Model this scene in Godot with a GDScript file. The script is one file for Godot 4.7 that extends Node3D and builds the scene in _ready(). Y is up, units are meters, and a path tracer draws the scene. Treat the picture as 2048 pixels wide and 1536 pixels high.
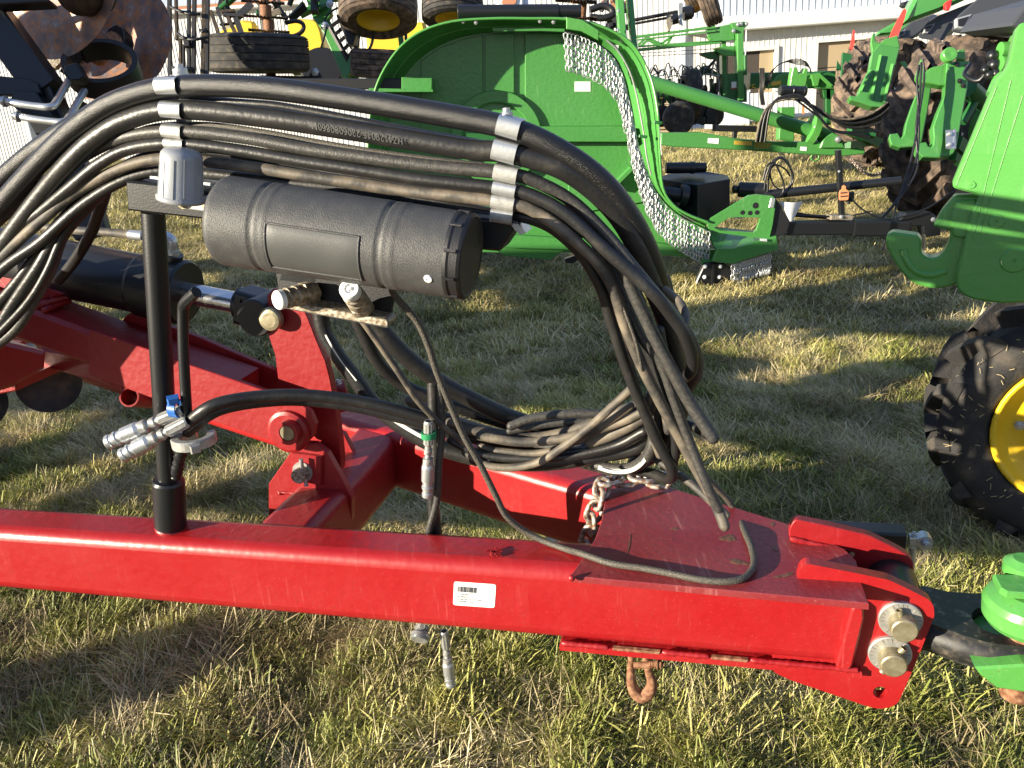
extends Node3D
# A red tillage implement hitch on mown grass, with green machines and metal buildings behind it.
# Picture points (2048 x 1536) are turned into places on real planes: the hitch's own upright planes, the ground, or a stated depth.

const F := 1657.0
const EYE := Vector3(0, 1.5, 0)
const BEAM_DIR := Vector3(0.9658, 0, 0.2593)     # along the near hitch beam
const BEAM_N := Vector3(-0.2593, 0, 0.9658)      # from that beam towards the viewer
var B: Basis
var P0: Vector3
var M := {}
var names := {}
var rng := RandomNumberGenerator.new()
var org := Vector3.ZERO

func _ready():
	B = Basis(Vector3.RIGHT, deg_to_rad(-19.4)) * Basis(Vector3.BACK, deg_to_rad(-4.35))
	rng.seed = 4711
	var cam := Camera3D.new()
	cam.name = "camera"
	cam.fov = rad_to_deg(2.0 * atan(768.0 / F))
	cam.near = 0.05
	cam.far = 900.0
	cam.transform = Transform3D(B, EYE)
	add_child(cam)
	cam.current = true
	var we := WorldEnvironment.new()
	we.name = "world_environment"
	var env := Environment.new()
	env.background_mode = Environment.BG_SKY
	var sm := ProceduralSkyMaterial.new()
	sm.sky_top_color = Color(0.38, 0.47, 0.62)
	sm.sky_horizon_color = Color(0.80, 0.80, 0.79)
	sm.sky_curve = 0.14
	sm.ground_bottom_color = Color(0.25, 0.24, 0.2)
	sm.ground_horizon_color = Color(0.62, 0.62, 0.58)
	sm.sun_angle_max = 20.0
	sm.energy_multiplier = SKY_E
	var sky := Sky.new()
	sky.sky_material = sm
	env.sky = sky
	env.tonemap_mode = Environment.TONE_MAPPER_LINEAR
	env.tonemap_exposure = EXPOSURE
	env.sdfgi_enabled = true
	env.ssao_enabled = true
	env.ssil_enabled = true
	we.environment = env
	add_child(we)
	var sun := DirectionalLight3D.new()
	sun.name = "sun"
	sun.light_energy = 1.6
	sun.light_color = Color(1.0, 0.95, 0.85)
	sun.light_angular_distance = 0.5
	sun.shadow_enabled = true
	var az := deg_to_rad(SUN_AZ)
	var el := deg_to_rad(SUN_EL)
	var way := Vector3(sin(az) * cos(el), -sin(el), -cos(az) * cos(el))
	sun.transform = Transform3D(Basis.looking_at(way, Vector3.UP), Vector3(0, 30, 0))
	add_child(sun)
	P0 = onY(1120, 1283, 0.42)
	materials()
	build_ground()
	build_barns()
	build_hitch()
	build_hose_post()
	build_hoses()
	build_cutter()
	build_tractors()
	build_drill()
	build_disc_gang()
	build_planter()
	build_grass()

const SUN_AZ := 66.0
const SUN_EL := 12.5
const SKY_E := 0.70
const EXPOSURE := 2.75

# ------------------------------------------------------------ places
func ray(u: float, v: float) -> Vector3:
	return B * Vector3((u - 1024.0) / F, (768.0 - v) / F, -1.0)
func at(u: float, v: float, d: float) -> Vector3:
	return EYE + ray(u, v) * d
func onPl(u: float, v: float, p: Vector3, n: Vector3) -> Vector3:
	var w := ray(u, v)
	return EYE + w * ((p - EYE).dot(n) / w.dot(n))
func onY(u: float, v: float, y: float) -> Vector3:
	return onPl(u, v, Vector3(0, y, 0), Vector3.UP)
func fp(u: float, v: float, off: float) -> Vector3:      # on an upright plane beside the near beam
	return onPl(u, v, P0 + BEAM_N * off, BEAM_N)
func bz(u: float, v: float, z: float) -> Vector3:        # on an upright plane facing south at depth z
	return onPl(u, v, Vector3(0, 0, z), Vector3.BACK)
func px(p: Vector3) -> float:                            # metres that one picture point spans at p
	return (EYE - p).dot(B.z) / F
func fps(a: Array, off: float) -> Array:
	var r := []
	for i in range(0, a.size(), 2):
		r.append(fp(a[i], a[i + 1], off))
	return r
func bzs(a: Array, z: float) -> Array:
	var r := []
	for i in range(0, a.size(), 2):
		r.append(bz(a[i], a[i + 1], z))
	return r
func ats(a: Array, d: float) -> Array:
	var r := []
	for i in range(0, a.size(), 2):
		r.append(at(a[i], a[i + 1], d))
	return r
func onPls(a: Array, p: Vector3, n: Vector3) -> Array:
	var r := []
	for i in range(0, a.size(), 2):
		r.append(onPl(a[i], a[i + 1], p, n))
	return r
func f3(a: Array) -> Array:                              # triples u, v, off
	var r := []
	for i in range(0, a.size(), 3):
		r.append(fp(a[i], a[i + 1], a[i + 2]))
	return r
func d3(a: Array) -> Array:                              # triples u, v, depth
	var r := []
	for i in range(0, a.size(), 3):
		r.append(at(a[i], a[i + 1], a[i + 2]))
	return r

# ------------------------------------------------------------ nodes
func numbered(called: String) -> String:
	if not names.has(called):
		names[called] = 0
		return called
	names[called] += 1
	return "%s_%03d" % [called, names[called]]
func thing(called: String, label: String, category: String, at_p: Vector3, group := "") -> Node3D:
	var o := Node3D.new()
	o.name = numbered(called)
	add_child(o)
	o.position = at_p
	tag(o, label, category, group)
	return o
func tag(o: Node, label: String, category: String, group := ""):
	o.set_meta("label", label)
	o.set_meta("category", category)
	if group != "":
		o.set_meta("group", group)
func gpos(n: Node) -> Vector3:
	var p := Vector3.ZERO
	while n != self and n is Node3D:
		p += n.position
		n = n.get_parent()
	return p
func obj(called: String, st: SurfaceTool, m: Material, parent: Node = self) -> MeshInstance3D:   # vertices are in the world's axes
	st.generate_normals()
	var mi := MeshInstance3D.new()
	mi.mesh = st.commit()
	mi.mesh.surface_set_material(0, m)
	mi.name = numbered(called) if parent == self else called
	mi.position = -gpos(parent)
	parent.add_child(mi, true)
	return mi
func loc(called: String, st: SurfaceTool, m: Material, parent: Node) -> MeshInstance3D:          # vertices are in the parent's axes
	st.generate_normals()
	var mi := MeshInstance3D.new()
	mi.mesh = st.commit()
	mi.mesh.surface_set_material(0, m)
	mi.name = called
	parent.add_child(mi, true)
	return mi
func struct(o: Node):
	o.set_meta("kind", "structure")
func stuff(o: Node):
	o.set_meta("kind", "stuff")
func copy_of(o: Node3D, label: String, at_p: Vector3) -> Node3D:
	var c: Node3D = o.duplicate()
	var base: String = o.name
	c.name = numbered(base)
	add_child(c)
	c.position = at_p
	c.set_meta("label", label)
	return c

# ------------------------------------------------------------ shapes
func mb() -> SurfaceTool:
	var st := SurfaceTool.new()
	st.begin(Mesh.PRIMITIVE_TRIANGLES)
	return st
const FLAT := 0xFFFFFFFF
func tri(st: SurfaceTool, a: Vector3, b: Vector3, c: Vector3, g := FLAT):   # counter-clockwise seen from outside
	st.set_smooth_group(g); st.add_vertex(a)
	st.set_smooth_group(g); st.add_vertex(c)
	st.set_smooth_group(g); st.add_vertex(b)
func quad(st: SurfaceTool, a: Vector3, b: Vector3, c: Vector3, d: Vector3, g := FLAT):
	tri(st, a, b, c, g)
	tri(st, a, c, d, g)
func newell(p: Array) -> Vector3:
	var n := Vector3.ZERO
	for i in p.size():
		var a: Vector3 = p[i]
		var b: Vector3 = p[(i + 1) % p.size()]
		n += Vector3((a.y - b.y) * (a.z + b.z), (a.z - b.z) * (a.x + b.x), (a.x - b.x) * (a.y + b.y))
	return n.normalized()
func cap(st: SurfaceTool, p: Array, n: Vector3):                            # a flat face, any simple outline, that looks along n
	var ex := n.cross(Vector3.UP if absf(n.y) < 0.8 else Vector3.RIGHT).normalized()
	var ey := n.cross(ex)
	var q := PackedVector2Array()
	for v in p:
		q.append(Vector2(ex.dot(v - p[0]), ey.dot(v - p[0])) * 50.0)
	var ix := Geometry2D.triangulate_polygon(q)
	for i in range(0, ix.size(), 3):
		var a: Vector3 = p[ix[i]]
		var b: Vector3 = p[ix[i + 1]]
		var c: Vector3 = p[ix[i + 2]]
		if (b - a).cross(c - a).dot(n) >= 0.0:
			tri(st, a, b, c)
		else:
			tri(st, a, c, b)
func fills(p: Array, n: Vector3) -> bool:                                   # can this outline be filled
	var ex := n.cross(Vector3.UP if absf(n.y) < 0.8 else Vector3.RIGHT).normalized()
	var ey := n.cross(ex)
	var q := PackedVector2Array()
	for v in p:
		q.append(Vector2(ex.dot(v - p[0]), ey.dot(v - p[0])) * 50.0)
	return Geometry2D.triangulate_polygon(q).size() > 0
func slab(st: SurfaceTool, pts: Array, back: Vector3, bev := 0.0):          # a plate: outline of its front face, and the way to its back
	var n := -back.normalized()
	var p := pts.duplicate()
	if newell(p).dot(n) < 0.0:
		p.reverse()
	var k := p.size()
	var front := []
	for tries in 4:
		if bev <= 0.0:
			break
		if tries == 3:
			bev = 0.0
			break
		front = []
		for i in k:
			var a: Vector3 = p[(i + k - 1) % k]
			var b: Vector3 = p[i]
			var c: Vector3 = p[(i + 1) % k]
			var m0 := n.cross(b - a).normalized()
			var m1 := n.cross(c - b).normalized()
			var m := (m0 + m1)
			m = m.normalized() * (bev / maxf(0.4, sqrt((1.0 + m0.dot(m1)) * 0.5)))
			front.append(b + m)
		if fills(front, n):
			break
		bev *= 0.5
	if bev <= 0.0:
		front = p
	cap(st, front, n)
	var rear := []
	for v in p:
		rear.append(v + back)
	cap(st, rear, -n)
	for i in k:
		var j := (i + 1) % k
		var a: Vector3 = p[i]
		var b: Vector3 = p[j]
		if bev > 0.0:
			quad(st, a - n * bev, b - n * bev, front[j], front[i])
			quad(st, rear[i], rear[j], b - n * bev, a - n * bev)
		else:
			quad(st, rear[i], rear[j], b, a)
func fillet(pts: Array, r: float, n := 4) -> Array:                         # rounds the corners of an outline
	var o := []
	var k := pts.size()
	for i in k:
		var a: Vector3 = pts[(i + k - 1) % k]
		var b: Vector3 = pts[i]
		var c: Vector3 = pts[(i + 1) % k]
		var ra := minf(r, (a - b).length() * 0.45)
		var rc := minf(r, (c - b).length() * 0.45)
		var s := b + (a - b).normalized() * ra
		var e := b + (c - b).normalized() * rc
		for j in n + 1:
			var t := float(j) / n
			o.append(s.lerp(b, t).lerp(b.lerp(e, t), t))
	return o
func ringpts(c: Vector3, ex: Vector3, ey: Vector3, r: float, n: int) -> Array:
	var o := []
	for i in n:
		var a := TAU * i / n
		o.append(c + ex * (cos(a) * r) + ey * (sin(a) * r))
	return o
func box(st: SurfaceTool, c: Vector3, b: Basis, s: Vector3, bev := 0.0):
	var h := s * 0.5
	var f := [c + b * Vector3(-h.x, -h.y, h.z), c + b * Vector3(h.x, -h.y, h.z), c + b * Vector3(h.x, h.y, h.z), c + b * Vector3(-h.x, h.y, h.z)]
	slab(st, f, -(b * Vector3(0, 0, s.z)), bev)
func frame_of(d: Vector3, up := Vector3.UP) -> Basis:                       # x along d
	var x := d.normalized()
	var z := x.cross(up)
	if z.length() < 0.01:
		z = x.cross(Vector3.RIGHT)
	z = z.normalized()
	return Basis(x, z.cross(x), z)
func bar(st: SurfaceTool, a: Vector3, b: Vector3, hgt: float, wid: float, r := 0.0, up := Vector3.UP):   # a square tube with rounded corners from a to b
	var f := frame_of(b - a, up)
	var n := 1 if r <= 0.0 else 5
	var o := []
	var corners := [[1, 1], [-1, 1], [-1, -1], [1, -1]]
	for qi in 4:
		var q: Array = corners[qi]
		for j in n:
			var t := 0.0 if n == 1 else (float(j) / (n - 1)) * PI * 0.5
			var a0 := PI * 0.5 * qi
			var cy: float = q[0] * (hgt * 0.5 - r) + r * cos(a0 + t)
			var cz: float = q[1] * (wid * 0.5 - r) + r * sin(a0 + t)
			if n == 1:
				cy = q[0] * hgt * 0.5
				cz = q[1] * wid * 0.5
			o.append(f.y * cy + f.z * cz)
	var k := o.size()
	for i in k:
		var j := (i + 1) % k
		var g := FLAT
		if r > 0.0 and i % n != n - 1:
			g = 1 + i / n
		quad(st, a + o[i], a + o[j], b + o[j], b + o[i], g)
	var ea := []
	var eb := []
	for v in o:
		ea.append(a + v)
		eb.append(b + v)
	cap(st, ea, -f.x)
	cap(st, eb, f.x)
func spline(p: Array, n := 6, closed := false) -> Array:
	var o := []
	var k := p.size()
	for i in (k if closed else k - 1):
		var a: Vector3 = p[(i + k - 1) % k] if closed or i > 0 else p[0] * 2.0 - p[1]
		var b: Vector3 = p[i]
		var c: Vector3 = p[(i + 1) % k]
		var d: Vector3 = p[(i + 2) % k] if closed or i + 2 < k else p[k - 1] * 2.0 - p[k - 2]
		for j in n:
			var t := float(j) / n
			o.append(b.cubic_interpolate(c, a, d, t))
	if not closed:
		o.append(p[k - 1])
	return o
func tube(st: SurfaceTool, p: Array, r, seg := 10, closed := false, caps := true, g := 1):
	var k := p.size()
	var t0: Vector3 = (p[1] - p[0]).normalized()
	var up := t0.cross(Vector3.UP if absf(t0.y) < 0.9 else Vector3.RIGHT).normalized()
	var rings := []
	var tp := t0
	for i in k:
		var t: Vector3
		if closed:
			t = (p[(i + 1) % k] - p[(i + k - 1) % k]).normalized()
		else:
			t = (p[mini(i + 1, k - 1)] - p[maxi(i - 1, 0)]).normalized()
		var ax := tp.cross(t)
		if ax.length() > 1e-6:
			up = up.rotated(ax.normalized(), tp.angle_to(t))
		tp = t
		up = (up - t * up.dot(t)).normalized()
		var rr: float = r[i] if r is Array else r
		rings.append(ringpts(p[i], up, t.cross(up), rr, seg))
	for i in (k if closed else k - 1):
		var a: Array = rings[i]
		var b: Array = rings[(i + 1) % k]
		var sh := 0
		if closed and i == k - 1:
			var best := 1e9
			for s in seg:
				var dd: float = (a[0] - b[s]).length()
				if dd < best:
					best = dd
					sh = s
		for j in seg:
			var j2 := (j + 1) % seg
			quad(st, a[j], a[j2], b[(j2 + sh) % seg], b[(j + sh) % seg], g)
	if caps and not closed:
		cap(st, rings[0], -(p[1] - p[0]).normalized())
		cap(st, rings[k - 1], (p[k - 1] - p[k - 2]).normalized())
func lathe(st: SurfaceTool, o: Vector3, axis: Vector3, prof: Array, seg := 16, smooth := false, from := 0.0, to := TAU):   # prof: pairs height, radius
	var x := axis.normalized()
	var ex := x.cross(Vector3.UP if absf(x.y) < 0.9 else Vector3.RIGHT).normalized()
	var ey := x.cross(ex)
	var k := prof.size() / 2
	var full := absf(to - from - TAU) < 0.001
	for i in k - 1:
		var h0: float = prof[i * 2]
		var r0: float = prof[i * 2 + 1]
		var h1: float = prof[i * 2 + 2]
		var r1: float = prof[i * 2 + 3]
		var g := 1 if smooth else 2 + (i % 2)
		for j in seg:
			var a0 := from + (to - from) * j / seg
			var a1 := from + (to - from) * ((j + 1) % seg if full else j + 1) / seg
			var d0 := ex * cos(a0) + ey * sin(a0)
			var d1 := ex * cos(a1) + ey * sin(a1)
			var pa := o + x * h0 + d0 * r0
			var pb := o + x * h0 + d1 * r0
			var pc := o + x * h1 + d1 * r1
			var pd := o + x * h1 + d0 * r1
			if r0 > 1e-6:
				tri(st, pa, pb, pc, g) if r1 > 1e-6 else tri(st, pa, pb, pd, g)
			if r1 > 1e-6:
				tri(st, pa, pc, pd, g)
func cyl(st: SurfaceTool, a: Vector3, b: Vector3, r: float, seg := 14, bev := 0.0):
	var l := (b - a).length()
	if bev > 0.0:
		lathe(st, a, b - a, [0, 0, 0, r - bev, bev, r, l - bev, r, l, r - bev, l, 0], seg)
	else:
		lathe(st, a, b - a, [0, 0, 0, r, l, r, l, 0], seg)
func pipe(st: SurfaceTool, a: Vector3, b: Vector3, r: float, wall: float, seg := 20):
	var l := (b - a).length()
	lathe(st, a, b - a, [0, r - wall, 0, r, l, r, l, r - wall, 0, r - wall], seg)
func ball(st: SurfaceTool, c: Vector3, r: float, seg := 10):
	var pr := []
	for i in 7:
		var t := PI * i / 6.0
		pr.append_array([-cos(t) * r, sin(t) * r])
	lathe(st, c, Vector3.UP, pr, seg, true)
func hexbolt(st: SurfaceTool, p: Vector3, n: Vector3, r: float):
	lathe(st, p, n, [0, 0, 0, r * 1.35, r * 0.18, r * 1.35, r * 0.18, r, r * 0.9, r, r, r * 0.85, r, 0], 6)
	lathe(st, p + n * r, n, [0, r * 0.55, r * 0.5, r * 0.55, r * 0.55, 0], 8)
func link(st: SurfaceTool, c: Vector3, along: Vector3, side: Vector3, l: float, w: float, r: float, n := 5, seg := 7):   # one chain link
	var p := []
	var h := l * 0.5 - w * 0.5
	for s in [1, -1]:
		for i in n + 1:
			var a := -PI * 0.5 + PI * i / n
			p.append(c + along * (s * (h + cos(a) * w * 0.5)) + side * (s * sin(a) * w * 0.5))
	tube(st, p, r, seg, true)
func hole(outer: Array, c: Vector3, ex: Vector3, ey: Vector3, r: float, n := 16, sq := 1.0) -> Array:   # the outline of a plate with a round hole: a slit joins both
	var best := 0
	for i in outer.size():
		if (outer[i] - c).length() < (outer[best] - c).length():
			best = i
	var d: Vector3 = outer[best] - c
	var a0 := atan2(d.dot(ey), d.dot(ex))
	var nn := newell(outer)
	var s := -1.0 if ex.cross(ey).dot(nn) > 0.0 else 1.0
	var o := []
	for i in outer.size() + 1:
		o.append(outer[(best + i) % outer.size()])
	for i in n + 1:
		var a := a0 + s * (TAU - 0.002) * i / n + 0.001 * s
		o.append(c + ex * (cos(a) * r) + ey * (sin(a) * r * sq))
	# keep both lips of the slit a hair apart
	var k := outer.size()
	o[k] = o[k] + (outer[(best + k - 1) % k] - outer[best]).normalized() * 0.0002
	return o
func letters(called: String, text: String, height: float, p: Vector3, right: Vector3, up: Vector3, m: Material, parent: Node, depth := 0.0006, font := "Droid Sans", wide := 0.0):
	var t := TextMesh.new()
	var f := SystemFont.new()
	f.font_names = PackedStringArray([font])
	t.font = f
	t.text = text
	t.font_size = 48
	t.pixel_size = height / 48.0
	t.depth = depth
	t.curve_step = 2.0
	t.horizontal_alignment = HORIZONTAL_ALIGNMENT_LEFT
	t.material = m
	var mi := MeshInstance3D.new()
	mi.mesh = t
	mi.name = called
	var z := right.cross(up).normalized()
	var sx := 1.0
	if wide > 0.0:
		sx = wide / maxf(0.001, t.get_aabb().size.x)
	var w := t.get_aabb().size.x * 0.0
	mi.transform = Transform3D(Basis(right * sx, up, z), p + right * w - gpos(parent))
	parent.add_child(mi, true)
	return mi

# ------------------------------------------------------------ materials
func lin(r: float, g: float, b: float) -> Color:
	return Color(r, g, b).linear_to_srgb()
func noise(seed_n: int, freq: float, oct := 4, kind := FastNoiseLite.TYPE_SIMPLEX_SMOOTH) -> FastNoiseLite:
	var n := FastNoiseLite.new()
	n.seed = seed_n
	n.frequency = freq
	n.noise_type = kind
	n.fractal_octaves = oct
	return n
func ramp_tex(n: FastNoiseLite, size: int, stops: Array) -> ImageTexture:      # stops: position, linear colour, ...
	var im := n.get_seamless_image(size, size)
	im.convert(Image.FORMAT_L8)
	var g := Gradient.new()
	var offs := PackedFloat32Array()
	var cols := PackedColorArray()
	for i in range(0, stops.size(), 2):
		offs.append(stops[i])
		cols.append(stops[i + 1].linear_to_srgb())
	g.offsets = offs
	g.colors = cols
	var lut := []
	for i in 256:
		var c := g.sample(i / 255.0)
		lut.append([int(c.r * 255.0), int(c.g * 255.0), int(c.b * 255.0)])
	var d := im.get_data()
	var o := PackedByteArray()
	o.resize(size * size * 3)
	for i in size * size:
		var l: Array = lut[d[i]]
		o[i * 3] = l[0]
		o[i * 3 + 1] = l[1]
		o[i * 3 + 2] = l[2]
	var r := Image.create_from_data(size, size, false, Image.FORMAT_RGB8, o)
	r.generate_mipmaps()
	return ImageTexture.create_from_image(r)
func bump_tex(n: FastNoiseLite, size: int, strength: float) -> ImageTexture:
	var im := n.get_seamless_image(size, size)
	im.convert(Image.FORMAT_RGBA8)
	im.bump_map_to_normal_map(strength)
	return ImageTexture.create_from_image(im)
func paint(col: Color, rough: float, metal := 0.0, tex: Texture2D = null, scale := 1.0, bump: Texture2D = null, bump_by := 1.0) -> StandardMaterial3D:
	var m := StandardMaterial3D.new()
	m.albedo_color = col
	m.roughness = rough
	m.metallic = metal
	m.metallic_specular = 0.5
	if tex != null or bump != null:
		m.uv1_triplanar = true
		m.uv1_world_triplanar = true
		m.uv1_scale = Vector3.ONE * scale
	if tex != null:
		m.albedo_texture = tex
	if bump != null:
		m.normal_enabled = true
		m.normal_texture = bump
		m.normal_scale = bump_by
	return m
func worn_tex(size: int, base: Color, light: Color, dark: Color, sd: int, amount: float) -> ImageTexture:   # paint with dust, dried runs and small chips
	var big := noise(sd, 0.006, 4)
	var run := noise(sd + 1, 0.05, 3)
	var dot := noise(sd + 2, 0.16, 2)
	var fine := noise(sd + 3, 0.35, 2)
	var o := PackedByteArray()
	o.resize(size * size * 3)
	for y in size:
		for x in size:
			var b := big.get_noise_2d(x, y)
			var r := run.get_noise_2d(x * 1.6 + 6.0 * b, y * 0.10)
			var d := dot.get_noise_2d(x, y)
			var f := fine.get_noise_2d(x, y)
			var k := 0.10 + 0.14 * b + 0.04 * f
			k += maxf(0.0, r - 0.36) * 2.0 * clampf(b * 2.0 + 0.35, 0.0, 1.0)
			k += maxf(0.0, d - 0.52) * 2.2
			var c := base.lerp(light, clampf(k * amount, 0.0, 0.75))
			if d < -0.66 and b > 0.1:
				c = c.lerp(dark, 0.8)
			c = c * (1.0 + 0.05 * f)
			c = c.linear_to_srgb()
			var i := (y * size + x) * 3
			o[i] = clampi(int(c.r * 255.0), 0, 255)
			o[i + 1] = clampi(int(c.g * 255.0), 0, 255)
			o[i + 2] = clampi(int(c.b * 255.0), 0, 255)
	var im := Image.create_from_data(size, size, false, Image.FORMAT_RGB8, o)
	im.generate_mipmaps()
	return ImageTexture.create_from_image(im)

func materials():
	var dew := bump_tex(noise(11, 0.06, 2, FastNoiseLite.TYPE_SIMPLEX), 512, 3.0)
	var grain := bump_tex(noise(12, 0.09, 3, FastNoiseLite.TYPE_SIMPLEX), 512, 4.0)
	var lump := bump_tex(noise(13, 0.02, 4), 512, 4.0)
	var weave := bump_tex(noise(14, 0.14, 1, FastNoiseLite.TYPE_CELLULAR), 256, 5.0)
	var red_tex := worn_tex(1024, Color(0.285, 0.0046, 0.0072), Color(0.42, 0.09, 0.085), Color(0.11, 0.07, 0.035), 21, 0.7)
	M.red = paint(Color.WHITE, 0.36, 0.0, red_tex, 0.8, dew, 0.10)
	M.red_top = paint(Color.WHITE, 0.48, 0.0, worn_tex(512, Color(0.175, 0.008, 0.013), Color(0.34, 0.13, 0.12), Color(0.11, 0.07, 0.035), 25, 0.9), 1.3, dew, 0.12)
	M.bare = paint(Color.WHITE, 0.6, 0.1, ramp_tex(noise(47, 0.03, 5), 256, [0.0, Color(0.05, 0.02, 0.015), 0.45, Color(0.10, 0.055, 0.03), 0.6, Color(0.15, 0.09, 0.045), 1.0, Color(0.2, 0.03, 0.02)]), 14.0)
	M.red_clean = paint(Color(0.93, 0.93, 0.96), 0.42, 0.0, red_tex, 1.15, dew, 0.12)
	M.black = paint(lin(0.009, 0.010, 0.012), 0.36, 0.0, null, 5.0, dew, 0.10)
	M.black_dull = paint(lin(0.012, 0.012, 0.014), 0.5, 0.0, null, 5.0, grain, 0.2)
	M.charcoal = paint(Color.WHITE, 0.55, 0.0, ramp_tex(noise(31, 0.012, 5), 512, [0.0, Color(0.040, 0.041, 0.042), 0.6, Color(0.052, 0.053, 0.054), 0.85, Color(0.068, 0.067, 0.064), 1.0, Color(0.10, 0.096, 0.088)]), 6.0, grain, 0.45)
	M.charcoal_smooth = paint(Color.WHITE, 0.42, 0.0, ramp_tex(noise(32, 0.01, 4), 256, [0.0, Color(0.055, 0.058, 0.058), 1.0, Color(0.085, 0.087, 0.084)]), 4.0, grain, 0.06)
	M.hose_wet = paint(lin(0.011, 0.011, 0.012), 0.30, 0.0, null, 16.0, grain, 1.0)
	M.hose = paint(Color.WHITE, 0.42, 0.0, ramp_tex(noise(33, 0.016, 4), 512, [0.0, Color(0.010, 0.010, 0.011), 0.55, Color(0.015, 0.015, 0.015), 0.8, Color(0.03, 0.028, 0.025), 1.0, Color(0.08, 0.07, 0.055)]), 1.5, grain, 0.10)
	M.hose_dusty = paint(Color.WHITE, 0.62, 0.0, ramp_tex(noise(34, 0.014, 4), 512, [0.0, Color(0.02, 0.019, 0.018), 0.4, Color(0.04, 0.037, 0.033), 0.58, Color(0.13, 0.108, 0.08), 1.0, Color(0.24, 0.195, 0.14)]), 1.6, grain, 0.12)
	M.hose_grey = paint(Color.WHITE, 0.5, 0.0, ramp_tex(noise(35, 0.02, 4), 512, [0.0, Color(0.02, 0.02, 0.02), 0.5, Color(0.034, 0.033, 0.031), 1.0, Color(0.085, 0.076, 0.062)]), 9.0, weave, 0.22)
	M.print_dark = paint(lin(0.045, 0.045, 0.045), 0.5)
	M.braid = paint(Color.WHITE, 0.6, 0.0, ramp_tex(noise(36, 0.22, 1, FastNoiseLite.TYPE_CELLULAR), 256, [0.0, Color(0.012, 0.012, 0.012), 0.45, Color(0.03, 0.028, 0.025), 0.6, Color(0.22, 0.19, 0.14), 1.0, Color(0.34, 0.30, 0.22)]), 16.0, weave, 0.8)
	M.print = paint(lin(0.55, 0.55, 0.52), 0.6)
	M.zinc = paint(lin(0.50, 0.52, 0.53), 0.36, 0.75, null, 8.0, lump, 0.25)
	M.zinc_dull = paint(Color.WHITE, 0.45, 0.6, ramp_tex(noise(37, 0.03, 4), 256, [0.0, Color(0.30, 0.30, 0.28), 0.5, Color(0.40, 0.40, 0.385), 1.0, Color(0.50, 0.50, 0.485)]), 6.0, lump, 0.3)
	M.brass = paint(Color.WHITE, 0.42, 0.55, ramp_tex(noise(38, 0.03, 4), 256, [0.0, Color(0.20, 0.17, 0.10), 0.5, Color(0.29, 0.255, 0.165), 1.0, Color(0.37, 0.34, 0.24)]), 5.0, lump, 0.3)
	M.dirty_steel = paint(Color.WHITE, 0.55, 0.4, ramp_tex(noise(39, 0.03, 4), 256, [0.0, Color(0.06, 0.05, 0.035), 0.45, Color(0.20, 0.15, 0.09), 0.6, Color(0.38, 0.35, 0.29), 1.0, Color(0.5, 0.48, 0.43)]), 12.0, lump, 0.4)
	M.chrome = paint(lin(0.62, 0.62, 0.63), 0.16, 0.95, null, 6.0, dew, 0.25)
	M.rust = paint(Color.WHITE, 0.75, 0.1, ramp_tex(noise(40, 0.02, 5), 512, [0.0, Color(0.06, 0.022, 0.012), 0.4, Color(0.17, 0.072, 0.034), 0.62, Color(0.28, 0.14, 0.075), 1.0, Color(0.36, 0.24, 0.15)]), 6.0, lump, 0.7)
	M.rusty_chain = paint(Color.WHITE, 0.5, 0.5, ramp_tex(noise(41, 0.03, 4), 256, [0.0, Color(0.12, 0.05, 0.025), 0.42, Color(0.25, 0.14, 0.08), 0.5, Color(0.40, 0.38, 0.35), 1.0, Color(0.55, 0.54, 0.5)]), 9.0, lump, 0.4)
	M.disc = paint(Color.WHITE, 0.42, 0.35, ramp_tex(noise(42, 0.007, 6), 1024, [0.0, Color(0.10, 0.08, 0.08), 0.38, Color(0.18, 0.135, 0.125), 0.5, Color(0.36, 0.16, 0.075), 0.60, Color(0.48, 0.22, 0.10), 0.70, Color(0.22, 0.175, 0.165), 1.0, Color(0.48, 0.46, 0.44)]), 1.6, lump, 0.35)
	M.dark_disc = paint(Color.WHITE, 0.6, 0.3, ramp_tex(noise(43, 0.02, 5), 256, [0.0, Color(0.012, 0.01, 0.009), 0.5, Color(0.035, 0.024, 0.015), 1.0, Color(0.11, 0.07, 0.035)]), 3.0, lump, 0.4)
	M.green = paint(Color.WHITE, 0.30, 0.0, worn_tex(512, Color(0.058, 0.235, 0.051), Color(0.21, 0.42, 0.19), Color(0.03, 0.06, 0.02), 51, 0.45), 0.7, dew, 0.10)
	M.green_cast = paint(Color.WHITE, 0.32, 0.0, worn_tex(512, Color(0.068, 0.268, 0.050), Color(0.32, 0.52, 0.24), Color(0.10, 0.09, 0.03), 52, 0.35), 1.6, lump, 0.22)
	M.green_dark = paint(lin(0.018, 0.115, 0.028), 0.4, 0.0, null, 3.0, dew, 0.06)
	M.yellow = paint(Color.WHITE, 0.42, 0.0, worn_tex(256, Color(0.72, 0.47, 0.01), Color(0.78, 0.58, 0.15), Color(0.3, 0.2, 0.05), 53, 0.5), 1.5)
	M.tank = paint(lin(0.70, 0.47, 0.03), 0.5)
	M.tyre = paint(Color.WHITE, 0.82, 0.0, ramp_tex(noise(44, 0.012, 5), 512, [0.0, Color(0.014, 0.014, 0.015), 0.5, Color(0.024, 0.023, 0.023), 0.72, Color(0.06, 0.05, 0.04), 1.0, Color(0.14, 0.11, 0.08)]), 1.6, grain, 0.3)
	M.tyre_mud = paint(Color.WHITE, 0.9, 0.0, ramp_tex(noise(45, 0.012, 5), 512, [0.0, Color(0.025, 0.02, 0.018), 0.4, Color(0.055, 0.042, 0.034), 0.62, Color(0.15, 0.105, 0.075), 1.0, Color(0.25, 0.18, 0.13)]), 1.6, lump, 0.6)
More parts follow.
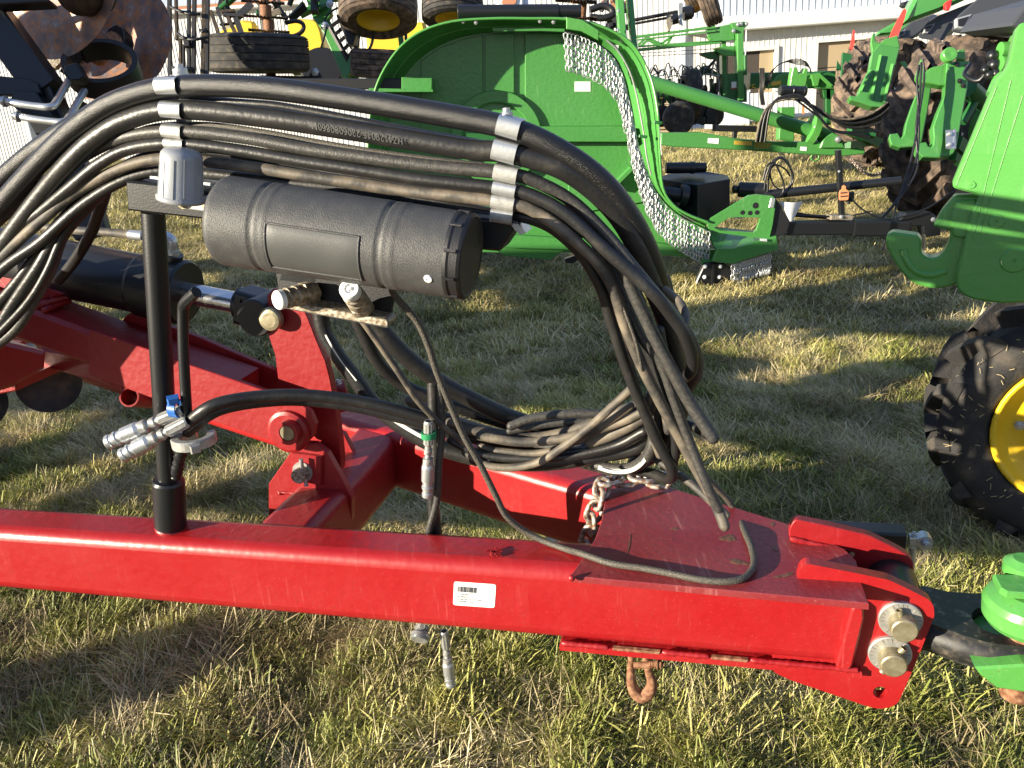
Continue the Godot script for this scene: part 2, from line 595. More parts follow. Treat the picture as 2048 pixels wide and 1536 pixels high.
	M.grey_plastic = paint(lin(0.27, 0.285, 0.305), 0.38, 0.0, null, 9.0, dew, 0.35)
	M.grey_bracket = paint(lin(0.42, 0.42, 0.41), 0.5)
	M.fender = paint(lin(0.05, 0.053, 0.06), 0.5, 0.0, null, 4.0, grain, 0.1)
	M.blue = paint(lin(0.02, 0.12, 0.42), 0.4)
	M.green_cap = paint(lin(0.012, 0.20, 0.075), 0.5)
	M.label = paint(lin(0.80, 0.79, 0.75), 0.45)
	M.ink = paint(lin(0.045, 0.045, 0.05), 0.6)
	M.gold = paint(lin(0.62, 0.42, 0.06), 0.5)
	M.decal_white = paint(lin(0.74, 0.76, 0.76), 0.4)
	M.decal_red = paint(lin(0.62, 0.06, 0.04), 0.5)
	M.orange = paint(lin(0.75, 0.28, 0.12), 0.6)
	M.safety = paint(lin(0.85, 0.07, 0.05), 0.5)
	M.black_forged = paint(Color.WHITE, 0.5, 0.0, ramp_tex(noise(46, 0.016, 5), 512, [0.0, Color(0.008, 0.009, 0.010), 0.6, Color(0.014, 0.014, 0.015), 0.72, Color(0.05, 0.042, 0.034), 1.0, Color(0.26, 0.22, 0.17)]), 4.0, lump, 0.5)
	M.siding = paint(Color.WHITE, 0.5, 0.0, worn_tex(512, Color(0.68, 0.68, 0.65), Color(0.74, 0.74, 0.71), Color(0.34, 0.30, 0.24), 54, 0.5), 0.25)
	M.roofing = paint(lin(0.55, 0.60, 0.66), 0.45)
	M.trim = paint(lin(0.66, 0.66, 0.63), 0.5)
	M.rust_trim = paint(lin(0.40, 0.17, 0.09), 0.7)
	M.door = paint(lin(0.40, 0.31, 0.19), 0.6)
	M.dark_inside = paint(lin(0.06, 0.048, 0.04), 0.8)
	M.glass = paint(Color(0.25, 0.28, 0.28, 0.35), 0.06)
	M.glass.transparency = BaseMaterial3D.TRANSPARENCY_ALPHA
	M.red_lamp = paint(lin(0.55, 0.03, 0.03), 0.2)
	M.straw_bits = paint(lin(0.42, 0.34, 0.19), 0.8)
	var soil := noise(61, 0.02, 5)
	M.soil = paint(Color.WHITE, 0.95, 0.0, ramp_tex(soil, 1024, [0.0, Color(0.030, 0.026, 0.014), 0.4, Color(0.075, 0.066, 0.030), 0.55, Color(0.115, 0.098, 0.046), 0.7, Color(0.17, 0.135, 0.068), 1.0, Color(0.26, 0.20, 0.11)]), 0.7, bump_tex(noise(62, 0.05, 5), 512, 8.0), 1.0)
	for k in ["grass", "straw"]:
		var g := StandardMaterial3D.new()
		g.vertex_color_use_as_albedo = true
		g.roughness = 0.55
		g.cull_mode = BaseMaterial3D.CULL_DISABLED
		g.backlight_enabled = true
		g.backlight = lin(0.16, 0.17, 0.05)
		M[k] = g

# ------------------------------------------------------------ ground and grass
func build_ground():
	var p := PlaneMesh.new()
	p.size = Vector2(600, 600)
	p.material = M.soil
	var g := MeshInstance3D.new()
	g.name = "ground"
	g.mesh = p
	g.position = Vector3(0, 0, -150)
	add_child(g)
	struct(g)

func blade_mesh(n: int, len_: float, wid: float, tilt: float, bend: float, spread: float, sd: int) -> ArrayMesh:   # tilt: how far the blades lie over, in radians
	var r := RandomNumberGenerator.new()
	r.seed = sd
	var st := mb()
	for i in n:
		var a := r.randf() * TAU
		var ca := r.randf() * TAU
		var c := Vector3(cos(ca), 0, sin(ca)) * spread * sqrt(r.randf())
		var d := Vector3(cos(a), 0, sin(a))
		var s := Vector3(-d.z, 0, d.x)
		s = s.rotated(d, r.randf_range(-0.6, 0.6))
		var l := len_ * r.randf_range(0.4, 1.15)
		var w := wid * r.randf_range(0.6, 1.3) * 0.5
		var pts := []
		var ang := clampf(tilt * r.randf_range(0.4, 1.3), 0.0, 1.55)
		var p := c + Vector3(0, 0.012 * r.randf() * tilt, 0)
		for k in 4:
			pts.append(p)
			p += (Vector3.UP * cos(ang) + d * sin(ang)) * l / 3.0
			ang = minf(ang + bend * r.randf_range(0.2, 1.0), 1.9)
		var ws := [w, w * 0.95, w * 0.7, w * (0.12 if r.randf() < 0.6 else 0.6)]
		for k in 3:
			quad(st, pts[k] - s * ws[k], pts[k] + s * ws[k], pts[k + 1] + s * ws[k + 1], pts[k + 1] - s * ws[k + 1], 1)
	st.generate_normals()
	return st.commit()

func scatter(called: String, mesh: Mesh, m: Material, count: int, z0: float, z1: float, scale0: float, scale1: float, cols: Array, patch: FastNoiseLite, want: float, sd: int):
	var r := RandomNumberGenerator.new()
	r.seed = sd
	var xs := []
	var cs := []
	var tone := noise(91, 0.9, 3)
	var clump := noise(92 + sd % 3, 3.2, 2)
	var tries := 0
	while xs.size() < count and tries < count * 5:
		tries += 1
		var t := r.randf()
		var z := sqrt(lerpf(z0 * z0, z1 * z1, t))
		var x := r.randf_range(-1, 1) * (z * 0.70 + (1.5 if z < 12.0 else 3.0))
		var v := patch.get_noise_2d(x, -z)
		if v * signf(want) < -0.08 and r.randf() < absf(want):
			continue
		var q0 := clump.get_noise_2d(x, z)
		if z < 12.0 and q0 < -0.12 and r.randf() < 0.55:
			continue
		var s := r.randf_range(scale0, scale1) * (1.0 + 0.55 * q0)
		var b := Basis(Vector3.UP, r.randf() * TAU).scaled(Vector3(s, s * r.randf_range(0.7, 1.15), s))
		b = Basis(Vector3(r.randf_range(-1, 1), 0, r.randf_range(-1, 1)).normalized(), r.randf_range(0.0, 0.25)) * b
		xs.append(Transform3D(b, Vector3(x, -0.004 + 0.012 * maxf(q0, 0.0), -z)))
		var q := clampf(tone.get_noise_2d(x, z) * 0.9 + 0.5 + r.randf_range(-0.4, 0.4), 0.0, 0.999) * (cols.size() - 1)
		var c: Color = cols[int(q)].lerp(cols[int(q) + 1], q - floorf(q))
		cs.append(c * r.randf_range(0.75, 1.2))
	var mm := MultiMesh.new()
	mm.transform_format = MultiMesh.TRANSFORM_3D
	mm.use_colors = true
	mm.mesh = mesh
	mm.instance_count = xs.size()
	for i in xs.size():
		mm.set_instance_transform(i, xs[i])
		mm.set_instance_color(i, cs[i])
	var o := MultiMeshInstance3D.new()
	o.multimesh = mm
	o.material_override = m
	o.name = numbered(called)
	add_child(o)
	stuff(o)
	return o

func build_grass():
	var patch := noise(81, 0.75, 4)
	var green := [Color(0.13, 0.155, 0.03), Color(0.23, 0.255, 0.05), Color(0.37, 0.37, 0.09), Color(0.52, 0.47, 0.17)]
	var dry := [Color(0.26, 0.205, 0.10), Color(0.42, 0.335, 0.175), Color(0.56, 0.46, 0.25), Color(0.68, 0.58, 0.34)]
	var olive := [Color(0.16, 0.15, 0.05), Color(0.28, 0.25, 0.085), Color(0.42, 0.37, 0.14), Color(0.56, 0.48, 0.22)]
	var fine := blade_mesh(16, 0.062, 0.0027, 0.45, 0.45, 0.030, 1)
	var broad := blade_mesh(6, 0.066, 0.0060, 0.65, 0.35, 0.032, 2)
	var mat_ := blade_mesh(14, 0.085, 0.0023, 1.45, 0.16, 0.050, 3)
	var stalk := blade_mesh(4, 0.085, 0.0024, 1.45, 0.1, 0.11, 6)
	var mid_g := blade_mesh(20, 0.058, 0.0044, 0.5, 0.45, 0.07, 4)
	var mid_s := blade_mesh(16, 0.085, 0.0038, 1.4, 0.25, 0.08, 5)
	tag_grass(scatter("grass", fine, M.grass, 54000, 1.0, 4.6, 0.6, 1.15, green, patch, 0.85, 101), "short mown green grass around the red hitch", "grass")
	tag_grass(scatter("grass", broad, M.grass, 15000, 1.0, 4.6, 0.6, 1.25, green, patch, 0.6, 102), "broad green blades standing in the near lawn", "grass")
	tag_grass(scatter("grass", fine, M.grass, 26000, 1.0, 4.6, 0.6, 1.2, olive, patch, -0.3, 108), "olive tufts standing in the near lawn", "grass")
	tag_grass(scatter("dry_grass", mat_, M.straw, 58000, 1.0, 4.6, 0.6, 1.25, dry, patch, -0.7, 103), "tan dry clippings matted over the near lawn", "dry grass")
	tag_grass(scatter("dry_grass", stalk, M.straw, 7000, 1.0, 4.6, 0.6, 1.3, dry, patch, 0.0, 109), "loose pale stalks lying over the near lawn", "dry grass")
	tag_grass(scatter("grass", mid_g, M.grass, 62000, 4.4, 12.0, 0.75, 1.3, olive, patch, 0.45, 104), "olive mown grass between the red hitch and the green machines", "grass")
	tag_grass(scatter("dry_grass", mid_s, M.straw, 56000, 4.4, 12.0, 0.7, 1.3, dry, patch, -0.5, 105), "dry clippings lying on the middle of the lawn", "dry grass")
	tag_grass(scatter("grass", mid_g, M.grass, 40000, 11.5, 36.0, 1.2, 2.4, olive, patch, 0.2, 106), "far mown lawn in front of the metal buildings", "grass")
	tag_grass(scatter("dry_grass", mid_s, M.straw, 36000, 11.5, 36.0, 1.2, 2.2, dry, patch, -0.2, 107), "dry grass on the far lawn by the buildings", "dry grass")
func tag_grass(o: Node, label: String, category: String):
	tag(o, label, category)

# ------------------------------------------------------------ the metal buildings
func siding_mesh(w: float, h: float, pitch: float, depth: float) -> ArrayMesh:     # x along the wall, y up, ribs towards +z
	var st := mb()
	var n := int(round(w / pitch))
	var pr := []
	for i in n:
		var x := w * i / n
		var p := w / n
		pr.append_array([Vector2(x, 0), Vector2(x + p * 0.55, 0), Vector2(x + p * 0.70, depth), Vector2(x + p * 0.85, depth)])
	pr.append(Vector2(w, 0))
	for i in pr.size() - 1:
		var a: Vector2 = pr[i]
		var b: Vector2 = pr[i + 1]
		quad(st, Vector3(a.x, 0, a.y), Vector3(b.x, 0, b.y), Vector3(b.x, h, b.y), Vector3(a.x, h, a.y))
	st.generate_normals()
	var m := st.commit()
	m.surface_set_material(0, M.siding)
	return m
var sidings := {}
func panel(parent: Node3D, called: String, x: float, y: float, z: float, w: float, h: float, pitch: float, depth: float, m: Material = null):
	var key := "%.2f %.2f %.2f" % [w, h, pitch]
	if not sidings.has(key):
		sidings[key] = siding_mesh(w, h, pitch, depth)
	var mi := MeshInstance3D.new()
	mi.mesh = sidings[key]
	if m != null:
		mi.material_override = m
	mi.name = called
	mi.position = Vector3(x, y, z)
	parent.add_child(mi, true)
func lbox(parent: Node, called: String, m: Material, c: Vector3, s: Vector3, bev := 0.0) -> MeshInstance3D:
	var st := mb()
	box(st, c, Basis.IDENTITY, s, bev)
	return loc(called, st, m, parent)

func build_barns():
	# the long far building on the left
	var a := thing("metal_building", "long pale ribbed metal building with a rusty eave, far left", "building", Vector3(-44, 0, -34.6))
	for i in 42:
		panel(a, "siding_panel", i * 1.0, 0, 0, 1.0, 5.15, 0.125, 0.015)
	lbox(a, "wall_core", M.trim, Vector3(21, 2.57, -4.05), Vector3(42, 5.14, 8.0))
	lbox(a, "base_trim", M.trim, Vector3(21, 0.06, 0.03), Vector3(42, 0.12, 0.03))
	lbox(a, "gutter", M.trim, Vector3(21, 5.22, 0.17), Vector3(42.4, 0.13, 0.34), 0.02)
	lbox(a, "rusty_eave", M.rust_trim, Vector3(21, 5.36, 0.12), Vector3(42.4, 0.14, 0.30))
	for i in 42:
		var st := mb()
		slab(st, [Vector3(i, 5.44, 0.3), Vector3(i + 0.985, 5.44, 0.3), Vector3(i + 0.985, 7.6, -4.2), Vector3(i, 7.6, -4.2)], Vector3(0, -0.05, -0.02))
		loc("roof_sheet", st, M.roofing, a)
	var ds := mb()
	var dx := onPl(61, 274, Vector3(0, 0, -34.5), Vector3.BACK).x + 44.0
	box(ds, Vector3(dx, 2.6, 0.08), Basis.IDENTITY, Vector3(0.11, 5.2, 0.09), 0.01)
	loc("downspout", ds, M.roofing, a)
	# the near building on the right, with two openings and a canopy
	var o := Vector3(-5.5, 0, -27.2)
	var b := thing("metal_building", "cream ribbed metal building with two openings, behind the tractors", "building", o)
	b.rotation.y = 0.02
	var inv := Transform3D(Basis(Vector3.UP, 0.02), o).affine_inverse()
	var pn := Basis(Vector3.UP, 0.02) * Vector3.BACK
	var loc_of := func(u: float, v: float) -> Vector3: return inv * onPl(u, v, o, pn)
	var d0: Vector3 = loc_of.call(1636.0, 86.0)
	var d1: Vector3 = loc_of.call(1706.0, 236.0)
	var w0: Vector3 = loc_of.call(1432.0, 108.0)
	var w1: Vector3 = loc_of.call(1546.0, 198.0)
	var e0: Vector3 = loc_of.call(1376.0, 52.0)
	var dsx: Vector3 = loc_of.call(1364.0, 80.0)
	var open := [[w0.x, w1.x, maxf(w1.y, 0.9), w0.y], [d0.x, d1.x + 0.5, 0.0, d0.y]]
	var x := 0.0
	var stops := [0.0, open[0][0], open[0][1], open[1][0], open[1][1], 36.0]
	for k in 5:
		var lo: float = stops[k]
		var hi: float = stops[k + 1]
		var n := maxi(1, int(round((hi - lo) / 1.0)))
		for i in n:
			x = lo + (hi - lo) * i / n
			var w := (hi - lo) / n
			if k == 1 or k == 3:
				var q: Array = open[k / 2]
				if q[2] > 0.05:
					panel(b, "siding_panel", x, 0, 0, w, q[2], 0.165, 0.011)
				panel(b, "siding_panel", x, q[3], 0, w, 6.6 - q[3], 0.165, 0.011)
			else:
				panel(b, "siding_panel", x, 0, 0, w, 6.6, 0.165, 0.011)
	lbox(b, "wall_core", M.dark_inside, Vector3(18, 3.3, -4.3), Vector3(36, 6.6, 7.6))
	for k in 2:
		var q: Array = open[k]
		var f := Node3D.new()
		f.name = "window" if k == 0 else "doorway"
		b.add_child(f, true)
		for s in [[(q[0] + q[1]) * 0.5, q[3] + 0.05, q[1] - q[0] + 0.24, 0.1], [q[0] - 0.06, (q[2] + q[3]) * 0.5, 0.12, q[3] - q[2]], [q[1] + 0.06, (q[2] + q[3]) * 0.5, 0.12, q[3] - q[2]]]:
			lbox(f, "frame", M.trim, Vector3(s[0], s[1], 0.0), Vector3(s[2], s[3], 0.14), 0.01)
		if k == 0:
			lbox(f, "glass_pane", M.dark_inside, Vector3((q[0] + q[1]) * 0.5 - 0.2, (q[2] + q[3]) * 0.5, -0.12), Vector3(q[1] - q[0] - 0.45, q[3] - q[2], 0.03))
			lbox(f, "jamb_board", M.door, Vector3(q[1] - 0.22, (q[2] + q[3]) * 0.5, -0.10), Vector3(0.42, q[3] - q[2], 0.04))
		else:
			for i in 3:
				lbox(f, "door_panel", M.door, Vector3((q[0] + q[1]) * 0.5, q[3] * (i + 0.5) / 3.0, -0.12), Vector3(q[1] - q[0], q[3] / 3.0 - 0.02, 0.05), 0.008)
	lbox(b, "canopy", M.trim, Vector3(e0.x + 14, e0.y - 0.05, 0.30), Vector3(28, 0.42, 0.58), 0.03)
	for i in 28:
		panel(b, "upper_sheet", e0.x + i, e0.y + 0.18, 0.34, 1.0, 2.4, 0.2, 0.02, M.roofing)
	lbox(b, "downspout", M.roofing, Vector3(dsx.x, 3.3, 0.08), Vector3(0.16, 6.4, 0.1), 0.01)
	lbox(b, "base_trim", M.trim, Vector3(18, 0.06, 0.03), Vector3(36, 0.12, 0.03))
	# a propped pale board and a pallet of bricks at the wall's foot
	var bd := thing("sheet_stack", "pale blue metal sheets leaning at the foot of the cream building", "metal sheets", Vector3(5.2, 0, -25.6))
	for i in 3:
		var st := mb()
		box(st, Vector3(1.25 + 0.06 * i, 0.52, -0.14 * i), Basis(Vector3.RIGHT, -0.12), Vector3(2.3, 1.05, 0.03))
		loc("metal_sheet", st, M.roofing, bd)
	var pl := thing("timber_stack", "stack of weathered boards beside the pale sheets", "timber", Vector3(4.6, 0, -25.4))
	for i in 7:
		lbox(pl, "board", M.door, Vector3(0.03 * (i % 2), 0.07 + 0.14 * i, 0), Vector3(1.3, 0.11, 0.8), 0.01)

# ------------------------------------------------------------ the red hitch
func bl(s: float, y: float, off: float) -> Vector3:      # along the near beam, height, out from its face
	return Vector3(P0.x, 0, P0.z) + BEAM_DIR * s + BEAM_N * off + Vector3(0, y, 0)
func weld(st: SurfaceTool, a: Vector3, b: Vector3, r: float):
	var p := []
	var n := maxi(4, int((b - a).length() / 0.006))
	var rr := []
	for i in n + 1:
		p.append(a.lerp(b, float(i) / n))
		rr.append(r * (0.8 + 0.35 * absf(sin(i * 1.9)) + 0.1 * sin(i * 0.7)))
	tube(st, p, rr, 6)
func plate(called: String, m: Material, pts: Array, off: float, thick: float, bev: float, parent: Node) -> MeshInstance3D:
	var st := mb()
	slab(st, fps(pts, off), -BEAM_N * thick, bev)
	return obj(called, st, m, parent)

func build_hitch():
	var h := thing("tillage_hitch", "red A-shaped tillage hitch with welded beams and hitch plates, in front", "farm implement", bl(0, 0, -0.3))
	var st := mb()
	# near beam
	bar(st, bl(-3.2, 0.507, -0.0625), bl(0.560, 0.507, -0.0625), 0.174, 0.125, 0.028)
	var nb := obj("near_beam", st, M.red, h)
	st = mb()
	bar(st, bl(-3.0, 0.51, -1.82), bl(0.10, 0.51, -0.36), 0.18, 0.115, 0.026)
	obj("far_beam", st, M.red, h)
	# cross tube
	var ca := onY(505, 1050, 0.588)
	var cb := onY(650, 1000, 0.588)
	var sc := (ca - P0).dot(BEAM_DIR) + 0.078
	st = mb()
	bar(st, bl(sc, 0.512, -0.10), bl(sc, 0.512, -0.76), 0.155, 0.150, 0.026)
	obj("cross_tube", st, M.red_clean, h)
	# top plate
	var y1 := 0.604
	var top := []
	for q in [1140, 1152, 1168, 1112, 1190, 1078, 1203, 1040, 1209, 1005, 1213, 985, 1240, 966, 1312, 966, 1420, 1000, 1500, 1024, 1600, 1055, 1690, 1098, 1712, 1120, 1722, 1160, 1738, 1207]:
		top.append(q)
	var tp := []
	for i in range(0, top.size(), 2):
		tp.append(onY(top[i], top[i + 1], y1))
	st = mb()
	slab(st, tp, Vector3(0, -0.013, 0), 0.002)
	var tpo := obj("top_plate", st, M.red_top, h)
	for q in [[1456, 1076, 18.0, 9.0, 0.2], [1478, 1124, 22.0, 6.0, -0.3], [1570, 1150, 24.0, 4.0, 0.5], [1550, 1098, 5.0, 6.0, 0.1], [1349, 1057, 8.0, 3.0, 0.0], [1545, 1048, 5.0, 5.0, 0.0], [1258, 1090, 1.6, 30.0, 0.0]]:
		st = mb()
		var pc := onY(q[0], q[1], y1 + 0.0007)
		var pol := []
		var pr := RandomNumberGenerator.new()
		pr.seed = int(q[0])
		for i in 28:
			var a := TAU * i / 28.0
			var k := px(pc) * (0.85 + 0.16 * sin(a * 3.0 + q[0]) + 0.10 * sin(a * 7.0) + pr.randf_range(-0.05, 0.05))
			pol.append(pc + (BEAM_DIR * cos(a) * q[2] - BEAM_N * sin(a) * q[3] * 1.5).rotated(Vector3.UP, q[4]) * k)
		slab(st, pol, Vector3(0, -0.0006, 0))
		obj("worn_patch", st, M.bare, tpo)
	st = mb()
	weld(st, onY(1143, 1158, 0.594), onY(1470, 1186, 0.594), 0.004)
	weld(st, onY(1470, 1186, 0.594), onY(1735, 1211, 0.594), 0.0045)
	ball(st, onY(1143, 1156, 0.607), 0.007)
	obj("weld_bead", st, M.red_clean, h)
	# lower plate under the beam
	st = mb()
	slab(st, [bl(0.0, 0.418, 0.008), bl(0.0, 0.418, -0.45), bl(0.60, 0.418, -0.24), bl(0.583, 0.418, 0.008)], Vector3(0, -0.014, 0), 0.002)
	obj("bottom_plate", st, M.red, h)
	st = mb()
	weld(st, bl(0.005, 0.419, 0.004), bl(0.10, 0.419, 0.004), 0.006)
	weld(st, bl(0.21, 0.419, 0.004), bl(0.30, 0.419, 0.004), 0.006)
	weld(st, bl(0.38, 0.419, 0.004), bl(0.575, 0.419, 0.004), 0.006)
	obj("weld_bead", st, M.red_clean, h)
	st = mb()
	for q in [[0.11, 0.205], [0.305, 0.375]]:
		box(st, bl((q[0] + q[1]) * 0.5, 0.4185, 0.004), Basis(BEAM_DIR, Vector3.UP, BEAM_N), Vector3(q[1] - q[0], 0.006, 0.01), 0.002)
	obj("caked_soil", st, M.rust, h)
	# hitch bracket plates
	var ex := BEAM_DIR
	var o1 := fps([1592, 1166, 1596, 1150, 1601, 1136, 1613, 1127, 1700, 1144, 1778, 1160, 1816, 1178, 1856, 1198, 1867, 1210, 1869, 1232, 1832, 1325, 1797, 1405, 1781, 1415, 1760, 1418, 1738, 1414, 1660, 1387, 1578, 1359, 1548, 1345, 1542, 1330, 1560, 1240, 1690, 1240, 1713, 1222, 1733, 1207, 1736, 1191, 1714, 1189, 1660, 1179], -0.008)
	o1 = fillet(o1, 0.006, 2)
	st = mb()
	slab(st, hole(o1, fp(1761, 1385, -0.008), ex, Vector3.UP, 0.0135), -BEAM_N * 0.024, 0.0)
	obj("hitch_plate", st, M.red, h)
	st = mb()
	weld(st, fp(1592, 1168, -0.005), fp(1712, 1192, -0.005), 0.007)
	weld(st, fp(1580, 1077, -0.138), fp(1684, 1101, -0.138), 0.006)
	obj("weld_bead", st, M.red_clean, h)
	st = mb()
	slab(st, fillet(fps([1577, 1076, 1580, 1055, 1587, 1042, 1596, 1040, 1660, 1053, 1741, 1072, 1790, 1096, 1818, 1112, 1827, 1124, 1828, 1145, 1800, 1250, 1765, 1330, 1700, 1330, 1660, 1200, 1690, 1130, 1714, 1107, 1686, 1100, 1640, 1090], -0.141), 0.006, 2), -BEAM_N * 0.022, 0.002)
	obj("hitch_plate", st, M.red_clean, h)
	# end bar of the beam
	st = mb()
	slab(st, fps([1703, 1220, 1708, 1212, 1716, 1210, 1728, 1220, 1729, 1238, 1706, 1332, 1700, 1341, 1676, 1340, 1672, 1332], 0.016), -BEAM_N * 0.034, 0.004)
	obj("end_bar", st, M.red, h)
	# pins and washers
	for q in [[1800, 1237, 1803, 1243, -8.0, -28.0], [1779, 1305, 1782, 1312, 14.0, -24.0]]:
		var c := fp(q[0], q[1], -0.008)
		st = mb()
		lathe(st, c, BEAM_N, [0, 0.0, 0, 0.0385, 0.006, 0.0385, 0.0075, 0.037, 0.0075, 0.0], 28)
		var w := obj("washer", st, M.zinc_dull, h)
		st = mb()
		lathe(st, fp(q[2], q[3], -0.004), BEAM_N, [0, 0.024, 0.025, 0.0245, 0.030, 0.0235, 0.032, 0.021, 0.0318, 0.0], 24)
		obj("hitch_pin", st, M.brass, h)
		st = mb()
		var pc := fp(q[2], q[3], -0.004) + BEAM_N * 0.014
		var dv: Vector3 = (BEAM_DIR * q[4] - Vector3.UP * q[5]).normalized()
		var pp: Vector3 = pc + dv * 0.031
		pipe(st, pc + dv * 0.015, pp + dv * 0.004, 0.0062, 0.002, 10)
		pipe(st, pc - dv * 0.015, pc - dv * 0.032, 0.0062, 0.002, 10)
		obj("roll_pin", st, M.brass, h)
		st = mb()
		for i in 26:
			var a := TAU * i / 26.0 + 0.1
			if i % 5 == 4:
				continue
			var u := BEAM_DIR * cos(a) + Vector3.UP * sin(a)
			box(st, c + u * 0.032 + BEAM_N * 0.0078, Basis(u, BEAM_N.cross(u), BEAM_N), Vector3(0.007, 0.0012, 0.0008))
		obj("stamped_marks", st, M.dirty_steel, w)
	# pivot tube between the plates
	st = mb()
	var pa := fp(1789, 1190, -0.09) + BEAM_N * 0.057
	lathe(st, pa, -BEAM_N, [0, 0, 0, 0.049, 0.107, 0.049, 0.107, 0], 32)
	obj("pivot_tube", st, M.black, h)
	# black eye bar that reaches to the drawbar
	var yt := 0.505
	var eye := []
	var ol := [1700, 1178, 1850, 1172, 1900, 1184, 1960, 1187, 2048, 1192, 2130, 1205, 2165, 1240, 2130, 1282, 2048, 1294, 1985, 1287, 1930, 1272, 1880, 1254, 1840, 1240, 1700, 1230]
	for i in range(0, ol.size(), 2):
		eye.append(onY(ol[i], ol[i + 1], yt))
	var ec := onY(2000, 1242, yt)
	st = mb()
	slab(st, hole(eye, ec, BEAM_DIR, -BEAM_N, 0.047, 20), Vector3(0, -0.062, 0), 0.0)
	var rim := []
	for i in eye.size():
		rim.append(eye[i] + Vector3(0, -0.012, 0))
	obj("eye_bar", st, M.black_forged, h)
	st = mb()
	var fa := []
	for v in [eye[12], eye[11], eye[10], eye[9], eye[8], eye[7]]:
		fa.append(v + Vector3(0, -0.034, 0) - BEAM_N * 0.022)
	tube(st, fa, 0.0325, 18, false, true)
	obj("eye_bar_edge", st, M.black_forged, h)
	# jack tube behind the brackets, with a zinc eye
	st = mb()
	var ja := fp(1585, 1080, -0.40)
	var jb := onPl(1814, 1068, bl(0, 0, -0.345), BEAM_N)
	bar(st, Vector3(ja.x, jb.y - 0.064, ja.z) + BEAM_N * 0.028, jb - Vector3(0, 0.064, 0) - BEAM_N * 0.027, 0.124, 0.052, 0.006)
	obj("jack_tube", st, M.black, h)
	st = mb()
	var je := fp(1818, 1080, -0.35)
	var jf := fp(1848, 1080, -0.35)
	bar(st, je, jf, 0.028, 0.022, 0.006)
	lathe(st, jf - BEAM_N * 0.014, BEAM_N, [0, 0, 0, 0.016, 0.028, 0.016, 0.028, 0], 16)
	hexbolt(st, jf + BEAM_N * 0.014, BEAM_N, 0.009)
	hexbolt(st, fp(1828, 1071, -0.34), Vector3.UP, 0.006)
	cyl(st, fp(1826, 1095, -0.35), fp(1822, 1150, -0.35), 0.007)
	obj("jack_eye", st, M.zinc, h)
	# gussets over the cross tube
	var gs := [537, 1063, 537, 968, 560, 935, 586, 898, 605, 886, 630, 887, 655, 906, 680, 950, 704, 996, 703, 1063]
	plate("gusset", M.red_clean, gs, -0.300, 0.018, 0.002, h)
	plate("gusset", M.red_clean, [640, 1051, 640, 880, 672, 862, 688, 868, 708, 908, 729, 954, 730, 1045, 724, 1051, 711, 1051], -0.52, 0.018, 0.002, h)
	plate("gusset_pad", M.red_clean, [583, 906, 642, 914, 642, 972, 583, 960], -0.288, 0.012, 0.002, h)
	st = mb()
	lathe(st, fp(606, 943, -0.288), BEAM_N, [0, 0, 0, 0.027, 0.004, 0.027, 0.004, 0], 22)
	var gw := obj("washer", st, M.zinc_dull, h)
	st = mb()
	lathe(st, fp(606, 944, -0.286), BEAM_N, [0, 0.0185, 0.028, 0.0185, 0.031, 0.0165, 0.031, 0], 20)
	obj("gusset_pin", st, M.dirty_steel, h)
	st = mb()
	cyl(st, fp(602, 918, -0.272), fp(604, 938, -0.272), 0.0055, 8)
	cyl(st, fp(608, 952, -0.272), fp(613, 972, -0.272), 0.0055, 8)
	obj("roll_pin", st, M.zinc, h)
	st = mb()
	weld(st, fp(556, 984, -0.299), fp(655, 992, -0.299), 0.004)
	ball(st, fp(560, 986, -0.298), 0.006)
	weld(st, fp(655, 985, -0.296), fp(672, 1006, -0.296), 0.007)
	weld(st, fp(688, 960, -0.516), fp(722, 985, -0.516), 0.004)
	obj("weld_bead", st, M.red_clean, h)
	# upright lift plate
	var up := [534, 615, 534, 590, 546, 578, 570, 575, 592, 585, 616, 636, 632, 678, 651, 722, 660, 757, 669, 806, 679, 877, 683, 920, 682, 940, 676, 946, 655, 920, 634, 880, 560, 800, 556, 760, 550, 710, 535, 666]
	plate("lift_plate", M.red_clean, up, -0.345, 0.024, 0.002, h)
	plate("lift_plate", M.red_clean, up, -0.455, 0.024, 0.002, h)
	st = mb()
	lathe(st, fp(655, 800, -0.44), BEAM_DIR * 0.6 - BEAM_N * 0.3 + Vector3(0, 0.1, 0), [0, 0, 0, 0.042, 0.055, 0.042, 0.055, 0], 20)
	obj("lift_boss", st, M.red_clean, h)
	st = mb()
	hexbolt(st, fp(676, 768, -0.42), Vector3.UP, 0.008)
	obj("grease_cap", st, M.zinc, h)
	# lift arm
	plate("arm_tube", M.red_clean, [-240, 500, 62, 620, 177, 663, 470, 766, 472, 836, 176, 731, 79, 696, 23, 674, -240, 580], -0.285, 0.115, 0.010, h)
	plate("arm_plate", M.red_clean, [177, 659, 302, 701, 379, 730, 470, 761, 560, 792, 600, 806, 622, 824, 632, 848, 628, 872, 612, 888, 592, 895, 574, 892, 500, 868, 426, 843, 300, 795, 176, 749], -0.272, 0.013, 0.002, h)
	plate("arm_plate", M.red_clean, [250, 632, 262, 625, 400, 676, 560, 745, 620, 790, 632, 820, 612, 850, 500, 830, 300, 760, 200, 720], -0.410, 0.016, 0.002, h)
	plate("arm_end", M.red_clean, [300, 708, 467, 764, 470, 790, 300, 730], -0.29, 0.008, 0.0, h)
	plate("arm_saddle", M.red_clean, [-60, 560, 20, 585, 62, 612, 130, 588, 85, 570, 20, 545, -60, 520], -0.33, 0.06, 0.006, h)
	st = mb()
	weld(st, fp(75, 612, -0.30), fp(135, 592, -0.36), 0.010)
	weld(st, fp(85, 622, -0.29), fp(140, 600, -0.37), 0.008)
	obj("weld_bead", st, M.red_clean, h)
	st = mb()
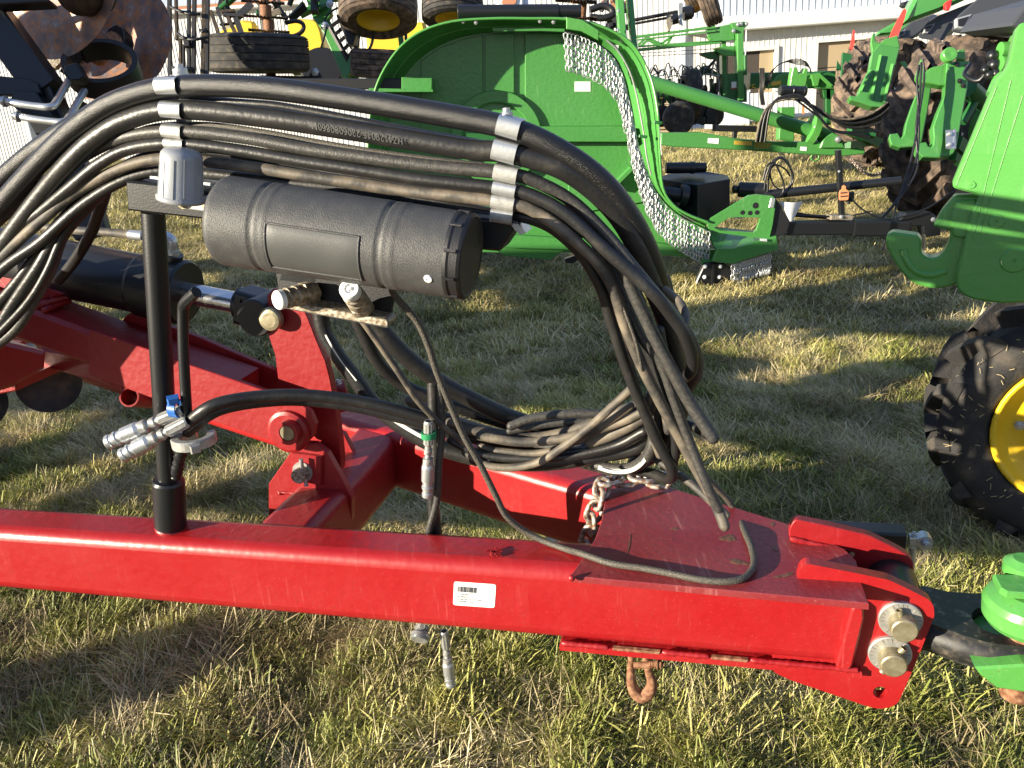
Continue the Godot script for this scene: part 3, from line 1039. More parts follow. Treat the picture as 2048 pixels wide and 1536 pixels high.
	lathe(st, fp(580, 861, -0.274), BEAM_N, [0, 0, 0, 0.056, 0.012, 0.054, 0.016, 0.046, 0.016, 0], 28)
	obj("arm_boss", st, M.red_clean, h)
	st = mb()
	pipe(st, fp(581, 861, -0.258), fp(581, 861, -0.258) + BEAM_N * 0.020, 0.030, 0.010, 24)
	obj("boss_collar", st, M.red_clean, h)
	st = mb()
	lathe(st, fp(581, 861, -0.258), BEAM_N, [0, 0, 0, 0.0195, 0.017, 0.0195, 0.0185, 0.018, 0.0185, 0], 22)
	obj("arm_pin", st, M.brass, h)
	# hydraulic cylinder above the arm
	var y0 := fp(-60, 500, -0.40)
	var k0 := fp(372, 586, -0.40)
	var ax := (k0 - y0).normalized()
	st = mb()
	lathe(st, y0, ax, [0, 0, 0, 0.076, (k0 - y0).length() - 0.13, 0.076], 32, true)
	obj("cylinder_barrel", st, M.black, h)
	st = mb()
	var g0 := k0 - ax * 0.13
	lathe(st, g0, ax, [0, 0.0765, 0.012, 0.083, 0.10, 0.083, 0.104, 0.080, 0.108, 0.083, 0.125, 0.083, 0.132, 0.078, 0.132, 0.0], 32)
	obj("cylinder_gland", st, M.black, h)
	var k1 := fp(476, 606, -0.40)
	st = mb()
	cyl(st, k0 - ax * 0.02, k1, 0.0275, 24)
	obj("cylinder_rod", st, M.chrome, h)
	st = mb()
	cyl(st, k1, k1 + ax * 0.018, 0.042, 20, 0.004)
	var k2 := fp(536, 622, -0.40)
	bar(st, k1 + ax * 0.014, k2, 0.088, 0.085, 0.012)
	lathe(st, k2 - BEAM_N * 0.055, BEAM_N, [0, 0, 0, 0.044, 0.004, 0.047, 0.12, 0.047, 0.124, 0.044, 0.124, 0], 24)
	var cv := obj("clevis", st, M.black, h)
	letters("cast_lettering", "UƐƐUΡAЯT", 0.020, fp(480, 605, -0.355), BEAM_DIR * 0.985 - Vector3.UP * 0.17, Vector3.UP, M.black, cv, 0.004, "Droid Sans", 0.058)
	st = mb()
	lathe(st, fp(546, 636, -0.332), BEAM_N, [0, 0, 0, 0.029, 0.014, 0.029, 0.020, 0.026, 0.022, 0.018, 0.022, 0], 24)
	obj("clevis_pin", st, M.brass, h)
	st = mb()
	var q0 := fp(340, 530, -0.40)
	cyl(st, q0, fp(344, 507, -0.40), 0.028, 16)
	var port := obj("cylinder_port", st, M.black, h)
	st = mb()
	lathe(st, fp(344, 514, -0.40), fp(342, 490, -0.40) - fp(344, 514, -0.40), [0, 0, 0, 0.021, 0.016, 0.021, 0.016, 0.017, 0.03, 0.016], 6)
	tube(st, spline([fp(343, 500, -0.40), fp(342, 482, -0.40), fp(330, 474, -0.40), fp(318, 473, -0.40)], 5), 0.0155, 12)
	obj("elbow", st, M.zinc, h)
	# tool bar, torque tube and spool below the arm
	st = mb()
	var tn := Vector3(0.80, -0.05, 0.60).normalized()
	slab(st, onPls([-50, 668, 30, 688, 94, 703, 92, 738, 31, 774, -50, 800], fp(94, 720, -0.52), tn), -tn * 0.22, 0.012)
	obj("tool_bar", st, M.red_clean, h)
	plate("torque_bar", M.red_clean, [80, 696, 310, 738, 330, 815, 237, 782, 104, 740, 80, 742], -0.64, 0.12, 0.008, h)
	plate("bar_foot", M.red_clean, [-20, 772, 34, 762, 32, 782, -10, 790], -0.50, 0.2, 0.004, h)
	st = mb()
	bar(st, fp(20, 735, -0.80), Vector3(-3.4, 0.80, -3.6), 0.15, 0.15, 0.012)
	bar(st, fp(-200, 548, -0.34), Vector3(-3.5, 1.25, -2.9), 0.10, 0.11, 0.012)
	obj("tool_bar", st, M.red_clean, h)
	st = mb()
	box(st, fp(-215, 690, -0.06), Basis(BEAM_DIR, Vector3.UP, BEAM_N), Vector3(0.16, 0.42, 0.16), 0.01)
	obj("valve_block", st, M.black, h)
	st = mb()
	bar(st, fp(-215, 790, -0.06), fp(-215, 1060, -0.06), 0.05, 0.05, 0.004, Vector3.RIGHT)
	obj("valve_stand", st, M.black, h)
	st = mb()
	pipe(st, fp(258, 794, -0.56), fp(330, 800, -0.78), 0.030, 0.005, 22)
	obj("spool_tube", st, M.red_clean, h)
	# barcode label on the beam
	var lab := mb()
	slab(lab, fillet(fps([908, 1163, 992, 1169, 989, 1216, 906, 1210], 0.0008), 0.006), -BEAM_N * 0.0005)
	var lb := obj("barcode_label", lab, M.label, nb)
	var lr := (fp(992, 1169, 0.0011) - fp(908, 1163, 0.0011)).normalized()
	var lu := (fp(908, 1163, 0.0011) - fp(906, 1210, 0.0011)).normalized()
	st = mb()
	var br := RandomNumberGenerator.new()
	br.seed = 9
	var bx := 0.0
	var bl0 := fp(914.5, 1183.5, 0.0011)
	var blen := (fp(953, 1186, 0.0011) - bl0).length()
	while bx < blen:
		var bw: float = [0.0005, 0.0007, 0.0012, 0.0016][br.randi() % 4]
		var c := bl0 + lr * (bx + bw * 0.5) + lu * 0.0068
		box(st, c, Basis(lr, lu, BEAM_N), Vector3(bw, 0.0135, 0.0003))
		bx += bw + [0.0005, 0.0007, 0.0011][br.randi() % 3]
	obj("barcode", st, M.ink, lb)
	letters("number_text", "1289490", 0.0062, fp(916, 1188.6, 0.0012), lr, lu, M.ink, lb, 0.0003, "Droid Sans", 0.024)
	letters("serial_text", "S/N:  YND000732", 0.0040, fp(914, 1193, 0.0012), lr, lu, M.ink, lb, 0.0003, "Droid Sans", 0.0215)
	letters("description_text", "Description: 2022 Case IH 875 - 11 Shank, 2", 0.0040, fp(914, 1197.6, 0.0012), lr, lu, M.ink, lb, 0.0003, "Droid Sans", 0.0555)
	letters("width_text", "2' Working width, 24\" spacing", 0.0040, fp(913.7, 1201.8, 0.0012), lr, lu, M.ink, lb, 0.0003, "Droid Sans", 0.0365)
	# scuffed bare patch on the beam's top
	st = mb()
	var sr := RandomNumberGenerator.new()
	sr.seed = 5
	for i in 26:
		var a := sr.randf() * TAU
		var c := onY(988, 1104, 0.6005) + Vector3(cos(a), 0, sin(a)) * 0.016 * sr.randf()
		box(st, c, Basis(Vector3.UP, a), Vector3(0.008, 0.003, 0.002))
	obj("paint_blister", st, M.red_clean, nb)
	# discs hanging under the left end
	for q in [[94, 760, -0.95, 0.108, 0.3], [-50, 800, -0.95, 0.105, 0.3]]:
		var dsc := thing("ground_disc", "dark concave disc blade hanging below the red tool bar" if q[0] > 0 else "dark disc blade at the left frame edge under the tool bar", "disc blade", fp(q[0], q[1], q[2]), "disc blades under the tool bar")
		st = mb()
		var pr := []
		for i in 9:
			var rr: float = q[3] * i / 8.0
			pr.append_array([0.06 - 0.06 * (1.0 - pow(rr / q[3], 2.0)), rr])
		lathe(st, fp(q[0], q[1], q[2]), Vector3(0.55, 0.05, 0.83), pr, 36, true)
		obj("blade", st, M.dark_disc, dsc)
		st = mb()
		cyl(st, fp(q[0], q[1], q[2]), fp(q[0], q[1], q[2]) + Vector3(-0.3, 0.0, -0.45), 0.03)
		obj("gang_shaft", st, M.black_dull, dsc)
	# safety chain and hook
	var ch := thing("safety_chain", "rusty worn steel safety chain draped over the red top plate", "chain", onY(1192, 1010, 0.0))
	var cp := [onY(1330, 962, 0.63), onY(1300, 958, 0.63), onY(1268, 955, 0.632), onY(1236, 958, 0.63), fp(1207, 966, -0.31), fp(1201, 986, -0.295), fp(1195, 1010, -0.285), fp(1184, 1035, -0.28), fp(1183, 1060, -0.28), fp(1173, 1088, -0.28), fp(1171, 1112, -0.28)]
	for i in cp.size() - 1:
		var a: Vector3 = cp[i]
		var b: Vector3 = cp[i + 1]
		var d := (b - a).normalized()
		var s := d.cross(B.z).normalized()
		if i % 2 == 1:
			s = s.rotated(d, 1.25)
		st = mb()
		link(st, (a + b) * 0.5, d, s, (b - a).length() + 0.022, 0.033, 0.0062)
		obj("link", st, M.rusty_chain, ch)
	var hk := thing("grab_hook", "rusty forged grab hook hanging under the red beam", "hook", fp(1283, 1395, -0.06))
	var hp := []
	var hw := []
	for q in [[1262, 1300, 7], [1262, 1330, 8], [1262, 1358, 11], [1268, 1381, 14], [1283, 1393, 16], [1299, 1384, 15], [1304, 1364, 12], [1298, 1344, 10], [1293, 1320, 9], [1293, 1300, 8]]:
		hp.append(fp(q[0], q[1], -0.06))
		hw.append(q[2] * 0.00093)
	st = mb()
	var sp := spline(hp, 4)
	var sw := []
	for i in sp.size():
		var f := float(i) / (sp.size() - 1) * (hw.size() - 1)
		var i0 := mini(int(f), hw.size() - 2)
		sw.append(lerpf(hw[i0], hw[i0 + 1], f - i0))
	tube(st, sp, sw, 10)
	obj("hook_body", st, M.rust, hk)
	st = mb()
	cyl(st, fp(1268, 1331, -0.05), fp(1318, 1328, -0.05), 0.0075)
	hexbolt(st, fp(1314, 1328, -0.05), BEAM_DIR, 0.010)
	for i in 5:
		lathe(st, fp(1300 + i * 3, 1329, -0.05), BEAM_DIR, [0, 0.0075, 0.001, 0.009, 0.002, 0.0075], 10)
	obj("hook_bolt", st, M.rust, hk)
	# green drawbar jaw that holds the eye
	var dc := thing("drawbar_jaw", "green cast drawbar jaw closed round the black eye bar", "tractor drawbar", Vector3(ec.x, 0, ec.z))
	var jc := onY(2062, 1224, 0.55)
	st = mb()
	lathe(st, Vector3(jc.x, 0.528, jc.z), Vector3.UP, [0.0, 0, 0, 0.070, 0.012, 0.078, 0.040, 0.080, 0.052, 0.074, 0.066, 0.050, 0.070, 0.0], 40)
	obj("upper_jaw", st, M.green_cast, dc)
	st = mb()
	var lid := [onY(1986, 1147, 0.612), onY(2140, 1150, 0.612), onY(2140, 1192, 0.612), onY(2015, 1184, 0.612), onY(2000, 1175, 0.612)]
	slab(st, lid, Vector3(0, -0.012, 0), 0.003)
	obj("latch_plate", st, M.green_cast, dc)
	st = mb()
	lathe(st, Vector3(jc.x + 0.01, 0.60, jc.z - 0.05), Vector3.UP, [0, 0, 0, 0.035, 0.02, 0.035, 0.03, 0.02, 0.03, 0], 20)
	obj("latch_boss", st, M.green_cast, dc)
	st = mb()
	var lj := []
	var lo := [1950, 1336, 1962, 1352, 1995, 1378, 2048, 1386, 2160, 1392, 2160, 1340, 2048, 1330]
	for i in range(0, lo.size(), 2):
		lj.append(onPl(lo[i], lo[i + 1], jc + BEAM_N * 0.075, BEAM_N))
	slab(st, lj, -BEAM_N * 0.15, 0.004)
	obj("lower_jaw", st, M.green_cast, dc)
	st = mb()
	cyl(st, Vector3(jc.x - 0.012, 0.372, jc.z + 0.01), Vector3(jc.x - 0.012, 0.56, jc.z + 0.01), 0.0265, 20, 0.004)
	obj("drawbar_pin", st, M.rust, dc)
	st = mb()
	bar(st, Vector3(jc.x + 0.05, 0.42, jc.z - 0.02), Vector3(jc.x + 0.75, 0.44, jc.z - 0.24), 0.09, 0.1, 0.008)
	obj("drawbar", st, M.green_dark, dc)

# ------------------------------------------------------------ post, rail, canister and the small parts on them
func build_hose_post():
	var h := thing("hose_post", "black hose post with a top rail, standing on the near red beam", "hose post", fp(345, 1050, -0.06))
	var st := mb()
	var foot := fp(342, 1052, -0.06)
	var head := fp(306, 425, -0.06)
	var d := (head - foot).normalized()
	cyl(st, foot + d * 0.1, head, 0.0235, 24)
	obj("post", st, M.black, h)
	st = mb()
	lathe(st, foot, d, [0, 0, 0, 0.0345, 0.005, 0.036, 0.118, 0.036, 0.124, 0.033, 0.126, 0.024], 28)
	obj("sleeve", st, M.black, h)
	st = mb()
	lathe(st, foot - d * 0.010, d, [0, 0, 0, 0.034, 0.008, 0.036, 0.014, 0.033], 28)
	obj("weld_ring", st, M.red_clean, h)
	st = mb()
	slab(st, fps([250, 361, 1030, 446, 1027, 460, 1014, 480, 998, 503, 960, 500, 430, 441, 254, 421], -0.022), -BEAM_N * 0.075, 0.004)
	obj("rail", st, M.black, h)
	st = mb()
	slab(st, fps([300, 352, 985, 432, 1036, 445, 1034, 449, 985, 438, 300, 357], -0.030), -BEAM_N * 0.05, 0.0)
	slab(st, fps([1020, 446, 1036, 448, 1052, 466, 1040, 470, 1028, 458], -0.02), -BEAM_N * 0.05, 0.0)
	obj("clamp_strip", st, M.zinc, h)
	st = mb()
	tube(st, spline([fp(393, 584, 0.012), fp(384, 592, 0.008), fp(370, 606, 0.0), fp(366, 625, -0.005), fp(367, 700, -0.005), fp(371, 780, -0.005), fp(377, 868, -0.005)], 5), 0.0112, 14)
	obj("hook_rod", st, M.black, h)
	st = mb()
	weld(st, fp(372, 865, -0.02), fp(352, 950, -0.045), 0.012)
	weld(st, fp(362, 885, -0.035), fp(353, 955, -0.045), 0.012)
	obj("rod_weld", st, M.black, h)
	st = mb()
	var pts := []
	for i in 30:
		var t := deg_to_rad(35.0 + 300.0 * i / 29.0)
		pts.append([sin(t), cos(t)])
	var rc := fp(386, 870, 0.005)
	var e1 := BEAM_DIR
	var e2 := BEAM_N
	var outer := []
	for q in pts:
		outer.append(rc + e1 * (q[0] * 0.046) - e2 * (q[1] * 0.046))
	pts.reverse()
	for q in pts:
		outer.append(rc + e1 * (q[0] * 0.028) - e2 * (q[1] * 0.028))
	slab(st, outer, Vector3(0, -0.020, 0), 0.002)
	box(st, rc + e1 * 0.034 + e2 * 0.046 - Vector3(0, 0.01, 0), Basis(Vector3.UP, 0.5), Vector3(0.02, 0.018, 0.012), 0.002)
	obj("split_ring", st, M.zinc_dull, h)
	st = mb()
	slab(st, fps([548, 520, 795, 560, 776, 655, 772, 656, 572, 617, 562, 606], -0.010), -BEAM_N * 0.008, 0.0)
	obj("coupler_plate", st, M.black_dull, h)
	st = mb()
	slab(st, fillet(fps([562, 600, 776, 640, 776, 655, 566, 616], 0.035), 0.008), -BEAM_N * 0.045, 0.0015)
	obj("coupler_lip", st, M.dirty_steel, h)
	st = mb()
	slab(st, fps([578, 470, 640, 478, 630, 570, 560, 560], -0.01), -BEAM_N * 0.02, 0.0)
	obj("hanger", st, M.black, h)
	for q in [[632, 583, 0.0, 553, 601, 0.075], [728, 620, 0.01, 698, 577, 0.115]]:
		var c0 := fp(q[0], q[1], q[2])
		var c1 := fp(q[3], q[4], q[5])
		var l := (c1 - c0).length()
		st = mb()
		lathe(st, c0, c1 - c0, [0, 0.019, l * 0.16, 0.0235, l * 0.2, 0.0235, l * 0.34, 0.0235, l * 0.36, 0.019], 6)
		lathe(st, c0, c1 - c0, [l * 0.36, 0.020, l * 0.55, 0.020, l * 0.57, 0.0175, l * 0.66, 0.0175, l * 0.68, 0.0195, l * 0.75, 0.0195, l * 0.77, 0.0165, l * 0.84, 0.0165, l * 0.86, 0.0185], 20)
		var cp := obj("coupler", st, M.dirty_steel, h)
		st = mb()
		lathe(st, c0, c1 - c0, [l * 0.86, 0.0185, l * 0.97, 0.0182, l, 0.016, l, 0.009, l * 0.97, 0.008, l * 0.97, 0.0055, l * 1.02, 0.004, l * 1.02, 0], 20)
		obj("coupler_tip", st, M.decal_white, cp)
	# grey cover
	var g := thing("plastic_cover", "ribbed grey plastic cover wet with dew, left of the canister", "plastic cover", fp(362, 405, 0.035))
	var gb := fp(361, 401, 0.035)
	var gt := fp(363, 297, 0.035)
	var gl := (gt - gb).length()
	var k := px(gb)
	st = mb()
	lathe(st, gb, gt - gb, [0.0, 0.0, 0.0, 46 * k, 0.006, 46.5 * k, 0.009, 43.5 * k, gl * 0.10, 43 * k, gl * 0.82, 39.5 * k, gl * 0.90, 38 * k, gl * 0.96, 33 * k, gl * 0.99, 24 * k, gl, 0], 40, true)
	obj("cover_body", st, M.grey_plastic, g)
	for i in 12:
		var t := TAU * i / 12.0 + 0.28
		var u := (BEAM_DIR * cos(t) + BEAM_N * sin(t))
		st = mb()
		bar(st, gb + u * 43.4 * k + (gt - gb).normalized() * 0.006, gb + u * 39.6 * k + (gt - gb) * 0.80, 0.0026, 0.0026, 0.0, u)
		obj("rib", st, M.grey_plastic, g)
	st = mb()
	slab(st, fps([349, 404, 430, 388, 437, 396, 428, 420, 418, 424, 366, 417, 352, 410], 0.010), -BEAM_N * 0.03, 0.002)
	obj("bracket", st, M.grey_bracket, g)
	for q in [[366, 408], [415, 412]]:
		st = mb()
		hexbolt(st, fp(q[0], q[1], 0.010), BEAM_N, 0.0075)
		obj("bolt", st, M.brass, g)
	# canister
	var off := 0.085
	var ca := fp(446, 440, off)
	var cb := fp(942, 514, off)
	var ax := (cb - ca).normalized()
	var L := (cb - ca).length()
	var r0 := 89.0 * px(ca)
	var r1 := 87.0 * px(cb)
	var cn := thing("manual_canister", "large black plastic manual canister with a screw cap, on the rail", "canister", (ca + cb) * 0.5)
	var up := (Vector3.UP - ax * ax.y).normalized()
	var fr := ax.cross(up)                                  # towards the viewer or away
	if fr.dot(BEAM_N) < 0:
		fr = -fr
	st = mb()
	var ns := 96
	var na := 64
	var t0 := (fp(574, 443, off) - ca).dot(ax) / L
	var t1 := (fp(752, 471, off) - ca).dot(ax) / L
	var prof := func(t: float) -> float:
		var r := lerpf(r0, r1, t)
		for gq in [[0.205, 0.008], [0.70, 0.008]]:
			var w: float = gq[1]
			if absf(t - gq[0]) < w:
				r -= 0.0035
			if absf(t - gq[0] - 0.052) < 0.004:
				r += 0.0012
		if t < 0.035:
			r *= sqrt(maxf(0.0, 1.0 - pow((0.035 - t) / 0.037, 2.0)) ) * 0.35 + 0.65
		return r
	var grid := []
	for i in ns + 1:
		var t := 0.945 * i / ns
		var row := []
		for j in na:
			var a := TAU * j / na
			var r: float = prof.call(t)
			row.append(ca + ax * (t * L) + (fr * cos(a) + up * sin(a)) * r)
		grid.append(row)
	for i in ns:
		for j in na:
			quad(st, grid[i][j], grid[i][(j + 1) % na], grid[i + 1][(j + 1) % na], grid[i + 1][j], 1) if fr.cross(up).dot(ax) > 0 else quad(st, grid[i][j], grid[i + 1][j], grid[i + 1][(j + 1) % na], grid[i][(j + 1) % na], 1)
	cap(st, grid[0], -ax)
	obj("canister_body", st, M.charcoal, cn)
	st = mb()
	var rows := []
	for i in 15:
		var t := lerpf(t0, t1, i / 14.0)
		var row := []
		for j in 13:
			var a := deg_to_rad(lerpf(17.0, -44.0, j / 12.0))
			var edge := i == 0 or i == 14 or j == 0 or j == 12
			var r := lerpf(r0, r1, t) + (0.0002 if edge else 0.0012)
			row.append(ca + ax * (t * L) + (fr * cos(a) + up * sin(a)) * r)
		rows.append(row)
	for i in 14:
		for j in 12:
			quad(st, rows[i][j], rows[i][j + 1], rows[i + 1][j + 1], rows[i + 1][j], 1) if (rows[i][j + 1] - rows[i][j]).cross(rows[i + 1][j] - rows[i][j]).dot(fr) > 0 else quad(st, rows[i][j], rows[i + 1][j], rows[i + 1][j + 1], rows[i][j + 1], 1)
	obj("name_panel", st, M.charcoal_smooth, cn)
	st = mb()
	for i in 2:                                             # raised rim at the panel's ends
		var t := t0 if i == 0 else t1
		var p := []
		for j in 13:
			var a := deg_to_rad(lerpf(18.0, -45.0, j / 12.0))
			p.append(ca + ax * (t * L) + (fr * cos(a) + up * sin(a)) * (lerpf(r0, r1, t) + 0.0003))
		tube(st, p, 0.0022, 6)
	for i in 2:
		var a := deg_to_rad(18.0 if i == 0 else -45.0)
		var p := []
		for j in 9:
			var t := lerpf(t0, t1, j / 8.0)
			p.append(ca + ax * (t * L) + (fr * cos(a) + up * sin(a)) * (lerpf(r0, r1, t) + 0.0003))
		tube(st, p, 0.0022, 6)
	obj("panel_rim", st, M.charcoal, cn)
	st = mb()
	var cs := ca + ax * L * 0.940
	lathe(st, cs, ax, [0, r1 * 0.97, 0.0, r1 * 1.02, 0.006, r1 * 1.03, 0.010, r1 * 1.0, L * 0.05, r1 * 1.0, L * 0.06, r1 * 0.97, L * 0.064, r1 * 0.92, L * 0.060, r1 * 0.86, L * 0.058, 0], 48)
	obj("screw_cap", st, M.black_dull, cn)
	for i in 10:
		var a := TAU * i / 10.0 + 0.3
		var u := fr * cos(a) + up * sin(a)
		st = mb()
		box(st, cs + ax * L * 0.024 + u * r1 * 1.0, Basis(ax, u, ax.cross(u)), Vector3(0.020, 0.007, 0.006), 0.0015)
		obj("cap_lug", st, M.black_dull, cn)
	st = mb()
	var ra := deg_to_rad(-24.0)
	var ru := fr * cos(ra) + up * sin(ra)
	var rt := (fp(853, 524, off + 0.08) - ca).dot(ax)
	lathe(st, ca + ax * rt + ru * (r1 * 1.005), ru, [0, 0.0075, 0.002, 0.0068, 0.003, 0.003, 0.0015, 0.0025, 0.0015, 0], 16)
	obj("rivet", st, M.decal_white, cn)

# ------------------------------------------------------------ hoses
func hose(label: String, pts: Array, dia: float, m: Material, seg := 12) -> MeshInstance3D:    # pts: picture point and distance out from the beam's face
	var p := f3(pts)
	var r := dia * 0.5 * px(p[p.size() / 2])
	var st := mb()
	var s := spline(p, 7)
	tube(st, s, r, seg)
	ball(st, s[s.size() - 1], r * 0.99, seg)
	ball(st, s[0], r * 0.99, seg)
	var o := obj("hydraulic_hose", st, m)
	tag(o, label, "hose", "hydraulic hoses of the red hitch")
	return o
func clamp_on(parent: Node, u0: float, v0: float, u1: float, v1: float, off: float, dirv: Vector2, m: Material, dia: float):
	var c := fp((u0 + u1) * 0.5, (v0 + v1) * 0.5, off)
	var k := px(c)
	var ax := (fp((u0 + u1) * 0.5 + dirv.x, (v0 + v1) * 0.5 + dirv.y, off) - c).normalized()
	var hgt := absf(v1 - v0) * 0.5 * k
	var wid := (u1 - u0) * 0.86 * k
	var up := (Vector3.UP - ax * ax.y).normalized()
	var n := BEAM_N
	var st := mb()
	var prof := []
	for i in 11:                                            # a strap bent round the hose: flat-topped U, open to the back
		var t := -1.0 + 2.0 * i / 10.0
		var a := t * PI * 0.5
		prof.append(up * (signf(sin(a)) * pow(absf(sin(a)), 0.6) * hgt) + n * (pow(maxf(cos(a), 0.0), 0.5) * (dia * 0.5 * k + 0.004)))
	prof.push_front(-up * hgt - n * hgt * 1.1)
	prof.append(up * hgt - n * hgt * 1.1)
	for i in prof.size() - 1:
		for s in [1.0, 0.93]:
			var p0: Vector3 = c + prof[i] * s - ax * wid * 0.5
			var p1: Vector3 = c + prof[i] * s + ax * wid * 0.5
			var p2: Vector3 = c + prof[i + 1] * s + ax * wid * 0.5
			var p3: Vector3 = c + prof[i + 1] * s - ax * wid * 0.5
			if s == 1.0:
				quad(st, p0, p1, p2, p3, 1)
			else:
				quad(st, p3, p2, p1, p0, 1)
		for e in [-0.5, 0.5]:
			var q0: Vector3 = c + prof[i] + ax * wid * e
			var q1: Vector3 = c + prof[i + 1] + ax * wid * e
			var q2: Vector3 = c + prof[i + 1] * 0.93 + ax * wid * e
			var q3: Vector3 = c + prof[i] * 0.93 + ax * wid * e
			if e < 0:
				quad(st, q0, q1, q2, q3)
			else:
				quad(st, q3, q2, q1, q0)
	obj("clamp_strap", st, m, parent)

func build_hoses():
	# clamp stacks
	var cl := thing("hose_clamp_stack", "stack of four zinc hose clamps above the grey plastic cover", "hose clamps", fp(345, 300, -0.03), "zinc hose clamp stacks")
	var cl_i := 0
	for q in [[317, 154, 372, 189, 4, 0, 0], [325, 203, 379, 236, 4, 0.4, 0], [325, 249, 375, 276, 4, 0.5, 1], [330, 277, 379, 297, 4, 0.4, 1]]:
		clamp_on(cl, q[0], q[1], q[2], q[3], -0.02, Vector2(q[4], q[5]), M.zinc if q[6] == 0 else M.zinc_dull, [47.0, 42.0, 27.0, 27.0, 25.0, 25.0][cl_i])
		cl_i += 1
	var st := mb()
	hexbolt(st, fp(362, 152, -0.05), Vector3.UP, 0.014)
	obj("stack_bolt", st, M.zinc, cl)
	st = mb()
	slab(st, fps([340, 150, 392, 155, 392, 160, 340, 158], -0.05), -BEAM_N * 0.05, 0.0)
	slab(st, fps([352, 158, 372, 158, 372, 365, 352, 365], -0.075), -BEAM_N * 0.02, 0.0)
	obj("stack_plate", st, M.zinc, cl)
	var cr := thing("hose_clamp_stack", "stack of six zinc hose clamps right of the canister cap", "hose clamps", fp(1010, 440, -0.03), "zinc hose clamp stacks")
	cl_i = 0
	for q in [[994, 234, 1048, 275, 4, 1.2, 0], [984, 281, 1041, 324, 4, 1.1, 0], [985, 331, 1041, 364, 4, 0.9, 1], [983, 365, 1038, 391, 4, 0.9, 0], [980, 391, 1035, 419, 4, 0.8, 1], [979, 418, 1032, 446, 4, 0.6, 1]]:
		clamp_on(cr, q[0], q[1], q[2], q[3], -0.02, Vector2(q[4], q[5]), M.zinc if q[6] == 0 else M.zinc_dull, [47.0, 42.0, 27.0, 27.0, 25.0, 25.0][cl_i])
		cl_i += 1
	st = mb()
	hexbolt(st, fp(1014, 238, -0.035), Vector3.UP, 0.012)
	obj("stack_bolt", st, M.zinc, cr)
	st = mb()
	slab(st, fps([1000, 240, 1020, 242, 1014, 445, 995, 443], -0.075), -BEAM_N * 0.02, 0.0)
	obj("stack_plate", st, M.zinc, cr)

	# the arch: one hose under each clamp
	hose("thick pebbled black hose at the top of the arch, dripping with dew", [-170, 640, -0.06, -60, 482, -0.05, 10, 400, -0.04, 85, 318, -0.03, 155, 252, -0.02, 235, 202, -0.02, 345, 174, -0.02, 513, 175, -0.02, 700, 199, -0.02, 907, 233, -0.02, 1020, 257, -0.02, 1112, 297, -0.03, 1198, 357, -0.05, 1258, 430, -0.08, 1300, 512, -0.12, 1326, 600, -0.18, 1340, 700, -0.22, 1345, 800, -0.25, 1322, 890, -0.27, 1270, 930, -0.28], 47, M.hose_wet, 16)
	var h2 := hose("second thick black hose below the pebbled one, printed with numbers", [-150, 760, -0.05, -60, 590, -0.04, 10, 486, -0.035, 81, 392, -0.03, 140, 324, -0.02, 195, 274, -0.02, 260, 238, -0.02, 352, 219, -0.02, 513, 233, -0.02, 700, 260, -0.02, 805, 277, -0.02, 942, 299, -0.02, 1013, 305, -0.02, 1113, 333, -0.03, 1181, 376, -0.05, 1234, 430, -0.07, 1272, 492, -0.09, 1300, 560, -0.12, 1330, 640, -0.16, 1356, 740, -0.2, 1362, 810, -0.22, 1335, 890, -0.24], 42, M.hose, 16)
	letters("printed_numbers", "HZ4129015 2206080860M", 0.016, fp(806, 283, 0.0035), -(fp(806, 283, 0.0) - fp(640, 254, 0.0)).normalized(), -Vector3.UP, M.print_dark, h2, 0.0006, "Droid Sans", 0.17)
	hose("braided black hose in the third clamp from the top", [-120, 560, -0.08, 20, 420, -0.07, 140, 330, -0.05, 240, 278, -0.03, 350, 263, -0.02, 478, 274, -0.02, 600, 296, -0.02, 700, 311, -0.02, 850, 331, -0.02, 1013, 347, -0.02, 1078, 366, -0.03, 1147, 405, -0.04, 1215, 472, -0.04, 1262, 530, -0.03, 1310, 588, -0.03, 1345, 628, -0.04, 1376, 672, -0.06, 1393, 716, -0.09, 1392, 750, -0.12, 1376, 778, -0.16], 27, M.hose_grey)
	hose("black hose in the fourth clamp, dusty along its middle", [-120, 640, -0.05, 0, 490, -0.04, 81, 425, -0.03, 147, 370, -0.02, 200, 327, -0.02, 262, 297, -0.02, 354, 287, -0.02, 478, 301, -0.02, 600, 322, -0.02, 700, 337, -0.02, 839, 359, -0.02, 1010, 378, -0.02, 1078, 397, -0.02, 1140, 434, -0.02, 1200, 490, -0.02, 1262, 545, -0.02, 1312, 592, -0.02, 1342, 630, -0.03, 1368, 668, -0.04, 1384, 712, -0.06, 1382, 742, -0.08, 1366, 756, -0.1], 27, M.hose)
	hose("tan dusty hose in the fifth clamp behind the canister", [-100, 650, -0.035, 0, 520, -0.03, 98, 428, -0.03, 163, 378, -0.03, 244, 336, -0.03, 319, 318, -0.03, 410, 324, -0.03, 500, 334, -0.03, 600, 350, -0.03, 700, 365, -0.03, 805, 381, -0.03, 1010, 405, -0.02, 1078, 428, -0.02, 1136, 470, -0.02, 1190, 520, -0.03, 1226, 575, -0.04, 1250, 650, -0.05, 1284, 732, -0.06, 1326, 814, -0.07, 1366, 888, -0.08, 1402, 955, -0.08, 1430, 1005, -0.07, 1449, 1052, -0.05], 25, M.hose_dusty)
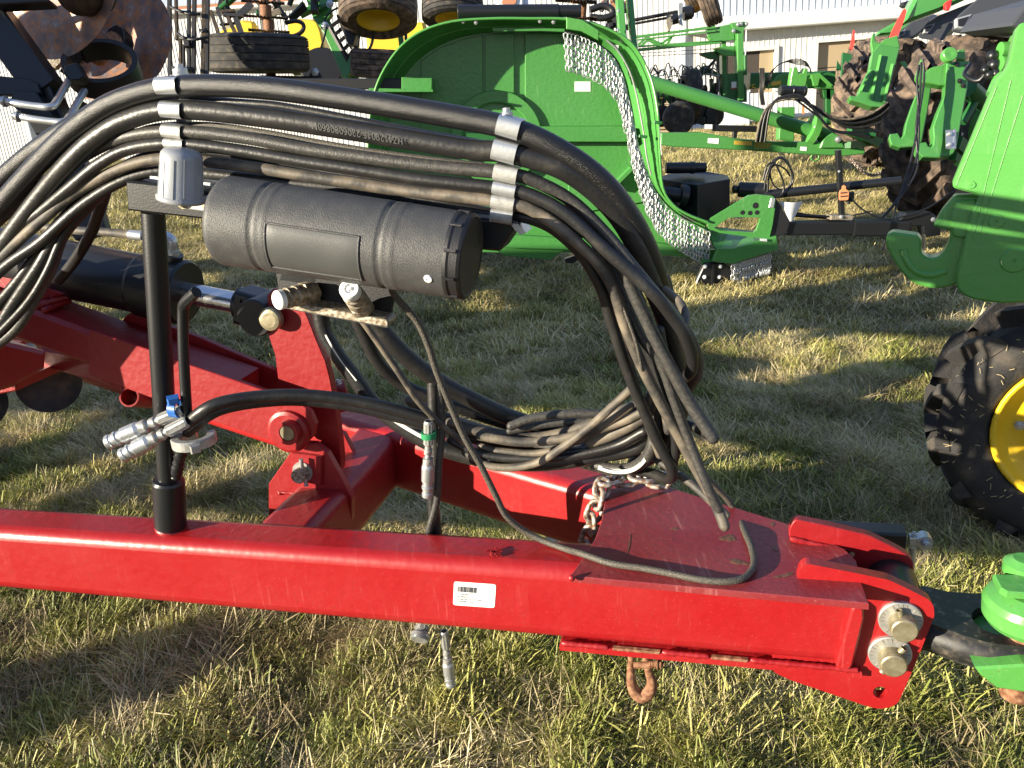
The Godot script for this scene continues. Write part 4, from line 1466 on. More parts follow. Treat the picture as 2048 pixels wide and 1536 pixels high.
	hose("lowest black hose of the arch, passing behind the grey cover", [-110, 660, -0.02, 0, 543, -0.02, 81, 484, -0.02, 163, 412, -0.03, 244, 362, -0.04, 319, 342, -0.05, 420, 348, -0.06, 600, 368, -0.06, 800, 392, -0.06, 985, 428, -0.05, 1040, 432, -0.04, 1098, 452, -0.04, 1150, 494, -0.05, 1178, 530, -0.06, 1205, 582, -0.07, 1222, 640, -0.08, 1250, 728, -0.09, 1281, 806, -0.1, 1316, 884, -0.11, 1344, 938, -0.12, 1338, 958, -0.15, 1300, 946, -0.2, 1262, 940, -0.24], 25, M.hose)
	hose("thin black hose running behind the top two hoses", [160, 300, -0.06, 240, 240, -0.06, 340, 203, -0.055, 513, 208, -0.05, 600, 219, -0.05, 700, 238, -0.05, 850, 268, -0.05, 1000, 296, -0.055, 1100, 330, -0.07, 1180, 380, -0.09, 1240, 440, -0.11], 17, M.hose)
	hose("braided sleeve with trapped straw between the second and third hoses", [200, 330, -0.07, 280, 262, -0.06, 400, 250, -0.055, 520, 264, -0.05, 640, 286, -0.05, 760, 306, -0.05, 880, 322, -0.05, 1000, 338, -0.055, 1090, 372, -0.07, 1160, 430, -0.08, 1200, 500, -0.09, 1226, 575, -0.09], 14, M.braid)
	hose("flat black hose tucked behind the fourth and fifth hoses", [150, 420, -0.06, 230, 342, -0.06, 320, 303, -0.06, 430, 306, -0.055, 560, 326, -0.055, 700, 352, -0.055, 850, 374, -0.055, 1000, 394, -0.055, 1090, 420, -0.06, 1160, 470, -0.07], 16, M.hose)
	# hoses that fall at the left end
	hose("matt black hose falling steeply at the left, innermost of the bundle", [230, 360, -0.08, 182, 408, -0.06, 128, 470, -0.05, 104, 535, -0.04, 72, 596, -0.03, 30, 660, -0.03, -30, 706, -0.03], 21, M.hose_grey)
	hose("black hose falling at the left over the red lift arm", [200, 380, -0.07, 150, 424, -0.05, 114, 470, -0.04, 80, 530, -0.03, 30, 604, -0.03, -10, 668, -0.03, -60, 740, -0.03], 25, M.hose)
	hose("black hose crossing low at the left frame edge", [170, 390, -0.06, 100, 470, -0.05, 50, 545, -0.04, 0, 605, -0.04, -60, 670, -0.04], 23, M.hose)
	hose("thick black hose curving behind the arch at the left", [-140, 520, -0.12, -30, 392, -0.11, 50, 318, -0.1, 130, 262, -0.09, 220, 214, -0.08, 300, 190, -0.07], 40, M.hose_wet, 14)
	hose("thin black hose lying against the inner left bundle", [190, 400, -0.05, 132, 462, -0.04, 96, 540, -0.025, 60, 600, -0.02, 10, 655, -0.02, -40, 700, -0.02], 16, M.hose)
	hose("black hose that drops from the arch to the cylinder's rear", [210, 385, -0.12, 196, 430, -0.16, 180, 470, -0.2, 150, 520, -0.24, 118, 560, -0.27], 22, M.hose)
	var cyh := hose("short dusty hose with a crimped end at the cylinder port", [60, 452, -0.40, 150, 461, -0.40, 210, 464, -0.40, 262, 470, -0.40], 17, M.hose_dusty)
	var cs := mb()
	lathe(cs, fp(258, 469, -0.40), fp(318, 474, -0.40) - fp(258, 469, -0.40), [0, 0.010, 0.003, 0.0125, 0.04, 0.0125, 0.042, 0.009, 0.085, 0.009], 16)
	obj("crimp_sleeve", cs, M.zinc, cyh)
	# hoses that hang at the right
	hose("grey ribbed hose end hanging furthest right of the drop", [1236, 520, -0.05, 1272, 596, -0.05, 1313, 682, -0.05, 1345, 742, -0.05, 1380, 806, -0.05, 1426, 876, -0.04], 26, M.hose_grey)
	hose("grey hose hanging between the two tan ones", [1210, 500, -0.08, 1240, 580, -0.07, 1282, 673, -0.07, 1321, 726, -0.07, 1350, 806, -0.07, 1382, 890, -0.07, 1414, 970, -0.06, 1438, 1020, -0.06], 20, M.hose_grey)
	hose("dark hose hanging straight behind the drop", [1330, 560, -0.2, 1352, 660, -0.2, 1362, 740, -0.2, 1362, 800, -0.2, 1350, 880, -0.2, 1330, 930, -0.22], 24, M.hose)
	hose("dusty hose loop bulging out to the right", [1286, 560, -0.03, 1330, 610, -0.03, 1362, 652, -0.04, 1372, 636, -0.06, 1360, 606, -0.09, 1330, 580, -0.12], 18, M.hose_dusty)
	hose("black capped hose end pointing right beside the drop", [1330, 838, -0.2, 1380, 851, -0.17, 1419, 872, -0.13], 19, M.hose)
	hose("tan hose under the drop, its end on the red plate", [1290, 905, -0.2, 1330, 930, -0.18, 1380, 965, -0.15, 1425, 1005, -0.12, 1452, 1030, -0.11], 17, M.hose_dusty)
	hose("thin white-striped cable within the drop", [1200, 520, -0.06, 1226, 570, -0.045, 1249, 622, -0.04, 1272, 686, -0.04, 1284, 740, -0.05], 7, M.braid, 8)
	# the coil above the far beam
	hose("thick black hose swinging down from the canister to the coil", [690, 560, -0.1, 755, 648, -0.12, 812, 712, -0.14, 880, 764, -0.17, 950, 802, -0.2, 1030, 838, -0.24, 1110, 858, -0.27, 1200, 866, -0.28, 1280, 850, -0.28], 35, M.hose, 14)
	hose("black hose under the thick one, curving to the coil", [700, 600, -0.12, 722, 656, -0.13, 760, 728, -0.15, 812, 772, -0.18, 870, 798, -0.2, 932, 820, -0.23, 1010, 846, -0.26, 1100, 868, -0.28, 1190, 880, -0.3, 1270, 866, -0.3], 26, M.hose)
	hose("thin tan hose slanting down from the coupler plate", [715, 630, -0.06, 737, 658, -0.06, 793, 738, -0.08, 838, 804, -0.1, 890, 856, -0.13, 930, 888, -0.16], 14, M.hose_dusty, 10)
	var j4 := hose("big black hose with a white printed stripe, sweeping under the coil", [640, 560, -0.22, 644, 645, -0.22, 667, 697, -0.22, 710, 756, -0.22, 752, 812, -0.22, 812, 858, -0.22, 872, 892, -0.22, 950, 915, -0.22, 1047, 926, -0.22, 1125, 922, -0.22, 1215, 906, -0.22, 1275, 892, -0.21, 1300, 865, -0.2, 1298, 836, -0.2], 33, M.hose, 14)
	stripe(j4, [650, 670, 668, 702, 690, 735, 712, 762], 5.0, -0.203)
	stripe(j4, [754, 813, 790, 842, 840, 872, 870, 884], 8.0, -0.2)
	stripe(j4, [968, 902, 1040, 912, 1110, 912, 1180, 902, 1240, 892, 1283, 879], 7.0, -0.2)
	letters("printed_text", "21 MPa (3000 PSI)", 0.010, fp(1092, 917, -0.196), -BEAM_DIR, -Vector3.UP, M.ink, j4, 0.0006, "Droid Sans", 0.09)
	var j5 := hose("white-striped hose bent back on itself beside the chain", [1180, 925, -0.24, 1222, 938, -0.21, 1262, 936, -0.19, 1290, 918, -0.17, 1306, 888, -0.16, 1308, 850, -0.17, 1300, 800, -0.19], 25, M.hose_grey)
	stripe(j5, [1196, 936, 1225, 944, 1258, 943, 1283, 928, 1298, 900, 1302, 868], 7.0, -0.155)
	hose("black hose from the twin couplers over the lift arm to the coil", [372, 850, 0.0, 412, 818, 0.0, 452, 803, -0.02, 520, 793, -0.06, 600, 790, -0.1, 700, 800, -0.14, 800, 822, -0.17, 900, 852, -0.2, 980, 876, -0.22, 1060, 888, -0.24, 1140, 884, -0.26, 1220, 866, -0.26, 1284, 842, -0.26], 25, M.hose, 14)
	hose("second black hose from the twin couplers, just below the first", [376, 864, -0.005, 416, 832, -0.01, 456, 815, -0.03, 524, 804, -0.075, 600, 801, -0.115, 700, 812, -0.155, 800, 836, -0.185, 900, 866, -0.215, 980, 884, -0.23, 1060, 896, -0.25, 1140, 894, -0.27, 1220, 880, -0.27], 22, M.hose, 12)
	hose("tan dusty hose along the top of the coil", [900, 846, -0.19, 950, 861, -0.2, 1048, 876, -0.2, 1126, 866, -0.2, 1204, 838, -0.2, 1284, 806, -0.19], 22, M.hose_dusty)
	hose("tan hose crossing the coil upwards to the right", [930, 905, -0.18, 989, 934, -0.17, 1067, 928, -0.16, 1126, 894, -0.15, 1186, 848, -0.14, 1247, 792, -0.12, 1268, 772, -0.11], 17, M.hose_dusty, 10)
	hose("tan hose crossing below it in the coil", [960, 892, -0.2, 1000, 902, -0.19, 1079, 906, -0.18, 1145, 886, -0.17, 1200, 856, -0.16, 1262, 812, -0.15], 15, M.hose_dusty, 10)
	hose("braided black hose with its end lying on the coil's left", [1022, 852, -0.17, 1067, 836, -0.18, 1145, 827, -0.19, 1223, 828, -0.2, 1290, 812, -0.21], 19, M.hose_grey)
	hose("braided black hose beneath the one with the free end", [1020, 862, -0.19, 1080, 850, -0.2, 1150, 843, -0.21, 1225, 846, -0.22, 1290, 836, -0.23], 16, M.hose_grey)
	hose("grey hose across the middle of the coil", [1000, 880, -0.24, 1080, 892, -0.24, 1150, 896, -0.23, 1223, 890, -0.22, 1290, 872, -0.21], 22, M.hose_grey)
	hose("dusty thick hose stub in the middle of the coil", [1180, 884, -0.19, 1230, 866, -0.18, 1284, 836, -0.17, 1310, 800, -0.17], 26, M.hose_dusty)
	hose("black hose at the bottom of the coil near the chain", [1100, 905, -0.26, 1180, 912, -0.26, 1250, 906, -0.25, 1310, 880, -0.24, 1330, 820, -0.24], 24, M.hose)
	hose("black hose hanging behind the white tipped coupler", [866, 760, -0.16, 869, 850, -0.15, 872, 930, -0.14, 866, 1000, -0.14, 874, 1080, -0.14, 880, 1160, -0.14], 24, M.hose)
	hose("scuffed thin hose hanging beside the white tipped coupler", [880, 770, -0.13, 884, 850, -0.13, 878, 930, -0.12, 874, 1000, -0.12, 858, 1060, -0.12, 850, 1110, -0.13], 15, M.hose_grey, 10)
	# more of the coil and the drop, packed behind
	hose("dusty hose along the back of the coil", [820, 800, -0.24, 900, 838, -0.27, 1000, 868, -0.30, 1100, 878, -0.31, 1200, 874, -0.31, 1290, 846, -0.30], 22, M.hose_dusty)
	hose("black hose low across the front of the coil", [900, 880, -0.18, 960, 908, -0.18, 1050, 918, -0.18, 1140, 912, -0.18, 1230, 892, -0.18, 1288, 862, -0.17], 18, M.hose)
	hose("tan hose between the braided end and the coil", [960, 872, -0.165, 1040, 884, -0.165, 1120, 878, -0.165, 1200, 858, -0.165, 1280, 826, -0.16, 1300, 790, -0.16], 20, M.hose_dusty)
	hose("grey hose rising out of the coil's right end", [1120, 905, -0.2, 1210, 898, -0.19, 1280, 870, -0.18, 1318, 820, -0.17, 1330, 740, -0.16, 1318, 660, -0.14], 22, M.hose_grey)
	hose("dusty hose in the back of the drop", [1216, 470, -0.12, 1262, 560, -0.13, 1300, 660, -0.14, 1326, 760, -0.15, 1336, 860, -0.16], 22, M.hose_dusty)
	hose("black hose through the middle of the drop", [1206, 490, -0.1, 1250, 590, -0.1, 1292, 690, -0.1, 1330, 790, -0.1, 1352, 880, -0.11, 1345, 930, -0.13], 22, M.hose)
	hose("tan hose at the drop's left edge behind the black one", [1190, 500, -0.11, 1226, 600, -0.12, 1256, 720, -0.13, 1290, 830, -0.14, 1320, 910, -0.15], 18, M.hose_dusty)
	# braided cable lying on the top plate
	var bp := f3([782, 570, 0.03, 788, 588, 0.02, 812, 616, 0.01, 836, 646, 0.0, 856, 690, -0.01, 872, 740, -0.02, 889, 782, -0.03, 908, 828, -0.04, 932, 880, -0.05, 961, 930, -0.06, 990, 988, -0.07, 1016, 1036, -0.08, 1066, 1072, -0.09, 1125, 1096, -0.07])
	for q in [[1165, 1108], [1223, 1127], [1282, 1136], [1341, 1147], [1399, 1159], [1450, 1163], [1487, 1156], [1507, 1132], [1504, 1100], [1492, 1069]]:
		bp.append(onY(q[0], q[1], 0.612))
	bp.append_array(f3([1474, 1028, -0.27, 1454, 998, -0.27, 1425, 968, -0.25, 1390, 930, -0.22]))
	var bs := mb()
	tube(bs, spline(bp, 8), 0.0068, 10)
	var bc := obj("braided_cable", bs, M.braid)
	tag(bc, "grey braided cable looping from the canister down onto the red plate", "cable")
	# couplers at hose ends
	for q in [["upper twin quick coupler, pointing left from the split ring", 366, 820, 214, 886, 0.0], ["lower twin quick coupler, pointing left from the split ring", 376, 842, 243, 912, 0.012]]:
		coupler(q[0], fp(q[1], q[2], q[5]), fp(q[3], q[4], q[5] + 0.05), 17.0)
	var blue := mb()
	var bcn := fp(355, 817, 0.005)
	lathe(blue, bcn - BEAM_DIR * 0.012, BEAM_DIR, [0, 0.017, 0.0, 0.020, 0.018, 0.020, 0.018, 0.017], 18)
	box(blue, bcn + Vector3(0, 0.022, 0) + BEAM_N * 0.008, Basis(Vector3.UP, 0.4), Vector3(0.024, 0.016, 0.022), 0.003)
	var bt := obj("blue_tie", blue, M.blue)
	tag(bt, "blue plastic clip round the twin coupler hoses", "hose clip")
	var ct := coupler("white tipped coupler with a green ring, hanging over the far beam", fp(857, 842, -0.10), fp(855, 994, -0.10), 13.0)
	var gr := mb()
	lathe(gr, fp(857, 864, -0.10), Vector3.DOWN, [0, 0.013, 0, 0.0165, 0.013, 0.0165, 0.013, 0.013], 18)
	obj("green_ring", gr, M.green_cap, ct)
	coupler("coupler hanging lowest under the beam, left of the grab hook", fp(888, 1262, -0.14), fp(902, 1372, -0.14), 12.0)
	var bb := coupler("brass dust cap under the beam beside the lowest coupler", fp(846, 1252, -0.14), fp(838, 1281, -0.11), 20.0)
	# a zinc foot glimpsed past the far beam
	var zf := thing("jack_foot", "pale zinc jack foot in the grass behind the chain", "jack foot", onY(1125, 1090, 0.0))
	var zs := mb()
	box(zs, onY(1130, 1085, 0.09), Basis(Vector3.UP, 0.3), Vector3(0.10, 0.03, 0.08), 0.005)
	cyl(zs, onY(1130, 1085, 0.01), onY(1130, 1085, 0.01) + Vector3(0, 0.41, 0), 0.02)
	obj("foot_plate", zs, M.dirty_steel, zf)
func stripe(parent: Node, a: Array, w: float, off: float):     # a printed stripe that lies along a hose
	var p := []
	for i in range(0, a.size(), 2):
		p.append(fp(a[i], a[i + 1], off))
	var s := spline(p, 6)
	var st := mb()
	var hw := w * 0.5 * px(p[0])
	for i in s.size() - 1:
		var d0: Vector3 = (s[mini(i + 1, s.size() - 1)] - s[maxi(i - 1, 0)]).normalized()
		var d1: Vector3 = (s[mini(i + 2, s.size() - 1)] - s[i]).normalized()
		var n0 := BEAM_N.cross(d0).normalized()
		var n1 := BEAM_N.cross(d1).normalized()
		quad(st, s[i] - n0 * hw, s[i + 1] - n1 * hw, s[i + 1] + n1 * hw, s[i] + n0 * hw, 1)
		quad(st, s[i] + n0 * hw - BEAM_N * 0.006, s[i + 1] + n1 * hw - BEAM_N * 0.006, s[i + 1] - n1 * hw - BEAM_N * 0.006, s[i] - n0 * hw - BEAM_N * 0.006, 2)
	obj("printed_stripe", st, M.print, parent)
func coupler(label: String, a: Vector3, b: Vector3, half: float) -> Node3D:
	var o := thing("quick_coupler", label, "hose coupler", (a + b) * 0.5, "quick couplers on the hose ends")
	var l := (b - a).length()
	var r := half * px(a)
	var st := mb()
	lathe(st, a, b - a, [0, r * 0.5, 0, r * 0.62, l * 0.02, r * 0.7, l * 0.30, r * 0.7, l * 0.32, r * 0.5, l * 0.36, r * 0.5], 18)
	for i in 10:
		var t := TAU * i / 10.0
		var f := frame_of(b - a)
		bar(st, a + (f.y * cos(t) + f.z * sin(t)) * r * 0.69 + (b - a) * 0.03, a + (f.y * cos(t) + f.z * sin(t)) * r * 0.69 + (b - a) * 0.29, 0.0022, 0.0022)
	obj("crimp_sleeve", st, M.zinc_dull, o)
	st = mb()
	lathe(st, a, b - a, [l * 0.35, r * 0.5, l * 0.36, r * 0.72, l * 0.42, r * 0.72, l * 0.43, r * 0.5, l * 0.47, r * 0.55, l * 0.48, r * 0.88, l * 0.56, r * 0.92, l * 0.57, r * 0.8], 6)
	obj("hex_nut", st, M.zinc_dull, o)
	st = mb()
	lathe(st, a, b - a, [l * 0.55, r * 0.8, l * 0.6, r, l * 0.78, r, l * 0.8, r * 0.82, l * 0.84, r * 0.82, l * 0.85, r * 0.95, l * 0.88, r * 0.95, l * 0.89, r * 0.8, l * 0.93, r * 0.8, l * 0.94, r * 0.9, l * 0.985, r * 0.9, l, r * 0.75, l * 0.99, r * 0.55, l * 0.97, r * 0.45, l * 0.985, r * 0.25, l * 0.99, 0], 22)
	obj("coupler_tip", st, M.zinc, o)
	return o

# ------------------------------------------------------------ the green rotary cutter with its wing folded up
func zplate(called: String, m: Material, pts: Array, z: float, thick: float, bev: float, parent: Node) -> MeshInstance3D:
	var st := mb()
	slab(st, bzs(pts, z), Vector3(0, 0, -thick), bev)
	return obj(called, st, m, parent)
func zbar(called: String, m: Material, u0: float, v0: float, u1: float, v1: float, z: float, w: float, deep: float, parent: Node, round_ := false, z1 := 0.0) -> MeshInstance3D:
	var a := bz(u0, v0, z)
	var b := bz(u1, v1, z if z1 == 0.0 else z1)
	var st := mb()
	var k := w * px(a)
	if round_:
		cyl(st, a, b, k * 0.5, 16, k * 0.06)
	else:
		bar(st, a, b, k, deep, k * 0.12, Vector3.UP if absf((b - a).normalized().y) < 0.8 else Vector3.RIGHT)
	return obj(called, st, m, parent)
func lines(called: String, m: Material, a: Array, z: float, w: float, parent: Node, seg := 8, dz := 0.0) -> MeshInstance3D:
	var p := bzs(a, z)
	for i in p.size():
		p[i] += Vector3(0, 0, dz * i / p.size())
	var st := mb()
	tube(st, spline(p, 5), w * 0.5 * px(p[0]), seg)
	return obj(called, st, m, parent)
func bolt_at(parent: Node, called: String, m: Material, p: Vector3, n: Vector3, r: float):
	var st := mb()
	hexbolt(st, p, n, r)
	obj(called, st, m, parent)
func strand_mesh(n: int, l: float, w: float, r: float) -> ArrayMesh:
	var st := mb()
	for i in n:
		var c := Vector3(0, -(i + 0.5) * (l - 2.4 * r), 0)
		link(st, c, Vector3.UP, Vector3.RIGHT if i % 2 == 0 else Vector3(0.35, 0, 0.94).normalized(), l, w, r, 4, 6)
	st.generate_normals()
	var m := st.commit()
	m.surface_set_material(0, M.zinc_bright)
	return m

func build_cutter():
	M.zinc_bright = paint(lin(0.50, 0.52, 0.53), 0.34, 0.6)
	var c := thing("rotary_cutter", "green rotary cutter with its round wing folded up and a chain curtain", "mower", Vector3(0.6, 0, -6.3))
	var zi := -6.42
	var zo := -6.08
	var outer := [734, 500, 734, 420, 735, 340, 737, 280, 741, 228, 752, 175, 775, 128, 805, 90, 845, 62, 905, 43, 985, 37, 1060, 37, 1133, 38, 1195, 50, 1240, 70, 1262, 86, 1279, 108, 1293, 134, 1305, 165, 1314, 210, 1318, 260, 1320, 310, 1326, 376, 1347, 410, 1378, 430, 1415, 444]
	var inner := [776, 500, 776, 420, 776, 340, 777, 290, 780, 240, 789, 195, 810, 152, 840, 118, 878, 92, 925, 74, 985, 65, 1060, 63, 1130, 64, 1180, 79, 1215, 99, 1232, 118, 1243, 140, 1252, 165, 1258, 195, 1265, 230, 1272, 272, 1284, 316, 1300, 362, 1330, 402, 1368, 432, 1410, 456]
	var A := spline(bzs(outer, zo), 4)
	var I := spline(bzs(inner, zi), 4)
	var mid := []
	for i in A.size():
		mid.append(A[i].lerp(I[i], 0.55))
	var st := mb()
	for i in A.size() - 1:
		quad(st, A[i], A[i + 1], mid[i + 1], mid[i], 1)
		var o: Vector3 = (A[i] - I[i]).normalized() * 0.02
		var o2: Vector3 = (A[i + 1] - I[i + 1]).normalized() * 0.02
		quad(st, A[i + 1], A[i], A[i] + Vector3(o.x, o.y, -0.36), A[i + 1] + Vector3(o2.x, o2.y, -0.36), 2)
	obj("skirt_band", st, M.green, c)
	st = mb()
	for i in A.size() - 1:
		var s0: Vector3 = mid[i] + Vector3(0, 0, -0.012)
		var s1: Vector3 = mid[i + 1] + Vector3(0, 0, -0.012)
		quad(st, s0, s1, I[i + 1], I[i], 1)
	obj("inner_band", st, M.green, c)
	st = mb()
	tube(st, A, 0.009, 8)
	obj("rolled_lip", st, M.green_cast, c)
	st = mb()
	tube(st, mid, 0.006, 6)
	obj("band_seam", st, M.green_cast, c)
	var panel_pts := I.duplicate()
	panel_pts.append_array(bzs([1400, 505, 1280, 505, 1010, 505], zi))
	st = mb()
	slab(st, panel_pts, Vector3(0, 0, -0.05))
	obj("deck_panel", st, M.green, c)
	zplate("stiffener_sheet", M.green, [842, 122, 880, 96, 928, 78, 965, 70, 966, 270, 842, 275], zi + 0.012, 0.012, 0.003, c)
	zplate("stiffener_sheet", M.green, [970, 69, 1028, 66, 1028, 190, 970, 200], zi + 0.020, 0.02, 0.003, c)
	zplate("stiffener_sheet", M.green, [1050, 66, 1128, 67, 1178, 82, 1212, 102, 1230, 122, 1240, 144, 1249, 170, 1255, 200, 1262, 236, 1264, 252, 1050, 253], zi + 0.030, 0.03, 0.004, c)
	zplate("cross_ledge", M.green, [1066, 253, 1254, 253, 1262, 284, 1066, 284], zi + 0.115, 0.115, 0.006, c)
	zplate("stiffener_sheet", M.green, [1137, 285, 1262, 285, 1290, 360, 1310, 400, 1137, 430], zi + 0.020, 0.02, 0.003, c)
	zplate("top_rail", M.green, [985, 55, 1085, 54, 1130, 57, 1130, 64, 1085, 62, 985, 63], zi + 0.22, 0.04, 0.003, c)
	var brace := mb()
	bar(brace, bz(1222, 376, zi + 0.05), bz(1262, 336, zi + 0.05), 0.03, 0.10, 0.003)
	obj("diagonal_brace", brace, M.green, c)
	# spindle ring
	st = mb()
	var rc := bz(993, 276, zi)
	lathe(st, rc, Vector3.BACK, [0.0, 0.335, 0.06, 0.335, 0.065, 0.33, 0.065, 0.258, 0.06, 0.25, 0.0, 0.25], 48)
	obj("spindle_ring", st, M.green, c)
	st = mb()
	lathe(st, rc, Vector3.BACK, [0.012, 0.25, 0.02, 0.10, 0.09, 0.10, 0.10, 0.09, 0.10, 0.0], 40)
	obj("spindle_hub", st, M.green, c)
	st = mb()
	bar(st, rc + Vector3(-0.22, 0.02, 0.11), rc + Vector3(0.22, -0.02, 0.11), 0.07, 0.012)
	obj("blade_bar", st, M.green_dark, c)
	zplate("decal", M.decal_white, [1149, 163, 1181, 163, 1181, 183, 1149, 183], zi + 0.0325, 0.002, 0.0, c)
	zplate("decal", M.decal_white, [1228, 90, 1237, 90, 1237, 101, 1228, 99], zo - 0.13, 0.002, 0.0, c)
	for q in [[926, 40], [952, 42], [1080, 39], [1107, 41]]:
		bolt_at(c, "rim_bolt", M.zinc_bright, bz(q[0], q[1] + 3, zo - 0.02), Vector3(0, -0.4, 0.9).normalized(), 0.012)
	zplate("chain_guard", M.green_cast, [1133, 34, 1166, 40, 1197, 60, 1197, 80, 1165, 63, 1133, 58], zo + 0.03, 0.03, 0.004, c)
	lines("rubber_edge", M.zinc_dull, [1213, 80, 1232, 97, 1248, 120, 1262, 150, 1272, 185, 1281, 230, 1288, 270, 1293, 310, 1302, 350], zo + 0.004, 3.5, c)
	lines("edge_trim", M.trim, [1290, 128, 1304, 165, 1313, 210, 1319, 260, 1323, 310], zo + 0.004, 2.5, c)
	for q in [[1286, 273], [1316, 245]]:
		var b := mb()
		box(b, bz(q[0], q[1], zo + 0.01), Basis(Vector3.BACK, -0.2), Vector3(0.06, 0.02, 0.02), 0.004)
		obj("trim_clip", b, M.green_dark, c)
	# chain curtain: one strand after another along the arc
	var arc := spline(bzs([1131, 66, 1152, 71, 1180, 82, 1206, 98, 1226, 118, 1240, 146, 1249, 178, 1257, 212, 1264, 246, 1271, 282, 1282, 320, 1296, 358, 1316, 394, 1344, 424, 1378, 446, 1418, 464], zo - 0.06), 10)
	var leng := 0.0
	var step := 0.028
	var strand := strand_mesh(7, 0.046, 0.027, 0.0050)
	var r := RandomNumberGenerator.new()
	r.seed = 3
	var along := 0.0
	for i in arc.size() - 1:
		var a: Vector3 = arc[i]
		var b: Vector3 = arc[i + 1]
		var d := (b - a).length()
		while along < leng + d:
			var p := a.lerp(b, (along - leng) / d)
			var mi := MeshInstance3D.new()
			mi.mesh = strand
			mi.name = "chain_strand"
			mi.transform = Transform3D(Basis(Vector3.UP, r.randf_range(-0.5, 0.5)) * Basis(Vector3.BACK, r.randf_range(-0.04, 0.04)), p - c.position + Vector3(0, -0.004, 0.02 * r.randf()))
			c.add_child(mi, true)
			along += step * r.randf_range(0.85, 1.1)
		leng += d
	lines("chain_rail", M.black_dull, [1131, 63, 1152, 68, 1180, 79, 1207, 95, 1228, 115, 1243, 144, 1252, 177, 1260, 211, 1267, 245, 1274, 281, 1285, 319, 1299, 356, 1319, 391, 1346, 420, 1380, 442, 1418, 460], zo - 0.07, 2.6, c)
	# lower deck on the right
	zplate("deck_side", M.green, [1436, 497, 1467, 497, 1553, 473, 1557, 499, 1464, 528, 1425, 523], -6.02, 0.04, 0.004, c)
	st = mb()
	var fl := [bz(1432, 498, -6.03), bz(1467, 498, -6.03), bz(1510, 486, -6.03), bz(1554, 473, -6.03)]
	var bk := [bz(1408, 452, -6.42), bz(1455, 456, -6.45), bz(1500, 461, -6.47), bz(1545, 464, -6.49)]
	for i in 3:
		quad(st, fl[i], fl[i + 1], bk[i + 1], bk[i])
		quad(st, fl[i] + Vector3(0, -0.02, 0), bk[i] + Vector3(0, -0.02, 0), bk[i + 1] + Vector3(0, -0.02, 0), fl[i + 1] + Vector3(0, -0.02, 0))
	quad(st, fl[3], fl[3] + Vector3(0, -0.1, 0), bk[3] + Vector3(0, -0.1, 0), bk[3])
	obj("deck_top", st, M.green, c)
	zplate("lower_skirt", M.green, [1000, 468, 1140, 478, 1290, 482, 1405, 500, 1436, 500, 1436, 524, 1400, 518, 1280, 506, 1140, 500, 1010, 496], -6.2, 0.06, 0.005, c)
	zplate("skirt_lip", M.green, [985, 496, 1130, 500, 1100, 520, 1010, 512], -6.25, 0.05, 0.004, c)
	var br := [1415, 444, 1424, 436, 1498, 391, 1515, 389, 1545, 392, 1552, 400, 1545, 450, 1538, 478, 1500, 474, 1440, 466, 1418, 458]
	var ho := [1428, 456, 1456, 436, 1470, 434, 1518, 435, 1521, 438, 1513, 461, 1508, 465, 1440, 461]
	var bo := bzs(br, -6.1)
	var hi := bzs(ho, -6.1)
	if newell(bo).dot(newell(hi)) > 0:
		hi.reverse()
	var join := []
	for i in bo.size() + 1:
		join.append(bo[i % bo.size()])
	var best := 0
	for i in hi.size():
		if (hi[i] - bo[0]).length() < (hi[best] - bo[0]).length():
			best = i
	for i in hi.size() + 1:
		join.append(hi[(best + i) % hi.size()])
	join[bo.size()] = join[bo.size()] + (bo[bo.size() - 1] - bo[0]).normalized() * 0.001
	join[join.size() - 1] = join[join.size() - 1] + (hi[(best + hi.size() - 1) % hi.size()] - hi[best]).normalized() * 0.001
	st = mb()
	slab(st, join, Vector3(0, 0, -0.03), 0.0)
	obj("hinge_bracket", st, M.green, c)
	for q in [[1485, 425, 4.5], [1500, 426, 4.5], [1514, 425, 4.5], [1511, 411, 6.0]]:
		st = mb()
		var p := bz(q[0], q[1], -6.1)
		lathe(st, p + Vector3(0, 0, -0.01), Vector3.BACK, [0, 0, 0.0, q[2] * px(p), 0.012, q[2] * px(p), 0.012, 0], 14)
		obj("bracket_hole", st, M.black_dull, c)
	zplate("latch_tab", M.zinc_bright, [1542, 397, 1551, 397, 1547, 416, 1538, 415], -6.085, 0.01, 0.003, c)
	zplate("end_plate", M.black_dull, [1551, 395, 1566, 420, 1581, 442, 1573, 467, 1538, 479, 1546, 440], -6.12, 0.03, 0.003, c)
	zbar("tongue", M.black, 1570, 455, 1812, 454, -6.2, 27, 0.11, c)
	zbar("tongue_sleeve", M.black, 1704, 455, 1772, 455, -6.18, 31, 0.13, c)
	zplate("clevis_plate", M.black, [1800, 440, 1812, 426, 1862, 424, 1882, 440, 1882, 470, 1850, 476, 1846, 452, 1826, 452, 1820, 476, 1800, 470], -6.15, 0.10, 0.006, c)
	bolt_at(c, "bolt", M.zinc_bright, bz(1866, 439, -6.14), Vector3.BACK, 0.014)
	st = mb()
	cyl(st, bz(1848, 470, -6.1), bz(1847, 500, -6.1), 0.014)
	obj("hitch_pin", st, M.chrome, c)
	# gearbox housing, guard and driveline
	var gz := -6.65
	st = mb()
	slab(st, [bz(1302, 356, gz), bz(1395, 369, gz + 0.35), bz(1460, 358, gz + 0.2), bz(1456, 350, gz), bz(1407, 342, gz - 0.1), bz(1350, 345, gz - 0.1)], Vector3(0, -0.28, 0), 0.006)
	obj("gearbox_cover", st, M.black, c)
	st = mb()
	cyl(st, bz(1312, 384, -6.45), bz(1372, 392, -6.4), 0.055, 18)
	cyl(st, bz(1360, 390, -6.38), bz(1374, 392, -6.38), 0.085, 20)
	obj("drive_shaft", st, M.black, c)
	st = mb()
	var ga := bz(1476, 379, -6.5)
